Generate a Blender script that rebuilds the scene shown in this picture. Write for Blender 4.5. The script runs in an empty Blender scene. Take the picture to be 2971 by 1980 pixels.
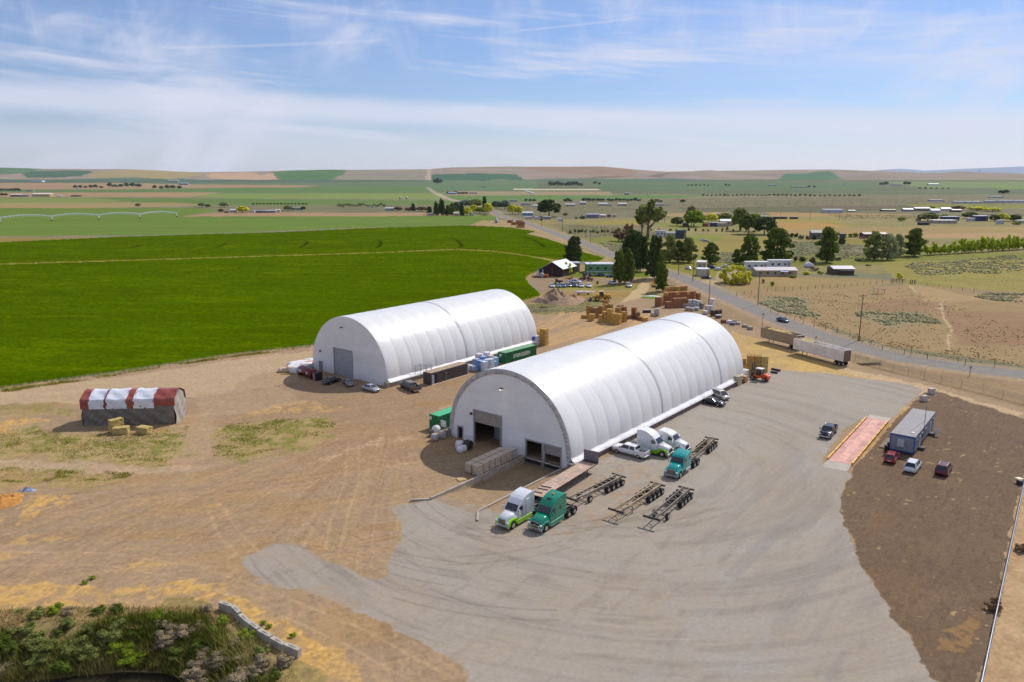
import bpy, bmesh, math, random
import numpy as np
from mathutils import Vector, Matrix
R = math.radians
scn = bpy.context.scene
C = scn.collection
# ------------------------------------------------------------------ camera, sun, sky
PW, PH = 2971.0, 1980.0            # photograph size; used only to turn photo points into ground points
FPX, HOR, CH = 2250.0, 505.0, 46.0
PIT = math.atan((PH/2-HOR)/FPX); CP, SP = math.cos(PIT), math.sin(PIT)
cam_d = bpy.data.cameras.new("camera"); cam = bpy.data.objects.new("camera", cam_d); C.objects.link(cam)
cam.location = (0, 0, CH); cam.rotation_euler = (math.pi/2-PIT, 0, 0)
cam_d.sensor_width = 36; cam_d.lens = 36*FPX/PW; cam_d.clip_start = 1; cam_d.clip_end = 120000
scn.camera = cam
scn.view_settings.view_transform = 'Standard'; scn.view_settings.look = 'None'
scn.view_settings.exposure = 0.0; scn.view_settings.gamma = 1
SUN_AZ, SUN_EL = 43.0, 45.0        # bearing of the sun (0 = +Y, clockwise), elevation
sd = bpy.data.lights.new("sun", 'SUN'); sd.energy = 4.0; sd.angle = R(0.5); sd.color = (1, .95, .87)
so = bpy.data.objects.new("sun", sd); C.objects.link(so)
so.rotation_euler = Vector((math.sin(R(SUN_AZ))*math.cos(R(SUN_EL)), math.cos(R(SUN_AZ))*math.cos(R(SUN_EL)), math.sin(R(SUN_EL)))).to_track_quat('Z', 'Y').to_euler()
so.location = (200, 300, 300)

def world():
    w = bpy.data.worlds.new("World"); scn.world = w; w.use_nodes = True
    nt = w.node_tree; N = nt.nodes; L = nt.links; N.clear()
    def nd(t, **k):
        n = N.new(t)
        for a, b in k.items(): setattr(n, a, b)
        return n
    def mth(op, a, b=None, c=None, clamp=False):
        n = nd('ShaderNodeMath', operation=op, use_clamp=clamp)
        for i, x in enumerate((a, b, c)):
            if x is None: continue
            if isinstance(x, (int, float)): n.inputs[i].default_value = x
            else: L.new(x, n.inputs[i])
        return n.outputs[0]
    out = nd('ShaderNodeOutputWorld'); bg = nd('ShaderNodeBackground')
    sky = nd('ShaderNodeTexSky', sky_type='NISHITA', sun_disc=False, sun_elevation=R(SUN_EL), sun_rotation=R(SUN_AZ), air_density=1.0, dust_density=0.3, ozone_density=2.0, altitude=300)
    bg.inputs[1].default_value = 0.10
    tc = nd('ShaderNodeTexCoord'); sx = nd('ShaderNodeSeparateXYZ'); L.new(tc.outputs['Generated'], sx.inputs[0])
    x, y, z = sx.outputs
    az = mth('ARCTAN2', x, y)                       # radians, 0 = straight ahead (+Y)
    el = mth('ARCSINE', z)
    def noise(sxx, syy, off, scale, det=6, rough=.55, dist=0., tilt=0.):
        cx = nd('ShaderNodeCombineXYZ')
        L.new(mth('ADD', mth('MULTIPLY', az, sxx), off), cx.inputs[0])
        L.new(mth('ADD', mth('MULTIPLY', el, syy), mth('MULTIPLY', az, tilt)), cx.inputs[1]); cx.inputs[2].default_value = off
        n = nd('ShaderNodeTexNoise'); n.inputs['Scale'].default_value = scale; n.inputs['Detail'].default_value = det
        n.inputs['Roughness'].default_value = rough; n.inputs['Distortion'].default_value = dist
        L.new(cx.outputs[0], n.inputs['Vector']); return n.outputs['Fac']
    def smooth(v, a, b):
        n = nd('ShaderNodeMapRange', interpolation_type='SMOOTHSTEP'); L.new(v, n.inputs[0])
        n.inputs[1].default_value = a; n.inputs[2].default_value = b; return n.outputs[0]
    def band(c0, slope, half, soft, amp, nz, curve=0.):
        # a long cloud bank: elevation centre c0 + slope*az, edges roughened by noise
        c = mth('ADD', mth('ADD', mth('MULTIPLY', az, slope), c0), mth('MULTIPLY', mth('SUBTRACT', nz, .5), amp))
        if curve: c = mth('ADD', c, mth('MULTIPLY', mth('MULTIPLY', az, az), curve))
        d = mth('ABSOLUTE', mth('SUBTRACT', el, c))
        return mth('SUBTRACT', 1., smooth(d, half-soft, half+soft))
    n1 = noise(2.2, 16, 3.1, 1.0, 7, .6, .3, 1.2)
    n2 = noise(6., 9., 8.7, 1.0, 8, .62, .8, -3.)
    n3 = noise(3., 40, 1.7, 1.0, 6, .6, .2, 3.)
    n4 = noise(1.3, 5., 5.5, 1.4, 5, .5, .5, 1.)
    n5 = noise(14., 5., 2.2, 1.0, 6, .6, .8, 2.)
    bank = band(R(3.95), -R(1.45), R(.85), R(.6), R(1.6), n1)          # the long bank across the frame
    low = band(R(2.1), -R(.2), R(.9), R(.8), R(1.3), n3)
    haze_low = mth('SUBTRACT', 1., smooth(el, R(-.5), R(3.2)))
    wisp = mth('MULTIPLY', smooth(n2, .44, .70), smooth(n4, .36, .60))
    streak = mth('MULTIPLY', smooth(n3, .46, .68), smooth(n1, .40, .62))
    vert = mth('MULTIPLY', smooth(n5, .46, .68), smooth(el, R(6), R(8.5)))
    # contrails
    def trail(c0, slope, w, a0, a1):
        d = mth('ABSOLUTE', mth('SUBTRACT', el, mth('ADD', mth('MULTIPLY', az, slope), c0)))
        t = mth('SUBTRACT', 1., smooth(d, 0., w))
        return mth('MULTIPLY', t, mth('MULTIPLY', smooth(az, a0, a0+.03), mth('SUBTRACT', 1., smooth(az, a1-.03, a1))))
    tr1 = trail(R(9.6), .075, R(.16), -.42, -.14)
    tr2 = trail(R(9.6), .085, R(.13), -.02, .16)
    rightc = mth('MULTIPLY', mth('MULTIPLY', smooth(az, .12, .5), smooth(el, R(5.), R(9.))), smooth(n1, .33, .62))
    tot = mth('MULTIPLY', bank, .72)
    def add(cur, v, f):  # screen blend
        return mth('SUBTRACT', 1., mth('MULTIPLY', mth('SUBTRACT', 1., cur), mth('SUBTRACT', 1., mth('MULTIPLY', v, f))))
    for v, f in ((low, .38), (haze_low, .40), (wisp, .85), (streak, .8), (vert, .26), (n4, .25), (tr1, .28), (tr2, .28), (rightc, .7)): tot = add(tot, v, f)
    tot = mth('MINIMUM', tot, .93)
    # tint the clear sky towards the photograph's blue, deeper with height
    tint = nd('ShaderNodeMixRGB', blend_type='MULTIPLY'); tint.inputs[0].default_value = 1
    ramp = nd('ShaderNodeValToRGB'); ramp.color_ramp.elements[0].color = (.66, .75, 1.0, 1); ramp.color_ramp.elements[1].color = (1., 1., 1., 1); e2 = ramp.color_ramp.elements.new(.32); e2.color = (.62, .79, 1.10, 1); e3 = ramp.color_ramp.elements.new(.55); e3.color = (.62, .76, 1., 1)
    L.new(mth('MULTIPLY', el, 1/R(40)), ramp.inputs[0]); L.new(sky.outputs[0], tint.inputs[1]); L.new(ramp.outputs[0], tint.inputs[2])
    mix = nd('ShaderNodeMixRGB'); mix.inputs[2].default_value = (7.3, 7.5, 8.9, 1)
    L.new(tot, mix.inputs[0]); L.new(tint.outputs[0], mix.inputs[1]); L.new(mix.outputs[0], bg.inputs[0]); L.new(bg.outputs[0], out.inputs[0])
world()

# ------------------------------------------------------------------ helpers
def G(u, v, z=0.0):
    "ground point (height z) under a point of the photograph"
    a = (u-PW/2)/FPX; b = (v-PH/2)/FPX
    dy, dz = CP-b*SP, -SP-b*CP
    t = (z-CH)/dz
    return Vector((a*t, dy*t, z))
def brg(p, q): return math.atan2(q[0]-p[0], q[1]-p[1])
def rot(b): return math.pi/2-b           # bearing -> z rotation so that local +X looks along it
def lin(h, k=1.0):
    h = h.lstrip('#'); o = []
    for i in (0, 2, 4):
        c = int(h[i:i+2], 16)/255
        o.append((c/12.92 if c <= .04045 else ((c+.055)/1.055)**2.4)*k)
    return tuple(o)
_M = {}
def mat(name, col, rough=.8, metal=0., var=.12, scale=3., bump=0., spec=.5, bscale=None, kind=None, emit=None, coat=0.):
    key = (name, col, rough, metal)
    if key in _M: return _M[key]
    m = bpy.data.materials.new(name); m.use_nodes = True; nt = m.node_tree; N, L = nt.nodes, nt.links
    b = N['Principled BSDF']
    if isinstance(col, str): col = lin(col)
    b.inputs['Roughness'].default_value = rough; b.inputs['Metallic'].default_value = metal
    b.inputs['Specular IOR Level'].default_value = spec
    if coat: b.inputs['Coat Weight'].default_value = coat; b.inputs['Coat Roughness'].default_value = .08
    tc = N.new('ShaderNodeTexCoord'); nz = N.new('ShaderNodeTexNoise'); nz.inputs['Scale'].default_value = scale; nz.inputs['Detail'].default_value = 6
    L.new(tc.outputs['Object'], nz.inputs['Vector'])
    rp = N.new('ShaderNodeValToRGB'); e = rp.color_ramp.elements
    e[0].position = .3; e[1].position = .7
    e[0].color = (*[c*(1-var) for c in col], 1); e[1].color = (*[min(1, c*(1+var)) for c in col], 1)
    L.new(nz.outputs['Fac'], rp.inputs[0]); L.new(rp.outputs[0], b.inputs['Base Color'])
    if kind == 'hay':
        mp = N.new('ShaderNodeMapping'); mp.inputs['Scale'].default_value = (9, 9, 26); L.new(tc.outputs['Object'], mp.inputs[0])
        n2 = N.new('ShaderNodeTexNoise'); n2.inputs['Scale'].default_value = 1.2; n2.inputs['Detail'].default_value = 8; n2.inputs['Roughness'].default_value = .7; L.new(mp.outputs[0], n2.inputs['Vector'])
        mx = N.new('ShaderNodeMixRGB'); mx.blend_type = 'MULTIPLY'; mx.inputs[0].default_value = .8
        r2 = N.new('ShaderNodeValToRGB'); r2.color_ramp.elements[0].color = (.45, .42, .38, 1); r2.color_ramp.elements[1].color = (1.25, 1.2, 1.1, 1); r2.color_ramp.elements[0].position = .3; r2.color_ramp.elements[1].position = .68
        L.new(n2.outputs['Fac'], r2.inputs[0]); L.new(rp.outputs[0], mx.inputs[1]); L.new(r2.outputs[0], mx.inputs[2]); L.new(mx.outputs[0], b.inputs['Base Color'])
        nz = n2; bump = bump or .6
    if kind == 'fabric':
        mp = N.new('ShaderNodeMapping'); mp.inputs['Scale'].default_value = bscale or (.15, .15, 1.2); L.new(tc.outputs['Object'], mp.inputs[0])
        n2 = N.new('ShaderNodeTexNoise'); n2.inputs['Scale'].default_value = 1.; n2.inputs['Detail'].default_value = 8; n2.inputs['Roughness'].default_value = .65; L.new(mp.outputs[0], n2.inputs['Vector'])
        mx = N.new('ShaderNodeMixRGB'); mx.blend_type = 'MULTIPLY'; mx.inputs[0].default_value = 1; r2 = N.new('ShaderNodeValToRGB'); r2.color_ramp.elements[0].position = .32; r2.color_ramp.elements[1].position = .58
        r2.color_ramp.elements[0].color = (.925, .91, .89, 1); r2.color_ramp.elements[1].color = (1, 1, 1, 1); L.new(n2.outputs['Fac'], r2.inputs[0]); L.new(rp.outputs[0], mx.inputs[1]); L.new(r2.outputs[0], mx.inputs[2]); L.new(mx.outputs[0], b.inputs['Base Color']); bscale = None
    if kind == 'dirty':
        n2 = N.new('ShaderNodeTexNoise'); n2.inputs['Scale'].default_value = scale*.5; n2.inputs['Detail'].default_value = 9; n2.inputs['Roughness'].default_value = .7; L.new(tc.outputs['Object'], n2.inputs['Vector'])
        mx = N.new('ShaderNodeMixRGB'); r2 = N.new('ShaderNodeValToRGB'); r2.color_ramp.elements[0].position = .5; r2.color_ramp.elements[1].position = .68
        r2.color_ramp.elements[0].color = (0, 0, 0, 1); r2.color_ramp.elements[1].color = (.75, .75, .75, 1)
        L.new(n2.outputs['Fac'], r2.inputs[0]); L.new(r2.outputs[0], mx.inputs[0]); L.new(rp.outputs[0], mx.inputs[1]); mx.inputs[2].default_value = (.17, .12, .08, 1)
        L.new(mx.outputs[0], b.inputs['Base Color'])
    if kind == 'leaf':
        ge = N.new('ShaderNodeNewGeometry'); mx = N.new('ShaderNodeMixRGB'); mx.blend_type = 'MULTIPLY'; mx.inputs[0].default_value = 1
        r2 = N.new('ShaderNodeValToRGB'); r2.color_ramp.elements[0].color = (.55, .6, .5, 1); r2.color_ramp.elements[1].color = (1.5, 1.4, 1.2, 1)
        L.new(ge.outputs['Random Per Island'], r2.inputs[0]); L.new(rp.outputs[0], mx.inputs[1]); L.new(r2.outputs[0], mx.inputs[2]); L.new(mx.outputs[0], b.inputs['Base Color'])
        tr = N.new('ShaderNodeBsdfTranslucent'); L.new(mx.outputs[0], tr.inputs[0]); ms = N.new('ShaderNodeMixShader'); ms.inputs[0].default_value = .3
        L.new(b.outputs[0], ms.inputs[1]); L.new(tr.outputs[0], ms.inputs[2]); L.new(ms.outputs[0], N['Material Output'].inputs[0])
    if emit: b.inputs['Emission Color'].default_value = (*emit[0], 1); b.inputs['Emission Strength'].default_value = emit[1]
    if bump:
        bp = N.new('ShaderNodeBump'); bp.inputs['Strength'].default_value = bump; bp.inputs['Distance'].default_value = .06
        if bscale and kind != 'hay':
            nb = N.new('ShaderNodeTexNoise'); nb.inputs['Scale'].default_value = bscale; nb.inputs['Detail'].default_value = 5; L.new(tc.outputs['Object'], nb.inputs['Vector'])
            L.new(nb.outputs['Fac'], bp.inputs['Height'])
        else: L.new(nz.outputs['Fac'], bp.inputs['Height'])
        L.new(bp.outputs[0], b.inputs['Normal'])
    _M[key] = m; return m

class MB:
    def __init__(s): s.v = []; s.f = []
    def add(s, vs, fs):
        n = len(s.v); s.v += [tuple(p) for p in vs]; s.f += [tuple(i+n for i in f) for f in fs]; return s
    def box(s, c, d, rz=0., tx=1., ty=1., ry=0., rx=0.):
        "box centred at c of size d, top face scaled by tx, ty"
        hx, hy, hz = d[0]/2, d[1]/2, d[2]/2; M = Matrix.Rotation(rz, 3, 'Z') @ Matrix.Rotation(ry, 3, 'Y') @ Matrix.Rotation(rx, 3, 'X'); c = Vector(c)
        vs = [c+M@Vector((x*hx*(tx if z > 0 else 1), y*hy*(ty if z > 0 else 1), z*hz)) for z in (-1, 1) for x, y in ((-1, -1), (1, -1), (1, 1), (-1, 1))]
        return s.add(vs, [(3, 2, 1, 0), (4, 5, 6, 7), (0, 1, 5, 4), (1, 2, 6, 5), (2, 3, 7, 6), (3, 0, 4, 7)])
    def bar(s, p, q, w, h=None):
        p = Vector(p); q = Vector(q); h = h or w; d = (q-p)
        if d.length < 1e-6: return s
        d.normalize(); u = Vector((0, 0, 1)) if abs(d.z) < .95 else Vector((1, 0, 0))
        a = d.cross(u).normalized()*w/2; b = a.cross(d).normalized()*h/2
        return s.add([p-a-b, p+a-b, p+a+b, p-a+b, q-a-b, q+a-b, q+a+b, q-a+b], [(0, 1, 2, 3), (7, 6, 5, 4), (0, 4, 5, 1), (1, 5, 6, 2), (2, 6, 7, 3), (3, 7, 4, 0)])
    def cyl(s, p, q, r, n=12, r2=None):
        p = Vector(p); q = Vector(q); r2 = r if r2 is None else r2; d = (q-p).normalized()
        u = Vector((0, 0, 1)) if abs(d.z) < .95 else Vector((1, 0, 0)); a = d.cross(u).normalized(); b = a.cross(d)
        vs = []
        for c, rr in ((p, r), (q, r2)):
            vs += [c+(a*math.cos(2*math.pi*i/n)+b*math.sin(2*math.pi*i/n))*rr for i in range(n)]
        return s.add(vs, [tuple(range(n-1, -1, -1)), tuple(range(n, 2*n))]+[(i, (i+1) % n, n+(i+1) % n, n+i) for i in range(n)])
    def prism(s, pts, y0, y1, inset=0.):
        "profile pts (x,z) extruded along y"
        n = len(pts); vs = [(x, y0, z) for x, z in pts]+[(x, y1, z) for x, z in pts]
        return s.add(vs, [tuple(range(n-1, -1, -1)), tuple(range(n, 2*n))]+[(i, (i+1) % n, n+(i+1) % n, n+i) for i in range(n)])
    def loft(s, rings, cap=True):
        n = len(rings[0]); vs = [p for r in rings for p in r]; fs = []
        for k in range(len(rings)-1):
            for i in range(n): fs.append((k*n+i, k*n+(i+1) % n, (k+1)*n+(i+1) % n, (k+1)*n+i))
        if cap: fs += [tuple(range(n-1, -1, -1)), tuple(range((len(rings)-1)*n, len(rings)*n))]
        return s.add(vs, fs)
    def build(s, name, m, parent=None, smooth=False, bevel=0., xf=None, seg=2):
        me = bpy.data.meshes.new(name); me.from_pydata(s.v, [], s.f)
        bm = bmesh.new(); bm.from_mesh(me); bmesh.ops.recalc_face_normals(bm, faces=bm.faces); bm.to_mesh(me); bm.free()
        if xf is not None: me.transform(xf)
        me.materials.append(m)
        if smooth: me.polygons.foreach_set('use_smooth', [True]*len(me.polygons))
        o = bpy.data.objects.new(name, me); C.objects.link(o)
        if parent: o.parent = parent
        if bevel:
            b = o.modifiers.new('bevel', 'BEVEL'); b.width = bevel; b.segments = seg; b.limit_method = 'ANGLE'; b.angle_limit = R(35)
        return o
def tag(o, label=None, cat=None, group=None, kind=None):
    if label: o['label'] = label
    if cat: o['category'] = cat
    if group: o['group'] = group
    if kind: o['kind'] = kind
    return o
def thing(name, label, cat, loc=(0, 0, 0), rz=0., group=None):
    o = bpy.data.objects.new(name, None); o.empty_display_size = .5; C.objects.link(o); o.location = loc; o.rotation_euler = (0, 0, rz)
    return tag(o, label, cat, group)
def copytree(o, parent=None):
    c = o.copy(); C.objects.link(c)
    if parent: c.parent = parent
    for ch in list(KIDS.get(o.name, ())): copytree(ch, c)
    return c
KIDS = {}
# numpy noise in world metres
def vn(x, y, seed=0):
    xi = np.floor(x).astype(np.int64); yi = np.floor(y).astype(np.int64); xf = x-xi; yf = y-yi
    def h(a, b):
        n = (a*374761393+b*668265263+seed*1442695041) & 0xffffffff
        n = ((n ^ (n >> 13))*1274126177) & 0xffffffff
        return ((n ^ (n >> 16)) & 0xffffff)/float(0xffffff)
    sx = xf*xf*(3-2*xf); sy = yf*yf*(3-2*yf)
    return (h(xi, yi)*(1-sx)+h(xi+1, yi)*sx)*(1-sy)+(h(xi, yi+1)*(1-sx)+h(xi+1, yi+1)*sx)*sy
def fbm(x, y, seed=0, oct=4, g=.55):
    a = 1.; t = 0.; s = 0.
    for k in range(oct):
        t = t+a*vn(x, y, seed+k*17); s += a; a *= g; x = x*2.03+7.1; y = y*2.03+3.3
    return t/s
def inpoly(px, py, poly):
    r = np.zeros(px.shape, bool); n = len(poly)
    xs = [p[0] for p in poly]; ys = [p[1] for p in poly]
    box = (px >= min(xs)) & (px <= max(xs)) & (py >= min(ys)) & (py <= max(ys))
    X = px[box]; Y = py[box]; q = np.zeros(X.shape, bool)
    for i in range(n):
        x1, y1 = poly[i]; x2, y2 = poly[(i+1) % n]
        if y1 == y2: continue
        q ^= ((y1 > Y) != (y2 > Y)) & (X < (x2-x1)*(Y-y1)/(y2-y1)+x1)
    r[box] = q; return r
def segdist(px, py, pts):
    d = np.full(px.shape, 1e9)
    for (x1, y1), (x2, y2) in zip(pts[:-1], pts[1:]):
        vx, vy = x2-x1, y2-y1; l = vx*vx+vy*vy+1e-9
        t = np.clip(((px-x1)*vx+(py-y1)*vy)/l, 0, 1)
        d = np.minimum(d, np.hypot(px-x1-t*vx, py-y1-t*vy))
    return d
def sst(x, a, b):
    t = np.clip((x-a)/(b-a), 0, 1); return t*t*(3-2*t)
# ------------------------------------------------------------------ the halls' frames (needed by the ground)
HB = R(38.5); AX = Vector((math.sin(HB), math.cos(HB), 0)); EX = Vector((math.cos(HB), -math.sin(HB), 0))
HW = 26.2
BIGR = G(1656, 1362); BIG0 = BIGR-EX*HW
SMLR = G(1125, 1123); SML0 = SMLR-EX*HW
# ------------------------------------------------------------------ ground: one sheet to the horizon, tessellated finer where it is near
DL = [(G(*p).x, G(*p).y) for p in ((-1500, 1870), (0, 1810), (330, 1785), (620, 1790), (700, 1840), (840, 1925), (900, 2060))]
def ditch_z(x, y): return -3.0*sst(segdist(np.atleast_1d(x), np.atleast_1d(y), DL), .5, 7.5)
def ground():
    us = np.concatenate([np.arange(-2200, -60, 60), np.arange(-60, 3036, 3.0), np.arange(3036, 5200, 60)])
    vs = np.concatenate([[515.2, 515.7, 516.4], np.arange(517, 560, .8), np.arange(560, 760, 1.25), np.arange(760, 1000, 2.), np.arange(1000, 2030, 2.6), np.arange(2030, 3400, 60)])
    U, V = np.meshgrid(us, vs)
    A = (U-PW/2)/FPX; B = (V-PH/2)/FPX; T = -CH/(-SP-B*CP)
    X = A*T; Y = (CP-B*SP)*T; Rr = np.hypot(X, Y)
    mpp = T/FPX                       # metres per photo pixel across
    mpv = Y*Y/(CH*FPX)                # metres per photo pixel in depth
    nA = fbm(X/9, Y/9, 1)-.5; nB = fbm(X/9, Y/9, 2)-.5; nC = fbm(X/1.7, Y/1.7, 3, 3)-.5; nD = fbm(X/1.7, Y/1.7, 4, 3)-.5
    big1 = fbm(X/30, Y/30, 5); med = fbm(X/6, Y/6, 6); fine = fbm(X/1.2, Y/1.2, 7, 3); vfine = vn(X/.35, Y/.35, 8)
    far1 = fbm(X/160, Y/60, 9); far2 = fbm(X/500, Y/120, 10)
    def M(poly, amp=1.2, amp2=.6, soft=3):
        m = 0.
        for k in range(soft):
            s = 1+.35*k
            uu = U+(nA*amp*2.*s+nC*amp2*2.*s)/mpp; vv = V+(nB*amp*2.*s+nD*amp2*2.*s)/np.maximum(mpv, mpp)
            m = m+inpoly(uu, vv, poly)
        return m/soft
    col = np.zeros(U.shape+(3,))
    def put(mask, h, var=0., k=.86, tone=None):
        c = np.array(lin(h, k))*np.array((.905, .93, .895) if k > .8 else (1.0, .95, .78)); t = 1+var*((med if tone is None else tone)-.5)*2
        col[:] = col*(1-mask[..., None])+(c*np.ones(U.shape+(3,))*t[..., None] if var else c)*mask[..., None]
    one = np.ones(U.shape)
    # --- far plain: scrub and fields in bands
    put(one, '8c8a72', .25, k=.7, tone=fbm(X/25, Y/25, 21))
    F = lambda pts, h, var=.12, amp=6, tone=None: put(M(pts, amp, 0, 2), h, var, k=.66 if max(p[1] for p in pts) < 780 else .74, tone=(far1 if tone is None else tone))
    F([(-3000, 500), (1900, 500), (2150, 535), (1700, 562), (-3000, 575)], '6f8567', .25)
    F([(1250, 515), (4000, 515), (5000, 560), (2300, 566), (1500, 560)], '6e7a60', .3)
    F([(-3000, 516), (900, 516), (2100, 520), (2100, 527), (700, 531), (-3000, 530)], '5f7868', .12)
    F([(-3000, 530), (330, 531), (520, 535), (930, 539), (860, 545), (400, 550), (-3000, 556)], 'b39a82', .1)
    F([(120, 553), (700, 545), (1240, 543), (1280, 556), (620, 560), (100, 557)], '6d8a56')
    F([(-3000, 559), (640, 559), (560, 572), (200, 572), (-3000, 574)], 'b59a7c')
    F([(620, 562), (1290, 560), (1290, 578), (700, 577), (560, 570)], '8ba05a')
    F([(-3000, 573), (260, 574), (370, 586), (300, 600), (-3000, 600)], '8a9a58')
    F([(270, 574), (800, 578), (1420, 584), (1500, 590), (1100, 598), (560, 596), (400, 588)], '6f8c4a')
    F([(1230, 520), (1560, 520), (1560, 554), (1240, 552)], '6a8866')
    F([(1295, 555), (1770, 557), (1780, 567), (1300, 570)], 'a89a80')
    F([(1300, 568), (2080, 566), (1980, 574), (1500, 586), (1290, 580)], '6d8f50')
    F([(1490, 548), (1760, 549), (1740, 553), (1490, 552)], 'd8cfc0', 0, 2)
    F([(1745, 541), (1980, 537), (1900, 545), (1760, 545)], 'b5a99a', .1, 2)
    F([(1700, 528), (2560, 530), (2500, 553), (1900, 555), (1740, 552)], '637f5c', .2)
    F([(2560, 528), (3700, 531), (4000, 548), (2680, 546)], '7f9462', .15)
    F([(2830, 536), (3500, 536), (3500, 549), (2900, 549)], '7c9a52', .1)
    F([(-3000, 594), (500, 588), (640, 596), (300, 604), (-3000, 607)], 'ad9b72', .1)
    F([(560, 596), (1450, 594), (1560, 606), (1350, 622), (720, 618), (560, 607)], '86856a', .3, 8, fbm(X/30, Y/30, 31))
    # pale green circle field with the irrigation machine
    F([(-3000, 604), (560, 604), (640, 612), (520, 628), (760, 628), (1430, 624), (1440, 640), (1350, 655), (1000, 663), (500, 682), (-3000, 700)], '738f38', .14, 3, fbm(X/90, Y/14, 33))
    F([(530, 628), (640, 617), (1240, 618), (1345, 627), (530, 629)], 'b4977a', .15, 3)
    F([(-3000, 693), (260, 689), (340, 690), (120, 697), (0, 704), (-3000, 712)], 'a0904e', .1, 1)
    # --- right side: scrub plain, pastures
    sc = fbm(X/11, Y/11, 35); scb = fbm(X/3.2, Y/3.2, 36, 3)
    F([(1440, 588), (2500, 566), (5000, 560), (5000, 640), (2400, 622), (1500, 640)], '86826a', .3, 8, sc)
    F([(1960, 604), (2400, 600), (2640, 597), (2640, 608), (2400, 619), (2050, 616)], '6e7055', .12, 3)
    F([(2300, 599), (2600, 598), (2600, 604), (2380, 606)], '776a5a', .1, 2)
    F([(2620, 592), (5000, 590), (5000, 606), (2700, 605)], '90934e', .12, 3)
    F([(1500, 640), (2300, 625), (5000, 640), (5000, 760), (2000, 800), (1700, 720)], '968e62', .25, 6, sc)
    F([(1640, 652), (1800, 640), (1890, 642), (1800, 654), (1700, 656)], 'a59a4e', .1, 3)
    F([(1600, 650), (1900, 655), (1850, 682), (1900, 715), (1760, 735), (1640, 680)], '8e8766', .3, 3, sc)
    F([(1690, 694), (1800, 684), (1920, 690), (1900, 704), (1720, 712)], '8a9048', .15, 2)
    F([(1860, 622), (2120, 615), (2100, 628), (1880, 634)], 'b29b70', .12, 4)
    F([(1880, 650), (2160, 640), (2140, 656), (1960, 664)], '939a50', .15, 3)
    F([(2220, 616), (2640, 622), (2640, 628), (2250, 630)], 'b5976a', .12, 3)
    F([(2235, 633), (2450, 640), (2430, 648), (2550, 655), (2250, 655)], 'a99a50', .15, 3)
    F([(2230, 645), (2400, 648), (2480, 662), (2250, 668)], 'c09a5e', .15, 3)
    F([(2400, 660), (5000, 655), (5000, 692), (2500, 690), (2300, 690), (2220, 672)], 'b09a6a', .15, 5)
    F([(2440, 684), (2860, 677), (5000, 684), (5000, 690), (2640, 692)], 'c0a27c', .1, 2)
    F([(2430, 696), (2700, 694), (2640, 718), (2440, 716)], '9c9044', .15, 3)
    F([(1860, 718), (2060, 684), (2260, 690), (2300, 715), (2080, 735), (1880, 738)], 'a59852', .2, 3)
    F([(1980, 684), (2100, 682), (2080, 700), (1990, 704)], '8f9a44', .12, 2)
    F([(2290, 700), (2420, 705), (2560, 715), (2540, 750), (2290, 752)], '8c8a70', .35, 2, sc)
    F([(2050, 735), (2160, 730), (2160, 760), (2050, 762)], '8c8a6a', .3, 2, sc)
    F([(1700, 740), (2300, 738), (2760, 735), (5000, 705), (5000, 742), (2700, 765), (2300, 775), (1900, 790)], '85883f', .2, 2, sc)
    F([(2560, 760), (5000, 716), (5000, 900), (2900, 850), (2600, 822)], '9b9250', .18, 2, sc)
    F([(1930, 755), (2090, 752), (2120, 790), (2030, 815), (1960, 800)], '8f8c3c', .15, 1.5, sc)
    F([(2080, 790), (2120, 772), (2140, 790), (2110, 815), (2070, 822)], 'b3a08c', .05, .5)
    F([(2020, 818), (2060, 812), (2100, 822), (2060, 830)], 'cdb48e', .05, .6)
    F([(2090, 815), (2270, 800), (2560, 812), (2640, 818), (2500, 835), (2210, 852), (2120, 845)], 'a48f68', .15, 1, sc)
    # pasture by the road: pinkish bare soil with scrub
    F([(2130, 850), (2300, 848), (2640, 825), (2700, 832), (5000, 960), (5000, 1200), (2960, 1060), (2560, 1000), (2350, 930), (2200, 880)], 'a58e6e', .14, 1, med)
    F([(2480, 880), (2700, 862), (2760, 895), (2640, 918), (2500, 905)], '9e8269', .1, 2, med)
    F([(2720, 905), (5000, 900), (5000, 1040), (2780, 1000)], '9f8268', .1, 2, med)
    F([(2640, 830), (2700, 835), (2860, 870), (2760, 880), (2690, 875)], 'b39a78', .1, 2, med)
    F([(2200, 900), (2290, 900), (2420, 960), (2360, 965)], 'ad9070', .2, 1, med)
    for q_ in ([(2205, 860), (2330, 870), (2380, 915), (2330, 925), (2240, 900)], [(2480, 905), (2660, 905), (2690, 940), (2560, 950)]): put(M(q_, 4, 1.5, 6)*.6, '8c866a', .2, tone=fine)
    for pts, w in (([(2640, 828), (2655, 848), (2662, 856)], .5), ([(2728, 882), (2735, 900), (2738, 925), (2752, 942), (2762, 958), (2750, 985), (2755, 1010)], .6), ([(2700, 900), (2728, 895)], .4)):
        d = segdist(U*1., V*1., pts)*mpp; put((1-sst(d+nC*1.2, w*.25, w*.9))*.7, 'cfb592')
    # verge between yard and road, farm plots beyond the yard
    F([(1500, 880), (1560, 830), (1900, 800), (2000, 815), (2300, 965), (2971, 1100), (5000, 1300), (5000, 2400), (2971, 1500), (2500, 1100), (1900, 900)], 'a08a72', .2, 1, med)
    F([(1400, 640), (1500, 640), (1620, 690), (1780, 760), (1760, 775), (1600, 700), (1480, 664), (1360, 655)], 'b6a07c', .2, 1.5, med)
    F([(1520, 805), (1560, 788), (1680, 770), (1800, 765), (1900, 790), (1960, 850), (1900, 900), (1500, 960)], 'a8936c', .22, 1.5, med)
    F([(1640, 800), (1700, 785), (1830, 782), (1900, 795), (1880, 806), (1720, 806), (1640, 806)], '6f8018', .2, 1, med)
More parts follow.
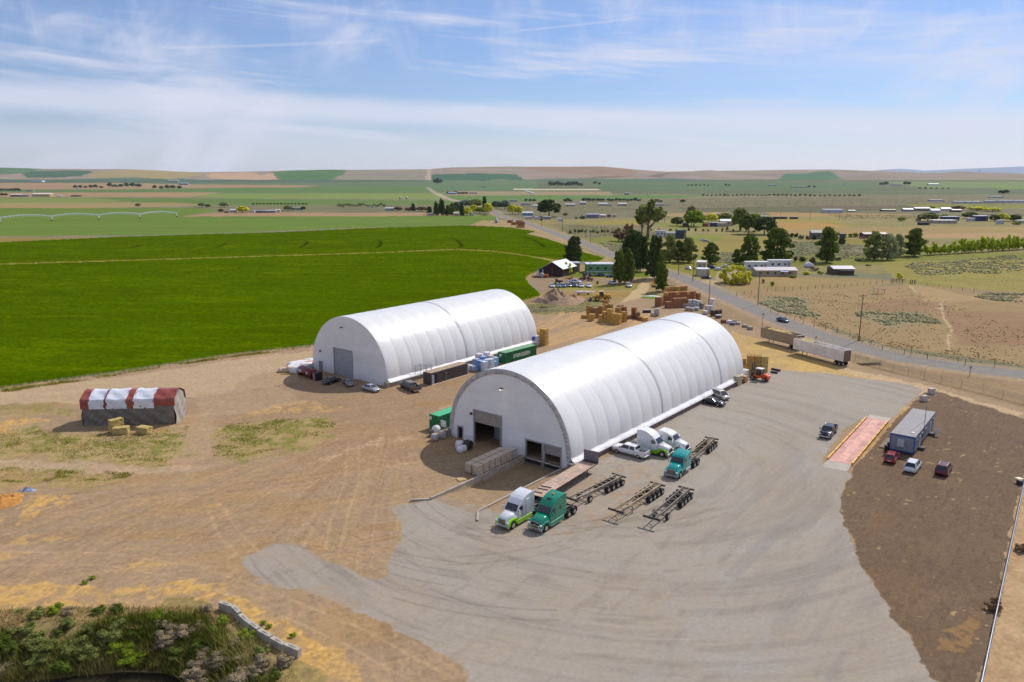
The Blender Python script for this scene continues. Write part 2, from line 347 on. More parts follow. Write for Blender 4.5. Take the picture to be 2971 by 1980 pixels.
    F([(1545, 800), (1640, 802), (1760, 812), (1860, 812), (1800, 822), (1640, 826), (1600, 840), (1560, 852), (1525, 820)], 'a18d7c', .1, 1, med)
    F([(1600, 830), (1860, 826), (1840, 842), (1620, 842)], '93904e', .3, 1, med)
    F([(1640, 846), (1830, 846), (1850, 862), (1660, 870)], 'a58c55', .2, 1, med)
    F([(1848, 862), (1900, 852), (1925, 864), (1900, 870), (1860, 868)], '6c8428', .2, .6, med)
    F([(1510, 886), (1600, 876), (1740, 862), (1760, 880), (1700, 905), (1560, 915), (1500, 905)], '87855a', .35, 1, med)
    F([(1930, 892), (2000, 890), (2060, 912), (2080, 930), (2010, 915)], '7c8a3a', .2, .8, med)
    F([(1880, 806), (1905, 806), (1862, 862), (1835, 880), (1800, 878), (1820, 860)], 'cbb494', .1, .6, med)
    put(M([(-2200, 840), (-2200, 800), (0, 760), (1100, 728), (1329, 719), (1431, 725), (1533, 738), (1620, 752), (1620, 768), (1533, 752), (1431, 738), (1329, 732), (1100, 742), (0, 776)], 0, 0, 1)*1., '9a8f4c', .1, k=.8)
    def chaikin(p, n=3):
        for _ in range(n): p = [q for a_, b_ in zip(p, p[1:]+p[:1]) for q in ((a_[0]*.75+b_[0]*.25, a_[1]*.75+b_[1]*.25), (a_[0]*.25+b_[0]*.75, a_[1]*.25+b_[1]*.75))]
        return p
    YARD = [(-2200, 1180), (0, 1128), (320, 1085), (640, 1035), (905, 1005), (1300, 950), (1500, 905), (1600, 915), (1690, 905), (1860, 865), (1950, 880), (2060, 915), (2200, 950), (2330, 1005), (2480, 1055), (2700, 1110), (2971, 1185), (5000, 1700), (5000, 3300), (-2200, 3300)]
    put(M(YARD, .8, .4), 'aa8e72', .10, tone=med)
    # straw-gold dust in the yard, lighter lanes, streaks that follow the traffic
    cx, cy = G(700, 850)[:2]; ang = np.arctan2(X-cx, Y-cy); rad = np.hypot(X-cx, Y-cy)
    st = fbm(rad/1.3, ang*7, 41, 4, .65); st2 = fbm(rad/.5, ang*11, 42, 3, .7)
    yard = M(YARD, .8, .4)
    gold = sst(fbm(X/16, Y/8, 43)+.35*(st-.5), .52, .74)
    leftw = sst(U, 1900, 1300)*sst(V, 900, 1000)
    put(yard*gold*.55*leftw, 'b08a5c')
    put(yard*sst(st, .55, .75)*.55*leftw, 'bb9a76')
    put(yard*sst(st2, .58, .78)*.35*leftw*(.4+st), '8c705a')
    put(yard*sst(fbm(rad/2.2, ang*5, 44), .6, .75)*.4*leftw, '9a7a58')
    put(M([(-2200, 1150), (0, 1140), (400, 1085), (800, 1030), (900, 1020), (860, 1110), (560, 1150), (0, 1180), (-2200, 1200)], 1.5, .8)*.75, 'c4a888', .08, tone=st)
    put(M([(830, 1050), (1130, 1130), (1340, 1090), (1600, 1020), (1500, 1150), (1180, 1330), (900, 1350), (700, 1300), (560, 1180)], 3, 1)*.35, '9a7a5e')
    fx, fy = G(1100, 1205)[:2]; fr = np.hypot(X-fx, Y-fy); fa = np.arctan2(X-fx, Y-fy)+.9*np.exp(-fr/45)+.006*fr
    w_ = yard*sst(V, 1215, 1260)*sst(U, 1330, 1180)
    put(w_*sst(fbm(fa*26, fr/26, 81, 4, .65), .50, .68)*.40, 'b8946c'); put(w_*sst(fbm(fa*48, fr/18, 82, 4, .7), .52, .70)*.26, '8a6c54'); put(w_*sst(fbm(fa*90, fr/12, 83, 3, .7), .58, .72)*.26, 'c6a47e')
    put(M([(1600, 905), (1900, 905), (2080, 960), (1700, 990), (1540, 1010), (1540, 960)], 1.5, .6)*sst(fbm(rad/1.5, ang*9, 45), .4, .6)*.8, 'c9a070')
    put(M([(2120, 960), (2250, 1000), (2420, 1060), (2640, 1120), (2300, 1110), (2180, 1085), (2120, 1040)], 1.5, .8)*.8, 'c8a56c', .15)
    put(M([(2150, 985), (2330, 1020), (2460, 1060), (2340, 1080), (2200, 1050)], 2, 1)*sst(med, .4, .65)*.7, 'd3ad67')
    put(M([(2440, 1060), (2700, 1125), (2971, 1200), (2971, 1235), (2700, 1160), (2480, 1090)], 1, .5)*.8, 'cdae8a', .1, tone=fine)
    # lane between the two halls
    for a, b, w in (((1300, 1190), (1560, 1040), 3.0), ((1270, 1240), (1110, 1290), 1.3), ((1110, 1275), (900, 1345), 1.)):
        pa, pb = G(*a), G(*b); d = segdist(X, Y, [(pa.x, pa.y), (pb.x, pb.y)])
        put((1-sst(d+nC*4, w*.3, w))*sst(st2, .35, .6)*.6, 'd4b090')
    # grass islands
    gsel = sst(.5*fine+.6*fbm(X/3, Y/3, 51), .50, .66)
    for poly, kk in (([(650, 1240), (740, 1220), (900, 1212), (980, 1225), (960, 1250), (860, 1290), (700, 1330), (610, 1335), (610, 1280)], 1.),
                     ([(-600, 1250), (0, 1245), (140, 1245), (240, 1250), (330, 1270), (500, 1245), (560, 1235), (520, 1300), (480, 1345), (300, 1345), (0, 1335), (-600, 1340)], 1.),
                     ([(-400, 1360), (0, 1358), (200, 1360), (390, 1375), (330, 1395), (0, 1402), (-400, 1400)], .8),
                     ([(-600, 1190), (0, 1188), (240, 1186), (240, 1205), (0, 1206), (-600, 1215)], .6)):
        m = M(poly, 3.0, 1.4, 7); put(m*.6*kk, 'b39c63', .2, tone=fine); put(m*gsel*.8*kk, '7a7a34', .3, tone=vfine)
    for poly, h_ in (([(-400, 1340), (0, 1342), (250, 1346), (480, 1352), (620, 1345), (600, 1368), (400, 1372), (0, 1366), (-400, 1366)], 'c2a58a'), ([(480, 1240), (560, 1220), (620, 1240), (600, 1330), (520, 1350), (480, 1330), (530, 1290)], 'b99a7c'), ([(560, 1140), (760, 1110), (900, 1165), (760, 1200), (640, 1215), (560, 1240)], 'b4987c')):
        put(M(poly, 1.6, .8, 5)*.8*(.4+.8*st), h_, .08, tone=fine)
    # spilt straw
    sp = sst(.6*fine+.5*fbm(X/2.5, Y/2.5, 52), .50, .60)
    for poly, kk in (([(50, 1500), (100, 1440), (150, 1430), (170, 1450), (110, 1500), (60, 1520)], 1.), ([(180, 1430), (220, 1432), (200, 1445), (180, 1447)], 1.), ([(170, 1455), (225, 1460), (200, 1475), (170, 1470)], 1.),
                     ([(-60, 1235), (40, 1215), (130, 1212), (140, 1225), (60, 1240), (10, 1265), (-60, 1260)], .9),
                     ([(800, 1175), (900, 1165), (1000, 1180), (980, 1195), (860, 1195), (700, 1215), (640, 1230)], .6),
                     ([(-300, 1700), (60, 1690), (340, 1700), (560, 1690), (640, 1720), (600, 1790), (300, 1800), (-300, 1840)], .85), ([(480, 1705), (640, 1705), (670, 1730), (560, 1735)], .7),
                     ([(655, 1738), (730, 1745), (830, 1790), (930, 1860), (960, 1920), (920, 1990), (760, 2010), (880, 1900), (760, 1830), (690, 1780)], 1.), ([(900, 1890), (980, 1880), (1040, 1960), (1040, 2040), (880, 2040)], .7),
                     ([(2600, 1185), (2660, 1160), (2720, 1170), (2790, 1220), (2760, 1260), (2700, 1230), (2590, 1250), (2560, 1250)], .7), ([(2480, 1240), (2600, 1170), (2640, 1170), (2560, 1270), (2490, 1330), (2420, 1370), (2470, 1290)], .6)):
        put(M(poly, 1.2, 1.0)*(sp*.7+.3*kk)*kk, 'cfa363', .12, tone=vfine)
    put(yard*sst(fbm(X/7, Y/2.5, 53), .66, .74)*sp*.6*sst(V, 1380, 1450)*sst(U, 1100, 500), 'd0a564')
    put(M([(-2200, 1850), (0, 1775), (300, 1760), (560, 1745), (660, 1770), (860, 1900), (950, 2030), (900, 3300), (-2200, 3300)], 1.5, .8)*.85, '8f7d52', .3, tone=fine)
    # concrete-grey asphalt
    ASPH = [(2080, 1095), (2150, 1075), (2320, 1075), (2500, 1098), (2690, 1124), (2650, 1160), (2590, 1210), (2575, 1240), (2535, 1213), (2505, 1218), (2440, 1290), (2395, 1352), (2480, 1372), (2450, 1400), (2443, 1430), (2442, 1480), (2460, 1560), (2500, 1650), (2560, 1740), (2640, 1860), (2730, 2000), (2950, 2300), (2950, 3300), (1500, 3300), (1420, 1990), (1210, 1850), (900, 1720), (780, 1690), (677, 1632), (800, 1575), (860, 1585), (940, 1625), (1090, 1690), (1125, 1660), (1128, 1600), (1180, 1550), (1125, 1470), (1230, 1457), (1290, 1440), (1400, 1470), (1440, 1500), (1520, 1440), (1640, 1375), (1730, 1345), (1800, 1290)]
    am0 = M(ASPH, 2.2, .8, 6); am1 = M(chaikin(ASPH, 2), .2, .25, 3); am0 = am0*(1-sst(U, 2200, 2400))+am1*sst(U, 2200, 2400); am = sst(am0*.45+am1*.55+.34*(fine-.5)+.22*(med-.5), .34, .64)
    put(am, 'ac9f94', .05, tone=big1)
    ccx, ccy = G(1800, 1330)[:2]; ra = np.hypot(X-ccx, Y-ccy); an = np.arctan2(X-ccx, Y-ccy)
    s3 = fbm(ra/1.1, an*5, 61, 4, .65); s4 = fbm(ra/.45, an*8, 62, 3, .7)
    dx, dy = (X*AX.x+Y*AX.y), (X*EX.x+Y*EX.y); s5 = fbm(dy/1.0, dx/22, 63, 4, .65)
    lf = sst(U, 2300, 1700); put(am*sst(s3, .5, .8)*(.18+.34*lf), '82766f'); put(am*sst(s4, .6, .85)*.2*lf*(V > 1500), '7d6f69')
    s6 = fbm(ra/2.6+7, an*1.6, 91, 4, .6); put(am*sst(s6, .46, .72)*.4*(1-.5*lf), 'aea5a2'); put(am*sst(fbm(ra/1.7, an*1.3, 92, 4, .6), .52, .72)*.34*(1-.5*lf), '867b76')
    put(am*sst(s5, .56, .76)*.45*sst(U, 1500, 1900), 'a9a09c')
    put(am*sst(fbm(X/10, Y/10, 64)+.4*(fine-.5), .52, .75)*.32, 'a8947f')
    put(am*M([(1560, 1370), (1760, 1320), (1960, 1360), (1880, 1450), (1700, 1560), (1560, 1560), (1500, 1470)], 2, 1)*sst(fine, .45, .7)*.5, 'b08f6d')
    put(am*sst(fbm(dy/1.6, dx/6, 65, 4), .60, .8)*.22*(V > 1450), '786a63')
    put(am*M([(2300, 1250), (2470, 1470), (2600, 1800), (2200, 1900), (2000, 1500)], 5, 1)*.35*sst(s5, .3, .7), '8f8480')
    put(am*(1-sst(am0, .5, 1.))*sst(fine, .35, .65)*.5, 'a88f76')
    put(am*sst(fbm(X/14, Y/14, 95), .5, .7)*sst(med, .4, .65)*.35*sst(U, 2300, 1500), 'b39c86')
    # tyre arcs
    rng = random.Random(4)
    for k in range(26):
        cxx, cyy = G(rng.uniform(1250, 2050), rng.uniform(1230, 1420))[:2]; rr = rng.uniform(14, 40); a0 = rng.uniform(1.6, 3.6); a1 = a0+rng.uniform(.35, 1.1)
        a_ = np.arctan2(X-cxx, Y-cyy) % (2*math.pi); r_ = np.hypot(X-cxx, Y-cyy)
        for off in (0, 2.0):
            m = np.exp(-((r_-rr-off)/.16)**2)*((a_ > a0) & (a_ < a1))*(.3+.7*fine)
            put(np.clip(m*.45*am, 0, 1), '63564f' if k % 3 else 'b4a8a4')
            put(np.clip(m*.35*yard*(1-am)*(V > 1150), 0, 1), 'd0ad83' if k % 2 else '8a6c52')
    for pts in ([(1010, 1290), (1000, 1400), (960, 1510), (940, 1610)], [(1042, 1290), (1040, 1400), (1005, 1510), (985, 1600)], [(640, 1460), (690, 1540), (760, 1610)], [(600, 1480), (640, 1560), (700, 1620)], [(-60, 1600), (300, 1605), (560, 1640), (800, 1720), (1060, 1830), (1300, 1960)], [(-60, 1640), (300, 1640), (540, 1680), (760, 1760), (1000, 1870), (1200, 1980)]):
        w = [G(*p)[:2] for p in pts]; d = segdist(X, Y, w); put(np.exp(-(d/.22)**2)*.5*(.3+.9*fine), 'cba880')
    # dark gravel lot
    GRAV = [(2692, 1130), (2770, 1150), (2971, 1215), (5000, 1900), (5000, 3300), (3000, 3300), (2860, 2010), (2925, 1500), (2971, 1400), (2971, 1300), (2950, 1400), (2930, 1500), (2880, 1750), (2840, 1990), (2730, 2000), (2640, 1860), (2560, 1740), (2500, 1650), (2462, 1560), (2444, 1480), (2447, 1410), (2475, 1375), (2500, 1330), (2580, 1235), (2655, 1165)]
    GRAV = [(2692, 1130), (2770, 1152), (3100, 1255), (2971, 1372), (2935, 1530), (2890, 1740), (2830, 2030), (2730, 2000), (2640, 1860), (2560, 1740), (2500, 1650), (2462, 1560), (2444, 1480), (2447, 1410), (2475, 1375), (2500, 1330), (2580, 1235), (2655, 1165)]
    gm0 = M(chaikin(GRAV), .35, .35, 6); gm = sst(gm0+.10*(fine-.5), .3, .7)
    am = am*(1-gm)
    put(gm, '79624f', .12, tone=med)
    put(gm*sst(fbm(dy/3, dx/9, 66)+.3*(med-.5), .50, .72)*.35*sst(U, 2800, 2500), '8a6a48')
    put(gm*sst(fbm(X/1.1, Y/.8, 67, 2), .80, .86)*.7*sst(fbm(X/8, Y/8, 68), .4, .6), 'c9a878'); put(gm*sst(fbm(dy/.35, dx/2.2, 93, 3, .7), .58, .74)*.4, '5c4a40'); put(gm*sst(fbm(dy/.6, dx/1.5, 94, 3, .7), .60, .76)*.35, '8a725c')
    put(gm*M([(2700, 1860), (2840, 1770), (2850, 1800), (2790, 1880), (2720, 1900)], .8, .8)*sp*.5, 'a9824f')
    put(M([(2450, 1240), (2510, 1215), (2520, 1225), (2400, 1350), (2385, 1345)], .5, .3)*.9, 'a98a68', .15, tone=fine)
    # sandy strip beyond the pipe fence
    put(M([(2971, 1372), (3400, 1290), (5000, 1900), (5000, 3300), (2800, 3300), (2845, 2030), (2895, 1760), (2935, 1540)], .4, .3), 'bd9b77', .15, tone=fine)
    # asphalt road through the country
    RD = [G(*p)[:2] for p in ((1240, 545), (1262, 560), (1300, 578), (1400, 600), (1430, 612), (1445, 624), (1470, 632), (1510, 642), (1602, 675), (1704, 710), (1790, 745), (1870, 772), (1955, 797), (2044, 833), (2180, 894), (2275, 935), (2380, 975), (2480, 1006), (2618, 1040), (2800, 1068), (2971, 1088), (3300, 1120), (4500, 1200))]
    rd = segdist(X, Y, RD)
    rdm = 1-sst(rd+nC*.5, 4.0, 4.5)
    put((1-sst(rd+nA*4, 6.0, 9))*.6*(V > 560), 'b69c84', .15, tone=fine)
    put((1-sst(rd, 8, 16))*(1-sst(rd, 0, 8))*.3*(V > 640), '8c7462')
    put(rdm*(V > 600), '8e8682', .04, tone=fine); put(rdm*(V > 900)*np.exp(-((np.abs(rd)-1.9)/.5)**2)*.35, '85797a')
    put((1-sst(rd, 10, 30))*0, '000000')
    put((1-sst(rd, 4, 8))*(V <= 600)*(V > 540)*.8, 'b8a596')
    # grain
    col *= (1+(.22*(vfine-.5)*np.clip(1.6-Rr/220, 0, 1)+.16*(fine-.5))*(1-.6*am))[..., None]
    col = np.clip(col, .004, .9)
    # heights: a ramp down to the docks, a ditch at the lower left
    Z = np.zeros(U.shape)
    s = (X-BIG0.x)*EX.x+(Y-BIG0.y)*EX.y; t = (X-BIG0.x)*AX.x+(Y-BIG0.y)*AX.y
    ramp = (s > 17.15) & (s < 24.9) & (t < .6) & (t > -24)
    Z = np.where(ramp, -1.15*sst(t, -24, -9), Z)
    put((s > 17.15)*(s < 25.0)*(t < .6)*(t > -22)*.7*sst(fine, .2, .7), '9c8468', .1, tone=s5)
    def inset(px): return G(*px)
    ditch = M([(-2200, 1900), (0, 1815), (330, 1790), (620, 1790), (700, 1850), (840, 1935), (890, 2060), (700, 3300), (-2200, 3300)], 1.2, .2, 1)
    P0 = G(330, 1790); dl = [(G(*p).x, G(*p).y) for p in ((-1500, 1870), (0, 1810), (330, 1785), (620, 1790), (700, 1840), (840, 1925), (900, 2060))]
    dd = segdist(X, Y, dl); Z = Z-ditch*3.0*sst(dd, .5, 7.5)+ditch*(med-.5)*.8
    wp = [(G(u, v, -2.75).x, G(u, v, -2.75).y) for u, v in ((-300, 2000), (60, 1982), (220, 1962), (360, 1950), (470, 1953), (540, 1970), (560, 2060), (-300, 2300))]
    Z = np.where(inpoly(X, Y, wp), -3.35, Z)
    Z += (fine-.5)*.05*yard*(1-am)
    # regions to objects
    CROP1 = [(-2200, 830), (0, 769.5), (1100, 735.5), (1329, 726), (1431, 731.5), (1533, 745.5), (1600, 759), (1585, 775), (1556, 789), (1526, 803), (1522, 808), (1532, 822), (1553, 840), (1566, 856), (1560, 862), (1505, 878), (1440, 900), (1200, 950), (905, 1003), (640, 1034), (320, 1082), (0, 1127), (-2200, 1420)]
    CROP2 = [(-2200, 720), (0, 704), (357, 688), (800, 675), (1100, 662), (1355, 655), (1482, 661), (1554, 672), (1530, 680), (1580, 692), (1643, 712), (1700, 735), (1748, 748), (1751, 753), (1738, 759), (1683, 760), (1610, 754), (1533, 743), (1431, 729.5), (1329, 723.5), (1100, 733.5), (0, 767), (-2200, 822)]
    c1 = M(CROP1, .5, .25, 1) > .5; c2 = M(CROP2, .5, .25, 1) > .5
    crop = c1 | c2
    ct = fbm(X/26, Y/9, 71); cf = fbm(X/1.4, Y/.8, 72, 3)
    rows = .5+.5*np.sin((X*.35+Y*.94)*2*math.pi/1.6)
    cc = np.array(lin('587202', .57))*(1+.5*(ct-.5)+.55*(cf-.5))[..., None]
    yel = sst(fbm(X/18, Y/5, 73)+.3*(cf-.5), .60, .72)[..., None]*.26
    cc = cc*(1-yel)+np.array(lin('7c8804', .7))*yel
    for rr in (321, 268, 215, 166, 113, 60):
        q = G(100, 722); d = np.abs(np.hypot(X-q.x, Y-q.y)-rr); th_ = np.arctan2(Y-q.y, X-q.x); a_ = np.exp(-(d/1.3)**2)*crop*sst(th_, -.02, .03)*(1-sst(th_, .18, .42))
        cc = cc*(1-.62*a_[..., None])
    cc = cc*(1-.06*sst(np.sin((X*.30+Y*.954)*2*math.pi/9.)+.8*(ct-.5), .3, 1.))[..., None]
    col = np.where(crop[..., None], cc, col)
    Z = np.where(crop, .38+(cf-.5)*.45, Z)
    # sheets
    Z = np.where(ditch > .5, Z, Z)
    nr, nc = U.shape; ii = np.arange(nr*nc).reshape(nr, nc)
    q = np.stack([ii[:-1, :-1], ii[:-1, 1:], ii[1:, 1:], ii[1:, :-1]], -1).reshape(-1, 4)[:, ::-1]
    cen = lambda a: (a[:-1, :-1]+a[1:, 1:]).reshape(-1)*.5
    cl = np.zeros(len(q), int)
    cl[cen(am.astype(float)) > .5] = 1; cl[cen(gm) > .5] = 2
    cl[(cen(rd) < 4.3) & (cen(V) > 622)] = 3
    allc = crop[:-1, :-1] | crop[1:, 1:] | crop[1:, :-1] | crop[:-1, 1:]
    cl[allc.reshape(-1)] = 4
    P = np.stack([X, Y, Z], -1).reshape(-1, 3); cv = np.concatenate([col, np.ones(U.shape+(1,))], -1).reshape(-1, 4)
    def gmat(name, nscale, bumpd, dark, light, rough=.95, sp=.12):
        m = bpy.data.materials.new(name); m.use_nodes = True; nt = m.node_tree; N, L = nt.nodes, nt.links; b = N['Principled BSDF']
        b.inputs['Roughness'].default_value = rough; b.inputs['Specular IOR Level'].default_value = sp
        at = N.new('ShaderNodeAttribute'); at.attribute_name = 'tone'; ge = N.new('ShaderNodeNewGeometry')
        nz = N.new('ShaderNodeTexNoise'); nz.inputs['Scale'].default_value = nscale; nz.inputs['Detail'].default_value = 7; nz.inputs['Roughness'].default_value = .68; L.new(ge.outputs['Position'], nz.inputs['Vector'])
        r = N.new('ShaderNodeValToRGB'); r.color_ramp.elements[0].position = .3; r.color_ramp.elements[1].position = .7
        r.color_ramp.elements[0].color = (dark, dark, dark, 1); r.color_ramp.elements[1].color = (light, light, light, 1)
        mx = N.new('ShaderNodeMixRGB'); mx.blend_type = 'MULTIPLY'; mx.inputs[0].default_value = 1
        L.new(nz.outputs['Fac'], r.inputs[0]); L.new(at.outputs['Color'], mx.inputs[1]); L.new(r.outputs[0], mx.inputs[2]); L.new(mx.outputs[0], b.inputs['Base Color'])
        bp = N.new('ShaderNodeBump'); bp.inputs['Strength'].default_value = .5; bp.inputs['Distance'].default_value = bumpd; L.new(nz.outputs['Fac'], bp.inputs['Height']); L.new(bp.outputs[0], b.inputs['Normal'])
        return m
    mats = [gmat('soil', 1.3, .10, .84, 1.16), gmat('worn_asphalt', 2.2, .03, .93, 1.07, .85), gmat('dark_gravel', 2.8, .08, .82, 1.18), gmat('road_asphalt', 2., .02, .95, 1.05, .85), gmat('crop', .9, .3, .72, 1.3, sp=.0)]
    for k, nm in enumerate(('ground', 'asphalt_yard', 'gravel_lot', 'road', 'crop_field')):
        f = q[cl == k]
        ids, inv = np.unique(f, return_inverse=True); f2 = inv.reshape(-1, 4)
        me = bpy.data.meshes.new(nm); me.vertices.add(len(ids)); me.vertices.foreach_set('co', P[ids].astype(np.float32).ravel())
        me.loops.add(len(f2)*4); me.loops.foreach_set('vertex_index', f2.astype(np.int32).ravel())
        me.polygons.add(len(f2)); me.polygons.foreach_set('loop_start', np.arange(0, len(f2)*4, 4, dtype=np.int32)); me.polygons.foreach_set('loop_total', np.full(len(f2), 4, np.int32))
        me.update(calc_edges=True)
        at = me.color_attributes.new('tone', 'FLOAT_COLOR', 'POINT'); at.data.foreach_set('color', cv[ids].astype(np.float32).ravel())
        me.materials.append(mats[k]); me.polygons.foreach_set('use_smooth', np.ones(len(f2), bool))
        o = bpy.data.objects.new(nm, me); C.objects.link(o); o['kind'] = 'structure'
ground()

# ------------------------------------------------------------------ hills and far mountains
def ridge(name, sky, v0, r0, r1, patches, base, sc=300., dv=.9, du=6):
    us = np.arange(-900, 3900, du); sk = np.interp(us, [p[0] for p in sky], [p[1] for p in sky])
    sk = sk+(fbm(us/90., us*0, 3)-.5)*1.6
    n = 46; tt = np.linspace(0, 1, n); U = np.tile(us, (n, 1)); K = np.tile(sk, (n, 1)); T = tt[:, None]*np.ones_like(U)
    V = v0+(K-v0)*T
    Rr = r0+(r1-r0)*T**1.15                    # distance grows up the slope
    a = (U-PW/2)/FPX; b = (V-PH/2)/FPX; dy = CP-b*SP; dz = -SP-b*CP; t = Rr/dy
    X, Y, Z = a*t, Rr*np.ones_like(U), CH+dz*t
    Z = Z+((fbm(X/900, Y/900, 15)-.5)*90+(fbm(X/350, Y/350, 16)-.5)*34)*np.sin(math.pi*T)**.8*(r0 < 9000)
    back = np.stack([X[-1]*1.25, Y[-1]*1.25, Z[-1]-250], -1)
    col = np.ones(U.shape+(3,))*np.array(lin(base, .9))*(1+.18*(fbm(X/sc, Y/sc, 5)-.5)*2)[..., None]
    wu = U+(fbm(X/200, Y/200, 8)-.5)*16; wv = V+(fbm(X/200, Y/200, 9)-.5)*1.6
    for poly, h in patches:
        m = inpoly(wu, wv, poly)[..., None]; col = np.where(m, np.array(lin(h, .9))*(1+.12*(fbm(X/80, Y/30, 6)-.5)*2)[..., None], col)
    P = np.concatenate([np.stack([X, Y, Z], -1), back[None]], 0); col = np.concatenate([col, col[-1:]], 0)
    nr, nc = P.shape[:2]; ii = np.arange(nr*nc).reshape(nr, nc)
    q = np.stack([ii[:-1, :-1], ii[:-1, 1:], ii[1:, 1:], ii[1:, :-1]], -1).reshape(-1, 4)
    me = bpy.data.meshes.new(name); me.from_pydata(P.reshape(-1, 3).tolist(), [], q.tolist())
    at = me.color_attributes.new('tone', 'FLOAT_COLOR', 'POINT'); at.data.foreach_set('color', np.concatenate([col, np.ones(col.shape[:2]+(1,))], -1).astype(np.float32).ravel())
    m = bpy.data.materials.new(name+'_soil'); m.use_nodes = True; N, L = m.node_tree.nodes, m.node_tree.links
    a_ = N.new('ShaderNodeAttribute'); a_.attribute_name = 'tone'; L.new(a_.outputs['Color'], N['Principled BSDF'].inputs['Base Color']); N['Principled BSDF'].inputs['Roughness'].default_value = 1; N['Principled BSDF'].inputs['Specular IOR Level'].default_value = 0
    me.materials.append(m); me.polygons.foreach_set('use_smooth', [True]*len(me.polygons))
    o = bpy.data.objects.new(name, me); C.objects.link(o); o['kind'] = 'structure'
ridge('hills', [(-900, 480), (0, 486.5), (130, 491), (370, 491), (560, 500), (700, 499), (940, 492.7), (1040, 493.5), (1240, 491.5), (1310, 486), (1480, 484), (1750, 483.5), (1850, 493), (1930, 498.5), (2080, 496.5), (2300, 493), (2410, 492.4), (2550, 497), (2700, 502.5), (2780, 500.5), (2900, 503.4), (2990, 508), (3300, 505), (3900, 500)], 523, 5900, 8200, [
    ([(-900, 470), (130, 488), (60, 505), (-900, 512)], '5f7a5c'), ([(60, 506), (90, 498), (230, 497), (285, 501), (240, 508), (100, 511)], '4f6c58'),
    ([(-900, 514), (270, 513), (600, 520), (2400, 520), (2400, 530), (-900, 530)], '5d7866'), ([(250, 510), (290, 500), (380, 491), (560, 501), (600, 515), (500, 519), (300, 515)], 'a0916c'),
    ([(600, 516), (610, 503), (720, 503), (760, 507), (680, 520)], 'b89a80'), ([(690, 520), (790, 501), (820, 518), (780, 522)], 'b89a80'),
    ([(790, 501), (850, 494), (1005, 492), (1000, 500), (960, 521), (830, 521), (800, 510)], '56784f'), ([(960, 521), (1030, 497), (1235, 493), (1238, 522)], '8f8878'),
    ([(1245, 509), (1500, 505), (1520, 520), (1500, 526), (1250, 524)], '4c6b58'), ([(1430, 519), (1465, 518), (1470, 526), (1400, 526)], '9a8a78'),
    ([(1236, 480), (1243, 480), (1256, 526), (1240, 526)], 'b3a090'), ([(1680, 492), (1710, 500), (1720, 506), (1700, 502)], '6b7a5c'),
    ([(2230, 520), (2280, 508), (2410, 506), (2460, 518), (2300, 526), (1700, 526), (2000, 520)], '5b7a5e'), ([(1500, 486), (1760, 484), (1850, 496), (1840, 505), (1600, 500)], '97806f'),
    ([(1660, 520), (1740, 514), (1900, 508), (1960, 510), (1820, 516), (1700, 522)], '7d7464')], '988a7c')
ridge('mountains', [(-900, 515), (2400, 512), (2520, 498), (2560, 493), (2610, 490.5), (2650, 492.5), (2680, 495.5), (2740, 493), (2830, 489), (2971, 483.5), (3300, 480), (3900, 490)], 512, 26000, 32000, [], '5c7390', 2000.)

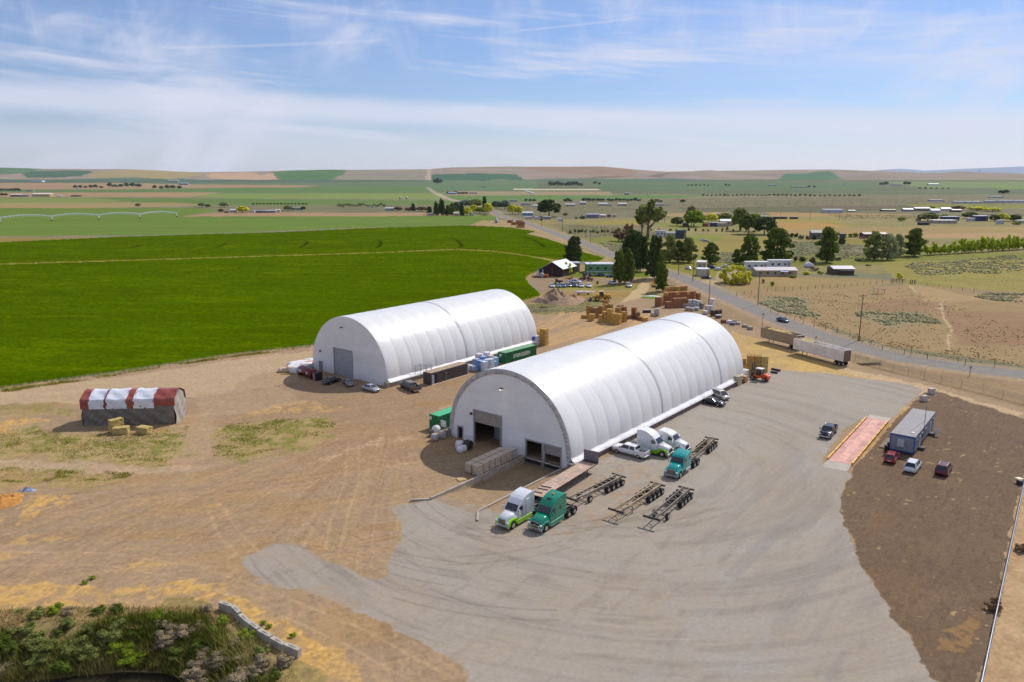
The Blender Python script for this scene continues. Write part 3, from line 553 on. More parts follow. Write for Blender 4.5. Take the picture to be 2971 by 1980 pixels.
# ------------------------------------------------------------------ the two fabric halls
def hall(O, L, seams, name, label, openings, big):
    t = thing(name, label, 'fabric hall', O+EX*HW/2, math.atan2(EX.y, EX.x))   # local x across, y along the hall
    W2 = HW/2; H0, H1 = 1.25, 14.2; n = 56; step = 3.7
    cuts = [0]+list(seams)+[L]; ribs = []
    for a, b in zip(cuts[:-1], cuts[1:]):
        k = max(1, round((b-a)/step)); ribs += [(a+(b-a)*i/k, a+(b-a)*(i+1)/k) for i in range(k)]
    def prof(th, off=0.):
        x = -math.cos(th); z = math.sin(th)
        return (x*(W2+off), H0+(H1-H0+off)*z**.97) if z > 1e-6 else (x*(W2+off), H0)
    ys = []
    for a, b in ribs:
        for i in range(12): ys.append((a+(b-a)*i/12, abs(math.sin(math.pi*i/12))**.5))
    ys.append((L, 0.))
    vs = []; rnd = random.Random(3)
    for y, s in ys:
        sm = min(abs(y-c) for c in seams)
        for k in range(n+1):
            th = math.pi*k/n; sh = .35+.65*abs(math.cos(th))**.6
            off = .10*s*sh*(1-.35*math.sin(th)**6)
            if sm < .5: off -= .05*(1-sm/.5)
            off += .012*math.sin(y*9+k*1.7)*sh
            x, z = prof(th, off); vs.append((x, y, z))
    fs = [(i*(n+1)+k, i*(n+1)+k+1, (i+1)*(n+1)+k+1, (i+1)*(n+1)+k) for i in range(len(ys)-1) for k in range(n)]
    white = mat('hall_fabric', (.74, .735, .73), .30, 0, .02, .25, spec=.45, kind='fabric', bscale=(.5, 1.6, .12))
    MB().add(vs, fs).build('fabric_cover', white, t, True)
    # far end wall
    MB().add([(prof(math.pi*k/n)[0], L-.05, prof(math.pi*k/n)[1]) for k in range(n+1)]+[(-W2, L-.05, 0), (W2, L-.05, 0)], [tuple(list(range(n+1))+[n+2, n+1])]).build('end_wall', white, t)
    # skirt of loose fabric over the foundation
    for sd_ in (-1, 1):
        m = MB(); prev = None; row = []
        for i in range(int(L/.6)+1):
            y = min(L, i*.6); w = .03*math.sin(i*1.9)+.04*math.sin(i*.7)
            row.append([(sd_*(W2+.02), y, H0+.55), (sd_*(W2+.30+w*.6), y, H0+.12+w*.3), (sd_*(W2+.78+w), y, H0-.10+w*.25), (sd_*(W2+.80+w), y, H0-.30+w*.5)])
        vv = [p for r in row for p in r]
        m.add(vv, [(4*i+j, 4*i+j+1, 4*i+j+5, 4*i+j+4) for i in range(len(row)-1) for j in range(3)]).build('skirt', mat('skirt_fabric', (.78, .76, .77), .5, 0, .06, 1.), t, True)
        fb = MB()
        for c in range(2):
            for i in range(int(L/1.5)):
                fb.box((sd_*(W2+.36), .75+1.5*i+(.35 if c else 0), .3+.6*c), (.66, 1.44, .57))
        fb.build('block_wall', mat('foundation_block', '6f6060' if big else '9a9088', .9, 0, .3, 1.4, .4), t, bevel=.03, seg=1)
    # ropes over the seams
    for sy in seams:
        for d in (-.16, .16):
            rp = MB()
            pts = [(*prof(math.pi*k/40, .07)[:1], sy+d, prof(math.pi*k/40, .07)[1]) for k in range(41)]
            for p, q_ in zip(pts[:-1], pts[1:]): rp.bar(p, q_, .04)
            rp.build('rope', mat('rope_grey', '8d8a90', .8), t)
    # front wall, cut round the openings
    xs = sorted(set([W2*(-math.cos(math.pi*k/72)) for k in range(73)]+[o[0] for o in openings]+[o[1] for o in openings]))
    m = MB(); base = lambda x: -1.3 if big and x > 17.2-W2 else 0.
    def top(x):
        q_ = max(0., 1-(x/W2)**2); return H0+(H1-H0)*math.sqrt(q_)**.97
    zsteps = 10
    def wr(x, z):          # gathered cloth near the foot of the wall
        return -.10*max(0., 1-z/2.6)*math.sin(x*1.1+z*2.3)*math.sin(z*3+x*.4)-.03*math.sin(z*1.2)
    for x0, x1 in zip(xs[:-1], xs[1:]):
        xm = (x0+x1)/2; spans = []; lo = base(xm)
        for o in sorted(openings, key=lambda q_: q_[2]):
            if o[0] <= xm <= o[1]:
                if o[2] > lo+.05: spans.append((lo, o[2], lo, o[2]))
                lo = o[3]
        spans.append((lo, top(x0), lo, top(x1)))
        for a0, a1, b0, b1 in spans:
            for k in range(zsteps):
                f0, f1 = k/zsteps, (k+1)/zsteps
                za, zb, zc, zd = a0+(a1-a0)*f0, b0+(b1-b0)*f0, b0+(b1-b0)*f1, a0+(a1-a0)*f1
                m.add([(x0, -.02+wr(x0, za), za), (x1, -.02+wr(x1, zb), zb), (x1, -.02+wr(x1, zc), zc), (x0, -.02+wr(x0, zd), zd)], [(0, 1, 2, 3)])
    m.build('front_wall', mat('front_fabric', (.80, .79, .78) if big else (.78, .77, .77), .6, 0, .04, .35, .12, kind='fabric', bscale=(.12, .12, .9) if big else (.1, .1, .35)), t)
    # inside floor is the ground; frames round each opening
    for o in openings:
        fr = MB(); w = .22
        fr.box((o[0]-w/2, .02, (o[2]+o[3])/2), (w, .34, o[3]-o[2])); fr.box((o[1]+w/2, .02, (o[2]+o[3])/2), (w, .34, o[3]-o[2])); fr.box(((o[0]+o[1])/2, .02, o[3]+w/2), (o[1]-o[0]+2*w, .36, w))
        fr.build('door_frame', mat('frame_white', '9b9896', .7, 0, .15, 1.), t, bevel=.02, seg=1)
        kind, drop = o[4], o[5]
        if kind == 'shutter':
            k = int((o[3]-o[2]-drop)/.28); sl = MB(); d = drop
            for i in range(max(1, int((o[3]-o[2])*(1-d)/.3))):
                zz = o[3]-.15-.3*i
                sl.box(((o[0]+o[1])/2, .06+.02*(i % 2), zz), (o[1]-o[0], .05, .27), rx=R(6))
            sl.build('roller_shutter', mat('shutter'+name, 'a39a90' if big else 'a9abb0', .6, .0, .12, 1.2), t)
        if kind == 'door': MB().box(((o[0]+o[1])/2, .05, (o[2]+o[3])/2), (o[1]-o[0], .06, o[3]-o[2])).build('door', mat('door_grey', '8f909c', .6), t, bevel=.01)
        if kind == 'open_door':
            MB().box((o[0]+.1, .5, (o[2]+o[3])/2), (.06, 1.0, o[3]-o[2])).build('door', mat('door_brown', '5b4336', .7), t)
    if big:
        # gathered band round the arch
        vs = []; nn = 300
        for k in range(nn+1):
            th = math.pi*k/nn
            for j, off in enumerate((.06, -.25, -.6, -.85)):
                x, z = prof(th, off); w = .10*math.sin(k*1.31)+.06*math.sin(k*2.9+1); dd_ = (.02, .20+w, .24+w*1.2, .06)[j]
                if j == 3: x, z = prof(th, off+.10*math.sin(k*1.31))
                vs.append((x, -dd_, z))
        MB().add(vs, [(4*k+j, 4*k+j+1, 4*k+4+j+1, 4*k+4+j) for k in range(nn) for j in range(3)]).build('edge_band', mat('band_fabric', 'b9b2ae', .8, 0, .2, 1.2), t, True)
        [MB().box((x_, -.35, .55), (1.0, .9, 1.2)).build('corner_block', mat('corner_block', '857b74', .9, 0, .3, 1.), t, bevel=.05) for x_ in (W2+.35, -W2-.2)]
        # dock bumpers under the two dock doors
        for o in openings[2:4]: MB().box(((o[0]+o[1])/2, -.28, -.42), (o[1]-o[0]-.3, .35, .42)).build('dock_bumper', mat('bumper_rubber', '1d1b1b', .8), t, bevel=.04)
        MB().box(((17.2+HW)/2-W2, .02, -.75), (HW-17.2-.6, .3, 1.2)).build('dock_wall', mat('dock_concrete', '8d8178', .9, 0, .2, 1.), t)
        # what one sees through the doors: racks and a post
        MB().box((-4.9, 4.2, 1.8), (1.6, 1.4, 3.6)).box((-1.0, 5.5, 1.4), (2.4, 1.5, 2.8)).build('stored_rack', mat('rack_grey', '8d9196', .5, .3), t, bevel=.05)
        MB().box((-2.7, 1.6, 3.), (.16, .16, 6.)).build('inner_post', mat('post_white', 'b8b2aa', .7), t)
        dk = MB(); dk.box((0, 16, 7), (HW-1.6, .2, 13.))
        dk.v = [(x, y, min(z, top(min(abs(x), W2-.1))-.4)) for x, y, z in dk.v]
        MB().box((0, 17, 3.2), (HW-4, 2.5, 6.4)).build('stored_goods', mat('dark_goods', '4a3f38', .9, 0, .4, .8), t)
    # lamps on the gable
    lm = MB(); lz = 10.9 if big else 11.6; lx = -.6 if big else -1.0
    lm.bar((lx, -.05, lz), (lx+.1, -.9, lz+.25), .08); lm.box((lx+.15, -1.0, lz+.2), (.55, .35, .16), rx=R(25)); lm.build('wall_lamp', mat('lamp_dark', '26262a', .5), t)
    s2 = MB().box((-W2+5.3 if big else -W2+3.2, -.22, 5.2 if big else 4.9), (.3, .35, .35)); s2.build('small_lamp', mat('lamp_dark', '26262a', .5), t)
    if big:
        MB().box((lx+.15, -1.02, lz+.09), (.45, .28, .03)).build('lamp_glass', mat('lamp_glow', (.9, .85, .7), .5, emit=((1, .9, .65), 6.)), t)
        ld = bpy.data.lights.new('lamp_light', 'SPOT'); ld.energy = 60; ld.color = (1, .88, .6); ld.spot_size = R(100); ld.shadow_soft_size = .15
        lo = bpy.data.objects.new('lamp_light', ld); C.objects.link(lo); lo.parent = t; lo.location = (lx+.15, -.95, lz); lo.rotation_euler = (R(-25), 0, 0)
    else:
        MB().box((W2+.2, -.35, .6), (1.2, .7, 1.25)).build('corner_block', mat('corner_block_pale', 'a09480', .9, 0, .3, 1.), t, bevel=.05)
    return t
W2_ = HW/2
hall(BIG0, 69.4, [30.6, 57.2], 'fabric_hall', 'longer white fabric storage hall with an open roller door and two dock doors', [
    (5.9-W2_, 11.9-W2_, 0., 5.9, 'shutter', .60), (2.1-W2_, 3.1-W2_, 0., 2.15, 'open_door', 0), (17.3-W2_, 20.5-W2_, -.05, 3.0, 'open', 0), (21.1-W2_, 24.2-W2_, -.05, 3.0, 'shutter', .45)], True)
hall(SML0, 55.2, [26.2], 'fabric_hall', 'shorter white fabric storage hall with a closed grey roller door, cars parked in front', [
    (8.2-W2_, 14.6-W2_, 0., 6.3, 'shutter', 0.), (2.6-W2_, 3.6-W2_, 0., 2.2, 'door', 0)], False)

def haze():
    o = MB().box((0, 16500, 200), (90000, 36000, 480)).build('haze', mat('haze_air', (1, 1, 1)))
    m = o.data.materials[0]; N, L = m.node_tree.nodes, m.node_tree.links; N.clear()
    v = N.new('ShaderNodeVolumePrincipled'); v.inputs['Color'].default_value = (.86, .91, 1, 1); v.inputs['Density'].default_value = HAZE; v.inputs['Anisotropy'].default_value = .3
    out = N.new('ShaderNodeOutputMaterial'); L.new(v.outputs[0], out.inputs['Volume']); o['kind'] = 'stuff'
HAZE = 1.6e-5
haze()
# ------------------------------------------------------------------ vehicles
GLASS = lambda: mat('window_glass', (.02, .025, .035), .08, 0, .05, spec=.9)
TYRE = lambda: mat('tyre_rubber', (.018, .017, .017), .85, 0, .3, 2.)
RIM = lambda: mat('rim_alloy', (.45, .45, .46), .35, .8, .1)
DARK = lambda: mat('dark_trim', (.02, .02, .022), .6, 0, .1)
def paint(n, h): return mat('paint_'+n, h, .22, .05, .05, 1.5, coat=.6)
def wheel(parent, x, y, r, w, rimm=None, dual=False, name='wheel', out=1, rr=.58):
    m = MB(); m.cyl((x, y-w/2, r), (x, y+w/2, r), r, 18)
    if dual: m = MB(); m.cyl((x, y-w/2, r), (x, y-.03, r), r, 16).cyl((x, y+.03, r), (x, y+w/2, r), r, 16).cyl((x, y-.05, r), (x, y+.05, r), r*.6, 12)
    o = m.build(name, TYRE(), parent, bevel=.04, seg=2)
    yo = y+out*w/2
    MB().cyl((x, yo-out*.06, r), (x, yo+out*.012, r), r*rr, 14).cyl((x, yo, r), (x, yo+out*.05, r), r*.2, 8).build('rim', rimm or RIM(), o)
    return o
CARS = {  # L, W, wheelbase, wheel r, body stations (x, top z, half width), cabin (x0 base front, x1 roof front, x2 roof rear, x3 base rear), roof z, belt z
 'sedan': dict(L=4.8, W=1.82, wb=2.75, r=.33, st=[(2.38, .55, .70), (2.28, .66, .84), (1.7, .80, .90), (.95, .92, .91), (-1.45, .97, .91), (-2.1, .96, .88), (-2.36, .86, .80), (-2.4, .6, .74)], cab=(1.05, .35, -.95, -1.65), rz=1.43, bz=.93),
 'coupe': dict(L=5.0, W=1.92, wb=2.95, r=.37, st=[(2.48, .55, .78), (2.4, .80, .90), (1.7, .90, .95), (.75, .96, .95), (-1.5, 1.0, .96), (-2.2, 1.02, .92), (-2.47, .92, .84), (-2.5, .6, .8)], cab=(.85, .1, -.95, -1.8), rz=1.42, bz=.97),
 'suv': dict(L=4.7, W=1.88, wb=2.7, r=.36, st=[(2.33, .6, .74), (2.25, .86, .86), (1.6, 1.0, .92), (.95, 1.06, .93), (-1.8, 1.08, .93), (-2.2, 1.06, .90), (-2.33, .95, .86), (-2.36, .6, .8)], cab=(1.1, .45, -1.75, -2.2), rz=1.68, bz=1.05),
 'van': dict(L=5.0, W=1.95, wb=3.0, r=.34, st=[(2.48, .6, .76), (2.4, .82, .88), (1.9, .98, .95), (1.4, 1.08, .96), (-2.1, 1.1, .96), (-2.35, 1.06, .94), (-2.46, .9, .9), (-2.48, .55, .86)], cab=(1.75, .85, -2.05, -2.4), rz=1.78, bz=1.06),
 'wagon': dict(L=4.65, W=1.76, wb=2.65, r=.32, st=[(2.3, .55, .70), (2.2, .70, .82), (1.6, .84, .87), (.95, .92, .88), (-1.8, .95, .88), (-2.2, .93, .85), (-2.3, .85, .82), (-2.32, .55, .76)], cab=(1.05, .4, -1.7, -2.15), rz=1.48, bz=.93),
}
def car(kind, col, wr, wf, label, name=None, cat='car', group=None, far=True, roofcol=None, z=0.):
    "wr, wf: photo points where the nearer rear and front wheels touch the ground"
    k = CARS[kind]; P, Q = G(*wr), G(*wf); b = brg(P, Q); mid = (P+Q)/2; perp = Vector((math.cos(b), -math.sin(b), 0))
    side = 1 if perp.dot(mid) > 0 else -1          # away from the camera
    loc = mid+perp*side*(k['W']/2-.1); loc.z = z
    t = thing(name or {'sedan': 'sedan', 'coupe': 'coupe', 'suv': 'sport_utility_car', 'van': 'minivan', 'wagon': 'station_wagon'}[kind], label, cat, loc, rot(b), group)
    pm = paint(col, col) if isinstance(col, str) else col
    rings = []
    for x, zt, hw in k['st']:
        zb = .24 if abs(x) < k['L']/2-.2 else .34
        rings.append([(x, -hw*.96, zb), (x, -hw, (zb+zt)/2), (x, -hw*.97, zt-.10), (x, -hw*.86, zt), (x, hw*.86, zt), (x, hw*.97, zt-.10), (x, hw, (zb+zt)/2), (x, hw*.96, zb)])
    MB().loft(rings).build('body', pm, t, True).data
    o = t.children[-1] if t.children else None
    x0, x1, x2, x3 = k['cab']; wb_ = k['W']/2-.09; wt = wb_-.22; rz, bz = k['rz'], k['bz']
    MB().add([(x0, -wb_, bz), (x0, wb_, bz), (x1, wt, rz-.05), (x1, -wt, rz-.05), (x3, -wb_, bz), (x3, wb_, bz), (x2, wt, rz-.05), (x2, -wt, rz-.05)],
             [(0, 1, 2, 3), (4, 7, 6, 5), (0, 3, 7, 4), (1, 5, 6, 2), (3, 2, 6, 7)]).build('windows', GLASS(), t)
    rf = MB().box(((x1+x2)/2, 0, rz-.03), (x1-x2+.12, 2*wt+.06, .09), tx=.93, ty=.86)
    ro = rf.build('roof', pm, t, bevel=.03)
    pl = MB()
    for s in (-1, 1):
        pl.bar((x0, s*wb_, bz), (x1, s*wt, rz-.05), .09, .07).bar((x3, s*wb_, bz), (x2, s*wt, rz-.05), .14 if kind != 'sedan' else .2, .07)
        xm = (x1+x2)/2; pl.bar((xm, s*(wb_+.005), bz-.02), (xm, s*(wt+.005), rz-.05), .10, .05)
        if kind in ('suv', 'van', 'wagon'): pl.bar((xm-.95, s*(wb_+.005), bz-.02), (xm-.9, s*(wt+.005), rz-.05), .12, .05)
    pl.build('pillars', pm, t)
    if kind == 'suv':
        for s in (-1, 1): MB().bar((x1-.1, s*(wt-.05), rz+.07), (x2+.1, s*(wt-.05), rz+.07), .05).build('roof_rail', mat('rail_silver', (.5, .5, .52), .3, .8), t)
    L2 = k['L']/2; st = k['st']
    for s in (-1, 1):
        MB().box((L2-.13, s*(st[1][2]-.24), .64 if kind in ('sedan', 'wagon') else .74), (.18, .36, .15)).build('headlight', mat('lamp_clear', (.75, .78, .8), .1, 0, .05), t, bevel=.03)
        MB().box((-L2+.09, s*(st[-2][2]-.16), .80 if kind in ('sedan', 'wagon', 'coupe') else .92), (.12, .26, .22 if kind != 'wagon' else .3)).build('taillight', mat('lamp_red', (.35, .01, .01), .15), t, bevel=.02)
        MB().box((x0-.25, s*(wb_+.16), bz+.08), (.14, .2, .13)).build('mirror', pm, t, bevel=.03)
    MB().box((L2-.08, 0, .5), (.14, st[1][2]*1.1, .22)).build('grille', DARK(), t, bevel=.02)
    MB().box((-L2+.02, 0, .58), (.05, .5, .13)).build('number_plate', mat('plate', (.6, .6, .62), .5), t)
    for x in (k['wb']/2, -k['wb']/2):
        for s in (-1, 1):
            wheel(t, x, s*(k['W']/2-.11), k['r'], .22, out=s)
    return t
def pickup(col, wr, wf, label, group=None, wbase=3.8, bed='empty', sc=1., z=0.):
    P, Q = G(*wr), G(*wf); b = brg(P, Q); mid = (P+Q)/2; perp = Vector((math.cos(b), -math.sin(b), 0)); side = 1 if perp.dot(mid) > 0 else -1
    loc = mid+perp*side*.9; loc.z = z
    t = thing('pickup_truck', label, 'pickup truck', loc, rot(b), group); pm = paint(col, col)
    w = 1.0; h = wbase/2
    rings = [[(x, -a*.97, zb), (x, -a, .85), (x, -a*.96, zt-.06), (x, -a*.86, zt), (x, a*.86, zt), (x, a*.96, zt-.06), (x, a, .85), (x, a*.97, zb)] for x, zt, a, zb in
             ((h+.98, .95, .86, .5), (h+.9, 1.12, .95, .42), (h+.2, 1.22, w, .40), (h-.55, 1.27, w, .40), (h-.6, 1.27, w, .40), (-h+.55, 1.30, w, .42))]
    MB().loft(rings).build('body', pm, t, True)
    # bed: four walls and a floor
    x0, x1 = -h+.55, -h-1.25; bd = MB()
    bd.box(((x0+x1)/2, -w+.05, .88), (x0-x1, .10, .92)).box(((x0+x1)/2, w-.05, .88), (x0-x1, .10, .92)).box((x1+.05, 0, .9), (.10, 2*w-.22, .86)).box(((x0+x1)/2, 0, .72), (x0-x1, 2*w-.22, .08))
    bd.build('cargo_bed', pm, t, bevel=.03)
    MB().box(((x0+x1)/2, 0, .775), (x0-x1-.12, 2*w-.24, .03)).build('bed_liner', DARK(), t)
    if bed == 'load':
        m = MB(); r = random.Random(2)
        for i in range(7): m.box((x1+.4+r.random()*.9, r.uniform(-.6, .6), .95), (.35, .3, .25), rz=r.random()*3)
        m.build('cargo', mat('cargo_light', '9a8f85', .8), t, bevel=.04)
    a0, a1, a2, a3 = h-.55, h-1.15, -h+.75, -h+.6; wb_, wt, bz, rz = .95, .76, 1.25, 1.86
    MB().add([(a0, -wb_, bz), (a0, wb_, bz), (a1, wt, rz-.05), (a1, -wt, rz-.05), (a3, -wb_, bz), (a3, wb_, bz), (a2, wt, rz-.05), (a2, -wt, rz-.05)],
             [(0, 1, 2, 3), (4, 7, 6, 5), (0, 3, 7, 4), (1, 5, 6, 2), (3, 2, 6, 7)]).build('windows', GLASS(), t)
    MB().box(((a1+a2)/2, 0, rz-.02), (a1-a2+.15, 2*wt+.06, .1), tx=.93, ty=.86).build('roof', pm, t, bevel=.03)
    pl = MB()
    for s in (-1, 1):
        pl.bar((a0, s*wb_, bz), (a1, s*wt, rz-.05), .1, .08).bar((a3, s*wb_, bz), (a2, s*wt, rz-.05), .26, .08).bar(((a1+a2)/2-.1, s*(wb_+.005), bz), ((a1+a2)/2-.1, s*(wt+.005), rz-.05), .14, .05)
    pl.build('pillars', pm, t)
    for s in (-1, 1):
        MB().box((h+.93, s*.74, .92), (.14, .34, .26)).build('headlight', mat('lamp_clear', (.75, .78, .8), .1, 0, .05), t, bevel=.03)
        MB().box((x1-.01, s*.9, .98), (.08, .16, .42)).build('taillight', mat('lamp_red', (.35, .01, .01), .15), t, bevel=.02)
        MB().box((a0-.1, s*1.2, 1.38), (.12, .22, .28)).build('mirror', DARK(), t, bevel=.03)
        for x in (h, -h): wheel(t, x, s*(w-.13), .40, .28, out=s)
    MB().box((h+.97, 0, .82), (.1, 1.1, .4)).build('grille', DARK(), t, bevel=.02)
    MB().box((h+1.05, 0, .55), (.16, 1.9, .22)).build('bumper', mat('chrome', (.6, .6, .62), .2, 1.), t, bevel=.03)
    MB().box((x1-.1, 0, .55), (.16, 1.9, .2)).build('bumper', mat('chrome', (.6, .6, .62), .2, 1.), t, bevel=.03)
    return t

CHROME = lambda: mat('chrome', (.6, .6, .62), .2, 1.)
def tractor(loc, b, label, top, low, style, group='road tractors parked in the yard'):
    t = thing('semi_truck', label, 'semi truck', loc, rot(b), group)
    pm = paint(top, top); lm = paint(low, low)
    tall = style in ('aero', 'volvo'); day = style == 'day'
    roof = 4.0 if tall else (3.35 if not day else 3.1); back = -1.35 if tall else (-.9 if not day else -.1)
    # hood
    def ring(x, hw, z0, z1, r=.16): return [(x, -hw, z0), (x, -hw, z1-r), (x, -hw+r*1.4, z1), (x, hw-r*1.4, z1), (x, hw, z1-r), (x, hw, z0)]
    MB().loft([ring(4.0, .62, .75, 1.45), ring(3.85, .74, .72, 1.68), ring(3.0, .86, .72, 1.92), ring(2.1, 1.02, .72, 2.08)]).build('hood', pm, t, True)
    # fenders with an arch
    for s in (-1, 1):
        fm = MB(); arc = [(3.0+.66*math.cos(a), .52+.70*math.sin(a)) for a in np.linspace(math.pi*1.0, 0, 13)]
        outer = [(2.05, .62), (2.1, 1.2), (2.45, 1.42), (3.2, 1.45), (3.75, 1.25), (3.98, .95), (4.0, .6)]
        pts = outer[::-1]+[(2.34, .60)]+arc[1:-1]+[(3.66, .60)]
        fm.prism([(x, z) for x, z in outer]+[(x, z) for x, z in arc[::-1]], s*.68, s*1.17)
        fm.build('fender', lm, t, bevel=.05)
        MB().box((3.93, s*.92, 1.08), (.22, .34, .22)).build('headlight', mat('lamp_clear', (.75, .78, .8), .1, 0, .05), t, bevel=.05)
    MB().box((4.02, 0, .55), (.22, 2.36, .40)).build('bumper', CHROME() if style != 'teal' else mat('bumper_grey', (.35, .35, .36), .4, .6), t, bevel=.07)
    g = MB().box((4.02, 0, 1.12), (.08, 1.08, .76)); go = g.build('grille', mat('grille_dark', (.03, .03, .035), .6, .2), t, bevel=.02)
    gb = MB(); [gb.bar((4.07, y, .80), (4.07, y, 1.46), .03) for y in np.linspace(-.48, .48, 9)]
    if style == 'volvo': gb = MB().bar((4.08, -.5, .85), (4.08, .5, 1.42), .06)
    gb.box((4.05, 0, 1.5), (.08, 1.16, .06)).build('grille_trim', CHROME(), go)
    # cab and sleeper from a side profile, rounded by bevel
    if tall: prof = [(2.12, 1.0), (2.14, 2.05), (1.55, 2.86), (1.36, 3.05), (.95, 3.42), (.45, 3.70), (-.1, 3.88), (-.7, 3.97), (back, 4.0), (back, .85), (.4, .8)]
    elif day: prof = [(2.12, 1.0), (2.14, 2.05), (1.65, 2.75), (1.4, 2.98), (.9, 3.2), (.2, 3.28), (back, 3.2), (back, .9)]
    else: prof = [(2.12, 1.0), (2.14, 2.05), (1.6, 2.80), (1.35, 3.02), (.8, 3.22), (0, 3.34), (back, 3.36), (back, .85), (.4, .8)]
    n = len(prof)
    def sec(y, k): return [(x, y, z if z < 2.2 else 2.2+(z-2.2)*k) for x, z in prof]
    MB().loft([sec(-1.10, .93), sec(-1.04, .985), sec(-.7, 1.), sec(.7, 1.), sec(1.04, .985), sec(1.10, .93)]).build('cab', pm, t, bevel=.05)
    wsx = (2.13, 2.08, 1.57, 2.84) if tall else ((2.13, 2.08, 1.66, 2.74) if day else (2.13, 2.08, 1.61, 2.79))
    dx, dz = .035, .03
    ws = MB().add([(wsx[0]+dx, -.98, wsx[1]+dz), (wsx[0]+dx, .98, wsx[1]+dz), (wsx[2]+dx, .88, wsx[3]-.04+dz), (wsx[2]+dx, -.88, wsx[3]-.04+dz), (wsx[0]-.2, -.98, wsx[1]), (wsx[0]-.2, .98, wsx[1]), (wsx[2]-.2, .88, wsx[3]-.1), (wsx[2]-.2, -.88, wsx[3]-.1)], [(0, 1, 2, 3), (7, 6, 5, 4), (0, 4, 5, 1), (3, 2, 6, 7), (0, 3, 7, 4), (1, 5, 6, 2)])
    ws.build('windshield', GLASS(), t)
    for s in (-1, 1):
        y = s*1.115
        MB().prism([(1.95, 2.05), (1.55, 2.62), (1.0, 2.66), (1.0, 2.0)], y-.012, y+.012).build('side_window', GLASS(), t)
        dr = MB(); 
        for p_, q_ in (((2.0, 1.95), (2.0, 1.05)), ((.92, 2.7), (.92, .95)), ((2.0, 1.05), (.92, .95))): dr.bar((p_[0], y, p_[1]), (q_[0], y, q_[1]), .025)
        dr.build('door_seam', DARK(), t)
        if tall:
            MB().prism([(-.15, 2.05), (-.15, 2.55), (-.55, 2.55), (-.55, 2.05)], y-.012, y+.012).build('sleeper_window', GLASS(), t)
            MB().prism([(.05, 3.0), (-.25, 3.22), (-.75, 3.24), (-.75, 2.95)], y-.03*s-.012, y-.03*s+.012).build('sleeper_window', GLASS(), t)
        elif not day: MB().prism([(-.2, 2.2), (-.2, 2.6), (-.6, 2.6), (-.6, 2.2)], y-.012, y+.012).build('sleeper_window', GLASS(), t)
        # skirts, tank, steps
        if tall: MB().box((.45, s*1.10, .62), (3.2, .16, .62)).build('side_skirt', lm, t, bevel=.04)
        else: MB().cyl((1.1, s*.92, .68), (-.7 if not day else -.1, s*.92, .68), .33, 16).build('fuel_tank', CHROME(), t, bevel=.03)
        MB().box((1.45, s*1.14, .42), (.9, .12, .08)).box((1.45, s*1.12, .78), (.8, .12, .05)).build('step', CHROME(), t)
        mi = MB().bar((1.98, s*1.1, 2.35), (2.02, s*1.42, 2.4), .04).box((2.0, s*1.42, 2.12), (.12, .2, .62)); mi.build('mirror', CHROME() if not tall else pm, t, bevel=.03)
        if style in ('teal', 'day'): MB().cyl((.02 if day else -1.05, s*1.0, 1.0), (.02 if day else -1.05, s*1.0, 3.75), .09, 10).build('exhaust_stack', CHROME(), t)
    if style == 'aero': # side extenders behind the sleeper
        for s in (-1, 1): MB().box((-.2, s*1.16, 2.3), (.7, .06, 1.9)).build('side_fairing', pm, t, bevel=.02)
    if tall:
        for s in (-1, 1): MB().box((back-.2, s*1.08, 2.4), (.42, .05, 3.0)).build('side_extender', pm, t, bevel=.02)
    if style == 'volvo':
        MB().prism([(1.02, 3.36), (.62, 3.66), (.60, 3.62), (1.0, 3.32)], -.38, .38).build('roof_window', GLASS(), t)
        MB().box((-.2, 0, 3.98), (.25, .3, .12)).build('beacon', mat('beacon_orange', (.8, .2, .02), .3), t, bevel=.03)
        b2 = MB()
        for z in (.55, .85, 1.15): b2.bar((4.35, -1.0+.2*(z > 1), z), (4.35, 1.0-.2*(z > 1), z), .07)
        for y in (-1., 1.): b2.bar((4.35, y, .55), (4.35, y*.8, 1.15), .07).bar((4.35, y, .55), (4.0, y, .55), .07)
        b2.build('bull_bar', CHROME(), t)
    # chassis behind
    f = MB()
    for s in (-1, 1): f.box((-1.45, s*.43, .95), (5.9, .12, .28))
    for x in (-1.9, -2.6, -3.3, -4.2): f.box((x, 0, .95), (.12, .8, .22))
    f.build('frame', mat('frame_black', (.03, .028, .027), .6, 0, .3), t)
    MB().box((-3.0, 0, 1.17), (1.0, .95, .10)).box((-3.0, 0, 1.10), (.5, .5, .12)).build('coupling_plate', mat('plate_greasy', (.06, .055, .05), .4, .5), t, bevel=.03)
    MB().box((-1.72, 0, 1.13), (.5, .9, .05)).build('deck_plate', mat('deck_alloy', (.4, .4, .4), .4, .8), t)
    ax = MB(); [ax.cyl((x, -1.0, .52), (x, 1.0, .52), .10) for x in (-2.35, -3.7)]; ax.build('axle', mat('frame_black', (.03, .028, .027), .6, 0, .3), t)
    for s in (-1, 1):
        wheel(t, 3.0, s*1.02, .52, .30, out=s, rimm=mat('rim_bright', (.55, .54, .5), .3, .7))
        for x in (-2.35, -3.7): wheel(t, x, s*.92, .52, .62, out=s, dual=True, rimm=mat('rim_bright', (.55, .54, .5), .3, .7), rr=.5)
        MB().box((-4.38, s*.9, .62), (.04, .6, .6)).build('mud_flap', DARK(), t)
    return t

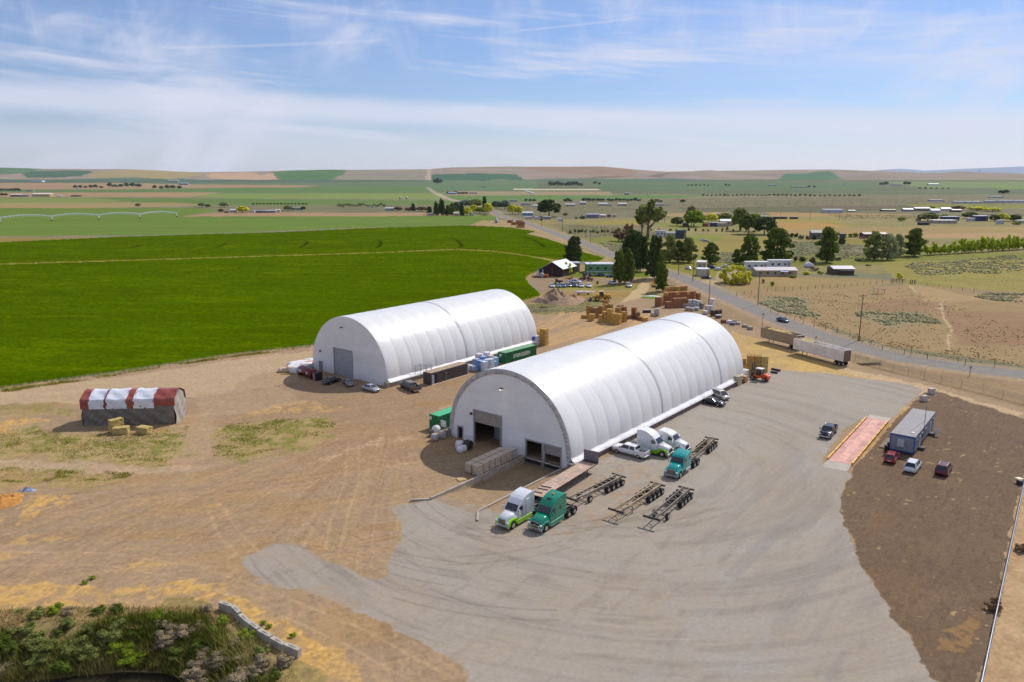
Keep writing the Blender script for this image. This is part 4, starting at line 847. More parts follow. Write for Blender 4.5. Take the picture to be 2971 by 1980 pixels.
def chassis(far, near, label, wide=1.22, diag=True, jeep=True, legs=False, colr='6f6558', narrow=False):
    "container chassis between two ends (ground points); front end = near"
    F, Nn = Vector(far), Vector(near); b = brg(F, Nn); L = (F-Nn).length
    t = thing('container_chassis', label, 'trailer chassis', Vector(((F.x+Nn.x)/2, (F.y+Nn.y)/2, 0)), rot(b), 'container chassis parked in the yard')
    h = L/2; fm = mat('chassis_steel'+colr, colr, .6, .3, .3, 1.2)
    r = MB(); gn = h-2.6
    for s in (-1, 1):
        r.box(((gn-h)/2, s*.52, 1.12), (gn+h, .16, .34)).bar((gn, s*.52, 1.14), (gn+.5, s*.48, 1.24), .14, .24).box(((gn+.5+h)/2, s*.48, 1.26), (h-gn-.5, .14, .2))
    r.build('main_beam', fm, t)
    c = MB(); k = int(L/1.1)
    for i in range(k):
        x = -h+.4+i*(L-.6)/k; z = 1.12 if x < gn else 1.26
        if diag:
            c.bar((x, -.5, z+.1), (x+.9, .5, z+.1), .07) if i % 2 else c.bar((x, .5, z+.1), (x+.9, -.5, z+.1), .07)
        if i % 2 == 0 or not diag: c.bar((x, -.5, z+.08), (x, .5, z+.08), .09)
    c.build('cross_member', fm, t)
    MB().box((h-.1, 0, 1.28), (.26, 2.44, .24)).build('front_bolster', mat('bolster_dark', '2b2426', .6, .2, .3), t, bevel=.03)
    MB().box((-h+.12, 0, 1.2), (.26, 2.44, .24)).box((-h+.05, 0, .62), (.1, 2.2, .12)).build('rear_bolster', mat('bolster_rust', '5a4a3c', .7, .2, .3), t, bevel=.03)
    xs = [-h+.75+1.22*i for i in range(4)]
    for x in xs:
        MB().cyl((x, -.95, .5), (x, .95, .5), .08).build('axle', fm, t)
        for s in (-1, 1): wheel(t, x, s*.92, .50, .60, out=s, dual=True, rimm=mat('rim_dusty', (.5, .47, .42), .5, .3), rr=.5)
    if jeep:
        x = h-3.3
        MB().cyl((x, -.9, .5), (x, .9, .5), .08).build('axle', fm, t)
        for s in (-1, 1): wheel(t, x, s*.98, .50, .34, out=s, rimm=mat('rim_dusty', (.5, .47, .42), .5, .3))
    if legs:
        for s in (-1, 1): MB().box((h-3.1, s*.85, .62), (.14, .14, 1.2)).box((h-3.1, s*.85, .03), (.3, .3, .06)).build('landing_leg', fm, t)
        MB().bar((h-3.1, -.85, 1.1), (h-3.1, .85, 1.1), .1).build('leg_brace', fm, t)
    return t

# ---- trucks in the yard
TB = R(-142.5); fwd = Vector((math.sin(TB), math.cos(TB), 0)); tr_ = Vector((math.cos(TB), -math.sin(TB), 0))
def by_front_wheel(u, v, b, side=None):
    "centre of a tractor whose nearer front wheel stands at this photo point"
    f = Vector((math.sin(b), math.cos(b), 0)); pr = Vector((math.cos(b), -math.sin(b), 0)); P = G(u, v)
    s = 1 if pr.dot(P) > 0 else -1
    return P-f*3.0+pr*s*1.02
tractor(by_front_wheel(1487.6, 1535, TB), TB, 'white road tractor with lime green fenders, beside the tall green one', 'd9dadf', '8fd400', 'aero')
tractor(by_front_wheel(1582.8, 1543, TB), TB, 'tall dark green road tractor with an orange beacon and chrome bull bar', '058468', '058468', 'volvo')
tractor(by_front_wheel(1972, 1388, R(-144)), R(-144), 'turquoise conventional road tractor pulling a container chassis', '129490', '129490', 'teal')
B2 = R(127.5)
tractor(by_front_wheel(1921, 1327.5, B2), B2, 'white road tractor with lime green fenders, parked beside the white pickup', 'e4e4e6', '7fc800', 'aero')
p2 = by_front_wheel(1921, 1327.5, B2)+Vector((math.cos(B2), -math.sin(B2), 0))*-3.3+Vector((math.sin(B2), math.cos(B2), 0))*1.4
tractor(p2, B2, 'all white low-roof road tractor, farthest of the pair nosed out from the hall', 'e2e3e6', 'dcdde0', 'day2')
def gz(u, v, z=1.2): p = G(u, v, z); return (p.x, p.y, 0)
chassis(gz(1797, 1379), gz(1655, 1450), 'grey container chassis with ladder cross members behind the tall green tractor', diag=False, jeep=True, colr='9c8f80')
chassis(gz(1909.3, 1404), gz(1786, 1484.5), 'pale container chassis with zigzag bracing standing on landing legs', jeep=False, legs=True, colr='a39177')
chassis(gz(1992, 1416), gz(1889, 1505), 'dark brown container chassis with a front axle, nearest the open yard', colr='766b64')
chassis(gz(2065.5, 1271.4), gz(1990, 1337), 'narrow container chassis hitched behind the turquoise tractor', jeep=False, colr='7a6a55')
pickup('e3e2e4', (1851.3, 1331.8), (1789, 1315.6), 'white crew-cab pickup with odds and ends in its bed', bed='load', wbase=4.1)
pickup('55504d', (1196.1, 1140), (1161.4, 1124.7), 'dull grey pickup with an empty black bed beside the dark container office', wbase=4.2)
pickup('0f1a2c', (2425, 1257), (2410, 1274), 'dark navy pickup driving towards the camera beside the red weighbridge', wbase=3.7)
car('sedan', '0a1020', (956.1, 1117.5), (986.7, 1107.5), 'dark blue sedan seen from behind, leftmost car in front of the shorter hall')
car('sedan', '77767c', (1005.2, 1123.1), (996.3, 1112.2), 'grey sedan seen from behind in front of the grey roller door')
car('sedan', 'a9abb3', (1056.5, 1133), (1080.5, 1139.5), 'silver sedan with its bright bonnet pointing right, near the hall corner')
car('van', 'b9b4ae', (2054, 1147.5), (2101, 1166), 'pale gold minivan alongside the longer hall')
car('coupe', '241d2b', (2039, 1171), (2088, 1182), 'dark purple-black fastback sedan beside the pale minivan')
car('wagon', '8c1c18', (2597, 1346), (2606.5, 1331.5), 'older red station wagon at the corner of the site office')
car('suv', 'd6d7dd', (2658.4, 1373.8), (2670.3, 1358.5), 'white sport utility car with roof rails behind the site office')
car('suv', '5e0f1c', (2749, 1383), (2759.5, 1368), 'maroon sport utility car parked on its own on the dark gravel')
car('sedan', '2c3446', (2254, 931.5), (2276, 937.5), 'dark blue-grey sedan driving on the country road')
# flatbed trailer
def flatbed():
    F, Nn = G(1714, 1339, 1.45), G(1553, 1437, 1.45); b = brg(F, Nn); L = (F-Nn).length; t = thing('flatbed_trailer', 'flatbed trailer with worn pale plank deck and a ribbed headboard', 'trailer', Vector(((F.x+Nn.x)/2, (F.y+Nn.y)/2, 0)), rot(b))
    h = L/2
    d = MB()
    for i in range(10): d.box((0, -1.17+.26*i, 1.42), (L, .245, .07))
    d.build('plank_deck', mat('worn_planks', 'b39a88', .85, 0, .25, 1.1, .2), t)
    f = MB()
    for s in (-1, 1): f.box((0, s*.5, 1.15), (L-.4, .14, .42)).box((0, s*1.31, 1.38), (L, .06, .16))
    for i in range(14): f.box((-h+.6+i*(L-1.2)/13, 0, 1.3), (.08, 2.5, .12))
    f.build('frame', mat('flat_frame', '4c3b36', .8, 0, .3), t)
    hb = MB().box((-h-.1, 0, 2.3), (.10, 2.65, 1.75))
    for i in range(9): hb.box((-h-.02, -1.2+.3*i, 2.3), (.07, .10, 1.7))
    hb.box((-h-.1, 0, 3.2), (.16, 2.7, .08)); hb.build('headboard', mat('headboard_alloy', '8d8890', .5, .5, .15), t)
    MB().box((-h+.35, 0, 1.5), (.5, 2.5, .12)).build('chain_tray', mat('flat_frame', '4c3b36', .8, 0, .3), t)
    for x in (h-1.2, h-2.5):
        for s in (-1, 1): wheel(t, x, s*.95, .5, .6, out=s, dual=True, rr=.5)
    for s in (-1, 1): MB().box((-h+2.7, s*.9, .65), (.14, .14, 1.3)).build('landing_leg', mat('flat_frame', '4c3b36', .8, 0, .3), t)
    for i, x in enumerate((h-.8, h-2.2, h-3.2)):
        MB().bar((x, -1.1, 1.52), (x-.2, .6, 1.55), .09).build('winch_strap', DARK(), t)
flatbed()
# hopper trailers by the road
def hopper(far, near, colr, label, load, door):
    F, Nn = G(*far, 1.25), G(*near, 1.25); b = brg(F, Nn); L = (F-Nn).length; t = thing('hay_trailer', label, 'trailer', Vector(((F.x+Nn.x)/2, (F.y+Nn.y)/2, 0)), rot(b), 'open-top hay trailers by the road')
    h = L/2; H = 2.75; z0 = 1.25; m = mat('trailer_side'+colr, colr, .7, .0, .15, .5, kind='dirty' if colr == 'a8957c' else None)
    w = MB()
    for s in (-1, 1):
        w.box((0, s*1.25, z0+H/2), (L, .06, H))
        for i in range(int(L/.45)): w.box((-h+.3+i*.45, s*1.29, z0+H/2), (.10, .08, H-.15))
        w.box((0, s*1.27, z0+H), (L, .14, .12))
    w.build('side_wall', m, t)
    MB().box((0, 0, z0), (L, 2.5, .12)).build('floor', mat('trailer_floor', '3a322c', .9), t)
    e = MB().box((-h+.04, 0, z0+H/2), (.07, 2.44, H)); e.build('front_wall', m, t)
    dm = mat('tail_door'+colr, door, .8, 0, .2); e = MB().box((h-.04, 0, z0+H/2), (.07, 2.44, H-.1))
    for i in range(6): e.box((h, -1.05+.42*i, z0+H/2), (.08, .08, H-.3))
    e.build('tail_door', dm, t)
    MB().box((h-.02, 0, z0+H+.02), (.14, 2.6, .2)).build('top_rail', mat('rail_white', 'cfcac2', .6), t)
    for x in (-h*.75, -h*.35, h*.3, h*.62): MB().bar((x, -1.25, z0+H+.05), (x, 1.25, z0+H+.05), .09).build('cross_bow', m, t)
    r = random.Random(5); vs = []; nx, ny = 40, 8; x0, x1 = load
    for i in range(nx+1):
        for j in range(ny+1):
            f = i/nx; e_ = min(1, min(f, 1-f)*7); vs.append((x0*h+(x1-x0)*h*f, -1.2+2.4*j/ny, z0+.3+(H-.35)*e_+r.uniform(-.14, .16)+.12*math.sin(i*.9)))
    MB().add(vs, [(i*(ny+1)+j, (i+1)*(ny+1)+j, (i+1)*(ny+1)+j+1, i*(ny+1)+j+1) for i in range(nx) for j in range(ny)]).build('hay_load', mat('loose_hay', 'b09a5c', .9, 0, .3, 2., .6, bscale=5), t, True)
    for x in (h-1.1, h-2.4):
        for s in (-1, 1): wheel(t, x, s*.95, .5, .6, out=s, dual=True, rr=.5)
    MB().box((h-1.75, 0, .95), (2.6, 1.2, .4)).build('bogie', DARK(), t)
    for s in (-1, 1): MB().box((-h+2.9, s*.8, .6), (.14, .14, 1.2)).build('landing_leg', mat('rust_leg', '8a5a40', .8), t)
    return t
a_ = hopper((2216, 977), (2322, 1003.5), 'a8957c', 'weathered tan open-top trailer heaped with hay chaff', (-1, .62), '6a4a3c')
a_ = hopper((2311, 1011), (2457, 1049), 'e4deda', 'white open-top trailer with dark diamond patches, part filled with hay', (-.95, -.3), '7d6c60')
for x in (-4.6, 3.6): MB().add([(x-.75, 1.345, 3.05), (x, 1.345, 3.35), (x+.75, 1.345, 3.05), (x, 1.345, 2.75), (x-.75, 1.33, 3.05), (x, 1.33, 3.35), (x+.75, 1.33, 3.05), (x, 1.33, 2.75)], [(0, 1, 2, 3), (7, 6, 5, 4), (0, 4, 5, 1), (1, 5, 6, 2), (2, 6, 7, 3), (3, 7, 4, 0)]).build('diamond_patch', mat('patch_dark', '3b3438', .7), a_)
# ---- containers
def container(N_, b, L, colr, top, label, name='shipping_container', text=None, ends='doors', Hc=2.75, off=1):
    "N_ = nearest bottom corner; box runs along bearing b, width to its left"
    f = Vector((math.sin(b), math.cos(b), 0)); lft = Vector((-math.cos(b), math.sin(b), 0))
    c = N_+f*L/2+lft*1.22; t = thing(name, label, 'shipping container', c, rot(b)); m = mat('steel_'+colr, colr, .45, .1, .12, .8); h = L/2
    w = MB()
    k = int(L/.28)
    for s in (-1, 1):
        w.box((0, s*1.17, Hc/2), (L-.3, .04, Hc-.3))
        for i in range(k): w.box((-h+.3+i*(L-.6)/(k-1), s*1.20, Hc/2), (.13, .05, Hc-.34), tx=1.)
    w.build('side_wall', m, t)
    fr = MB()
    for x in (-h+.08, h-.08):
        for y in (-1.14, 1.14): fr.box((x, y, Hc/2), (.16, .16, Hc))
        for z in (.09, Hc-.07): fr.box((x, 0, z), (.15, 2.3, .16))
    for y in (-1.16, 1.16):
        for z in (.09, Hc-.07): fr.box((0, y, z), (L-.3, .13, .16))
    fr.build('corner_frame', mat('frame_'+colr, tuple(min(1, c_*.9+.02) for c_ in lin(colr)), .5), t, bevel=.015, seg=1)
    tp = MB().box((0, 0, Hc-.03), (L-.3, 2.2, .04))
    for i in range(int(L/.4)): tp.box((-h+.35+i*.4, 0, Hc), (.16, 2.1, .03))
    tp.build('roof', mat('roof_'+top, top, .6, 0, .15, .6), t)
    for x, s in ((-h+.06, -1), (h-.06, 1)):
        d = MB().box((x, 0, Hc/2), (.05, 2.16, Hc-.34)); do = d.build('door' if s < 0 else 'end_wall', m, t)
        if s < 0:
            lr = MB()
            for y in (-.85, -.35, .35, .85): lr.cyl((x-.05, y, .2), (x-.05, y, Hc-.2), .025, 6)
            lr.box((x-.04, 0, Hc/2), (.03, .03, Hc-.3)); lr.build('lock_rod', m, do)
    if text:
        for yy, rz_, x_ in ((-1.235, 0., 0),):
            cu = bpy.data.curves.new('letter', 'FONT'); cu.body = text; cu.size = 1.12; cu.extrude = .01; cu.align_x = 'CENTER'; cu.align_y = 'CENTER'; cu.space_character = 1.05; cu.offset = .035; cu.shear = .12
            ob = bpy.data.objects.new('tmp', cu); C.objects.link(ob); dg = bpy.context.evaluated_depsgraph_get(); me = bpy.data.meshes.new_from_object(ob.evaluated_get(dg)); bpy.data.objects.remove(ob)
            me.name = 'lettering'; me.materials.clear(); me.materials.append(mat('letter_white', 'c9d2c8', .6))
            lo = bpy.data.objects.new('lettering', me); C.objects.link(lo); lo.parent = t; lo.location = (.2, yy, Hc/2-.05); lo.rotation_euler = (math.pi/2, 0, 0); lo.scale = (1.05, 1.15, 1)
            me2 = me.copy(); l2 = bpy.data.objects.new('small_lettering', me2); C.objects.link(l2); l2.parent = t; l2.location = (-h+.0-.02, .1, Hc-.5); l2.rotation_euler = (math.pi/2, 0, -math.pi/2); l2.scale = (.16, .2, 1)
    return t
# local frame: +X along b; the right side (-Y local) faces the camera
evb = brg(G(1465.8, 1055.9), G(1557.7, 1031))
ev = container(G(1465.8, 1056.5), evb, 12.2, '14683c', '7fae84', 'green shipping container with EVERGREEN in white letters on its side', text='EVERGREEN')
def badge(t, x, y, z):
    o = MB().cyl((x, y, z), (x-.02, y, z), .36, 20).build('round_badge', mat('badge_white', 'cdd8cf', .6), t); return o
badge(ev, -6.13, .35, 1.95)
g2 = container(G(1273.7, 1250.8), HB, 12.2, '0a7040', '4fbf8a', 'green shipping container beside the left corner of the longer hall, doors facing out'); badge(g2, -6.13, .85, 2.1)
dk = container(G(1250.5, 1118.6), brg(G(1250.5, 1118.6), G(1350.8, 1089)), 12.2, '4c474c', 'b0977a', 'charcoal container office with dusty tan roof and an open doorway', 'container_office')
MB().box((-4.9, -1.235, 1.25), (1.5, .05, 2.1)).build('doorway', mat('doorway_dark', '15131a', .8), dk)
MB().box((-5.5, -1.30, 1.2), (.75, .06, 2.1)).build('door', mat('door_blue_grey', '97a3b4', .5), dk, bevel=.02)
MB().box((-1.2, -1.26, 1.9), (.15, .1, .25)).bar((-1.2, -1.26, 1.9), (-1.2, -1.26, .1), .05).build('meter_box', mat('meter_pale', 'a9a9ab', .6), dk)
MB().box((6.2, -.3, 1.3), (.25, 1.9, 2.4)).build('open_end_door', mat('end_door_pale', 'b4aeb0', .6), dk)
MB().box((0, -1.45, .05), (12.2, .25, .1)).build('timber_sill', mat('timber_pale', 'c9b49a', .8), dk)
# guard rail box behind the office
t = thing('steel_cage', 'thin steel pipe cage standing between the shorter hall and the container office', 'cage', G(1232, 1100)); m = MB()
for x in (0, 1.2, 2.4, 3.6): m.bar((x-2, -.6, 0), (x-2, -.6, 3.6), .07).bar((x-2, .6, 0), (x-2, .6, 3.0), .07)
for z in (2.2, 3.2): m.bar((-2, -.6, z), (1.6, -.6, z), .07).bar((-2, .6, z), (1.6, .6, z), .07)
m.build('pipe', mat('pipe_grey', '9a9aa0', .5, .4), t)

# ---- weighbridge
def weigh():
    A, B_, Cc, D = G(2400, 1339), G(2469.7, 1352.5), G(2576.8, 1225.9), G(2515.6, 1214.8)
    b = brg(A, D); ctr = (A+B_+Cc+D)/4; L = ((D-A).length+(Cc-B_).length)/2
    t = thing('weighbridge', 'long pink-red truck weighbridge with yellow side rails', 'weighbridge', ctr, rot(b)); h = L/2
    MB().box((0, 0, .12), (L, 3.5, .24)).build('deck', mat('weigh_red', 'ba857c', .7, 0, .3, .45, .15, kind=None), t, bevel=.02)
    MB().box((0, 0, .245), (L*.96, 1.3, .006)).build('worn_strip', mat('weigh_worn', 'cf9c8e', .8, 0, .2, 1.), t)
    rm = mat('rail_yellow', 'd9a448', .6, 0, .2, 1.)
    for s in (-1, 1):
        n = 8 if s < 0 else 6
        for i in range(n):
            x0, x1 = -h+.2+i*(L-.4)/n, -h+.2+(i+1)*(L-.4)/n-.25
            MB().box(((x0+x1)/2, s*1.92, .42), (x1-x0, .26, .26)).box((x0+.2, s*1.92, .14), (.15, .2, .3)).box((x1-.2, s*1.92, .14), (.15, .2, .3)).build('side_rail', rm, t, bevel=.04)
    for s in (-1, 1):
        MB().add([(s*h, -1.9, .23), (s*h, 1.9, .23), (s*(h+3.0), 1.9, .02), (s*(h+3.0), -1.9, .02), (s*h, -1.9, -.1), (s*h, 1.9, -.1), (s*(h+3.0), 1.9, -.1), (s*(h+3.0), -1.9, -.1)], [(0, 1, 2, 3), (7, 6, 5, 4), (0, 4, 5, 1), (1, 5, 6, 2), (2, 6, 7, 3), (3, 7, 4, 0)]).build('concrete_apron', mat('apron_concrete', 'aaa396', .9, 0, .1, .8), t)
weigh()
# ---- site office
def office():
    z = 3.35; A, B_, Cc, D = G(2587, 1257.3, z), G(2661.8, 1268.4, z), G(2712.8, 1194.4, z), G(2643, 1184.3, z)
    b = R(37.6); L = ((D-A).length+(Cc-B_).length)/2; ctr = (A+B_+Cc+D)/4; ctr.z = 0; W = 3.7; h = L/2
    t = thing('site_office', 'long grey portable site office with blue trim and an air conditioner on its end', 'portable office', ctr, rot(b))
    m = mat('office_grey', '8a9098', .6, .1, .08, 1.); w = MB().box((0, 0, 1.85), (L, W, 2.8))
    for s in (-1, 1):
        for i in range(int(L/.3)): w.box((-h+.15+i*.3, s*(W/2+.012), 1.85), (.14, .03, 2.7))
    for i in range(12): w.box((-h-.012, -W/2+.2+i*.3, 1.85), (.03, .14, 2.7))
    w.build('wall', m, t)
    rf = MB().box((0, 0, z-.06), (L+.2, W+.2, .10), tx=.99, ty=.97)
    rf.build('roof', mat('office_roof', '8f8c8c', .8, 0, .1, .5), t, bevel=.02)
    bl = mat('trim_blue', '1c3f95', .5)
    tr = MB().box((-h-.04, 0, z-.22), (.08, W+.2, .24)).box((-h-.04, 0, .48), (.08, W+.1, .14))
    for s in (-1, 1): tr.box((-h-.04, s*(W/2), 1.8), (.10, .16, 2.8)).box((0, s*(W/2+.05), z-.2), (L+.1, .06, .18))
    tr.build('trim', bl, t)
    ac = MB().box((-h-.35, .15, 2.0), (.6, 1.05, 1.25)).box((-h-.2, -.45, 1.1), (.08, .08, 1.1)); ac.build('air_conditioner', mat('ac_white', 'a9aeb6', .6), t, bevel=.04)
    for i, x in enumerate((-h+1.8, -h+6.2, -h+9.3, h-1.4)):
        f = MB().box((x, -W/2-.05, 2.0), (1.1, .06, 1.0)).build('window', mat('window_frame_w', 'a4aab4', .5), t); MB().box((x, -W/2-.09, 2.0), (.9, .03, .8)).build('pane', GLASS(), f)
    for i, x in enumerate((-h+4.4, h-4)):
        MB().box((x, -W/2-.05, 1.45), (.95, .06, 2.0)).build('door', mat('door_pale_g', '9aa2ae', .6), t, bevel=.01)
        MB().box((x, -W/2-.5, .25), (1.1, .9, .5)).build('step', mat('step_dark', '57504c', .8), t)
    MB().box((h-4, -W/2-1.2, .9), (.05, .9, .9), rz=.3).build('handrail', mat('rail_white', 'cfcac2', .6), t)
    sk = MB()
    for i in range(7): sk.box((-h+.6+i*(L-1.2)/6, 0, .22), (.4, W-.3, .44))
    sk.build('support_block', mat('support_grey', '5c5653', .9), t)
    MB().cyl((-h+2.0, -1.1, z), (-h+2.0, -1.1, z+.12), .3, 12).build('roof_vent', mat('vent_white', 'd5d5d5', .5), t)
    # timber walkway on its left side with steps
    st = thing('timber_walkway', 'slatted pale timber steps along the left side of the site office', 'steps', ctr+Vector((-math.cos(b), math.sin(b), 0))*(W/2+1.1)-Vector((math.sin(b), math.cos(b), 0))*(h-3.6), rot(b))
    for i in range(14): MB().box((-2.8+i*.42, 0, .28-.0*i), (.2, 1.3, .06)).build('tread', mat('tread_pale', 'a99a86', .8), st)
    for s in (-1, 1): MB().box((0, s*.6, .15), (6.0, .08, .2)).build('stringer', mat('tread_pale', 'a99a86', .8), st)
    a = thing('antenna_mast', 'thin tall mast with guy wire beside the site office', 'mast', ctr+Vector((math.cos(b), -math.sin(b), 0))*(W/2+.35)-Vector((math.sin(b), math.cos(b), 0))*(h-5.2))
    MB().cyl((0, 0, 0), (0, 0, 7.6), .05, 8).build('pole', mat('mast_grey', '6a6a70', .5, .5), a)
    MB().bar((0, 0, 4.9), (-3.2, -1.5, 3.4), .03).build('guy_wire', DARK(), a)
    q_ = thing('scooter', 'small dark machine standing at the left corner of the site office', 'machine', G(2574, 1308), .6)
    MB().box((0, 0, .8), (1.1, .6, .5)).box((.3, 0, 1.2), (.3, .5, .5)).build('body', mat('machine_black', '1b1a20', .5), q_, bevel=.1)
    for x in (-.5, .5): MB().cyl((x, -.12, .32), (x, .12, .32), .32, 14).build('wheel', TYRE(), q_)
office()
# ------------------------------------------------------------------ bales, pallets, bags
HAYC = {'gold': 'c09a52', 'tan': 'a8834e', 'brown': '8a6a48', 'rust': '9a6a48', 'pale': 'b8a468'}
def hay(c): return mat('hay_'+c, HAYC[c], .95, 0, .25, 1.5, .6, kind='hay')
_bm = {}
def bale(loc, rz, c, label, group, size=(2.4, 1.2, 1.15), name='hay_bale', seed=0):
    key = (c, size, seed % 4)
    if key not in _bm:
        r = random.Random(seed); bm = bmesh.new(); bmesh.ops.create_cube(bm, size=1); bmesh.ops.subdivide_edges(bm, edges=bm.edges, cuts=4, use_grid_fill=True)
        for v in bm.verts:
            p = v.co; v.co = Vector((p.x*size[0], p.y*size[1], p.z*size[2]+size[2]/2))
            k = (abs(p.x) > .45)+(abs(p.y) > .45)+(abs(p.z) > .45)
            if k >= 2: v.co = Vector((v.co.x*.965, v.co.y*.965, size[2]/2+(v.co.z-size[2]/2)*.965))
            v.co += Vector((r.uniform(-.03, .03), r.uniform(-.03, .03), r.uniform(-.03, .03) if p.z > -.4 else 0))
        me = bpy.data.meshes.new(name); bm.to_mesh(me); bm.free(); me.materials.append(hay(c)); _bm[key] = me
    o = bpy.data.objects.new(name, _bm[key]); C.objects.link(o); o.location = loc; o.rotation_euler = (0, 0, rz)
    return tag(o, label, 'hay bale', group)
LV = ['lowest', 'second', 'third', 'top', 'fifth']
ORD = ['first', 'second', 'third', 'fourth', 'fifth', 'sixth', 'seventh', 'eighth', 'ninth', 'tenth', 'eleventh', 'twelfth', 'thirteenth', 'fourteenth', 'fifteenth', 'sixteenth', 'seventeenth', 'eighteenth', 'nineteenth', 'twentieth']
LVW = lambda i, n: 'only' if n == 1 else ('topmost' if i == n-1 else ('lowest' if i == 0 else ['', 'second', 'third', 'fourth'][i]))
rnd = random.Random(11)
# loose pile behind the longer hall: columns (photo point of the base, height, colour)
crp = lambda x, y: (1680+x*.1275, 840+y*.1275)
pile = [(130, 660, 1, 'tan'), (240, 600, 3, 'tan'), (290, 715, 2, 'gold'), (360, 650, 3, 'brown'), (520, 735, 2, 'gold'), (500, 600, 3, 'tan'), (610, 740, 3, 'gold'), (600, 560, 3, 'tan'), (700, 760, 4, 'gold'), (700, 560, 3, 'tan'),
        (790, 780, 3, 'gold'), (890, 795, 3, 'gold'), (880, 640, 3, 'tan'), (1010, 745, 3, 'tan'), (600, 400, 2, 'rust'), (930, 430, 1, 'rust'), (1000, 620, 3, 'rust')]
for i, (x, y, n, c) in enumerate(sorted(pile)):
    p = G(*crp(x, y)); rz = rot(HB)+rnd.uniform(-.2, .2)
    for k in range(n): bale(p+Vector((rnd.uniform(-.15, .15), rnd.uniform(-.15, .15), 1.12*k)), rz+rnd.uniform(-.08, .08)+(math.pi/2 if (i+k) % 2 else 0), c, f'{c} bale, {LVW(k, n)} in the {ORD[i]} column from left of the loose hay pile', 'hay bales in the loose pile', (1.9, 1.6, 1.12), seed=i*5+k)
for i, (x, y, n, c) in enumerate([(1130, 670, 1, 'brown'), (1250, 640, 3, 'rust'), (1330, 670, 2, 'brown'), (1400, 700, 1, 'rust'), (1480, 715, 1, 'gold')]):
    p = G(*crp(x, y))
    for k in range(n): bale(p+Vector((0, 0, 1.12*k)), rot(HB)+i*.3, c, f'{c} bale, {LVW(k, n)} in column {i+1} of the small cluster beside the loose pile', 'bales in the small cluster', (2.1, 1.5, 1.12), seed=i+k)
# long brown stack
crq = lambda x, y: (1880+x*.1275, 820+y*.1275)
rowsq = [((400, 580), (880, 555), 6, 3, 'rust', 'front row'), ((360, 500), (1010, 470), 8, 4, 'rust', 'middle row'), ((390, 440), (860, 410), 6, 5, 'tan', 'rear row')]
for (a, b_, n, hgt, c, w) in rowsq:
    A, B_ = G(*crq(*a)), G(*crq(*b_)); rz = rot(brg(A, B_))
    for i in range(n):
        p = A.lerp(B_, (i+.5)/n); L = (B_-A).length/n
        for k in range(hgt):
            if w == 'front row' and k == 2 and i < 2: continue
            bale(p+Vector((0, 0, 1.1*k)), rz, c if k < 3 or i % 3 else 'gold', f'brown bale, {["lowest","second","third","fourth","topmost"][k]} layer, {ORD[i]} from left, {w} of the long stack', 'bales of the long brown stack', (round(L*.98, 2), 1.7, 1.1), seed=i*3+k)
for i, (x, y, n) in enumerate([(240, 545, 3), (1000, 470, 4), (1110, 440, 3)]):
    for k in range(n): bale(G(*crq(x, y))+Vector((0, 0, 1.1*k)), rot(HB), 'rust', f'reddish bale, {LVW(k, n)} in the {["left end column","column near the right end","right end column"][i]} of the long stack', 'bales of the long brown stack', (1.9, 2.2, 1.1), seed=i+k)
# columns behind the right end of the shorter hall
for i, (u, v, n) in enumerate([(1560, 990, 3), (1568, 996, 3), (1578, 1002, 4)]):
    for k in range(n): bale(G(u, v)+Vector((0, 0, 1.15*k)), rot(HB), 'gold' if i else 'tan', f'golden bale, {LVW(k, n)} in the {["rear","middle","near"][i]} column behind the shorter hall', 'bales at the end of the shorter hall', (1.7, 1.9, 1.15), seed=i+k)
# stack behind the orange forklift
A, B_ = G(2167, 1086), G(2227, 1089); dv_ = (B_-A); L = dv_.length/3; rz = rot(brg(A, B_)); dp = Vector((-dv_.y, dv_.x, 0)).normalized()
for i in range(3):
    for k in range(4):
        for j in range(2): bale(A+dv_*(i+.5)/3+dp*(.8+1.35*j)+Vector((0, 0, 1.08*k)), rz, 'pale' if (i == 2) else 'tan', f'bale, {LVW(k, 4)} layer, {["left","middle","right"][i]} column, {["near","rear"][j]} side of the forklift stack', 'bales stacked behind the forklift', (round(L*.99, 2), 1.3, 1.08), seed=i*4+k)
for i, (u, v, n) in enumerate([(2157, 1084, 2), (2150, 1078, 3)]):
    for k in range(n): bale(G(u, v)+Vector((0, 0, 1.05*k)), rz+.2, 'gold', f'orange bale, {LVW(k, n)} in the {["near","rear"][i]} column between hall and forklift', 'bales beside the hall end', (1.9, 1.2, 1.05), seed=i+k)
# three bales by the tarpaulin stack
bale(G(352, 1258), .2, 'pale', 'pale hay bale on the grass, lowest of the pair by the striped tarpaulin stack', 'bales by the tarpaulin stack', (2.7, 1.6, 1.25), seed=1)
bale(G(338, 1252), .95, 'pale', 'pale hay bale lying left behind the pair by the tarpaulin stack', 'bales by the tarpaulin stack', (2.4, 1.3, 1.25), seed=2)
bale(G(338, 1252)+Vector((.1, 0, 1.24)), .9, 'pale', 'pale hay bale raised on another by the tarpaulin stack', 'bales by the tarpaulin stack', (2.4, 1.3, 1.15), seed=3)
bale(G(420, 1257), -.35, 'pale', 'pale hay bale lying alone to the right on the grass by the tarpaulin stack', 'bales by the tarpaulin stack', (2.7, 1.5, 1.25), seed=4)
# bales by the far road
for i, (u, v, n, w) in enumerate([(1480, 647, 2, 3), (1492, 653, 2, 3), (1507, 652, 3, 4), (1512, 656, 3, 4), (1510, 661, 1, 5)]):
    for k in range(n): bale(G(u, v)+Vector((0, 0, 1.3*k)), .3, 'rust', f'reddish bale, {LVW(k, n)} in the {ORD[i]} heap from left beside the far road', 'bales by the far road', (float(w+2), 3.0, 1.3), seed=i+k)
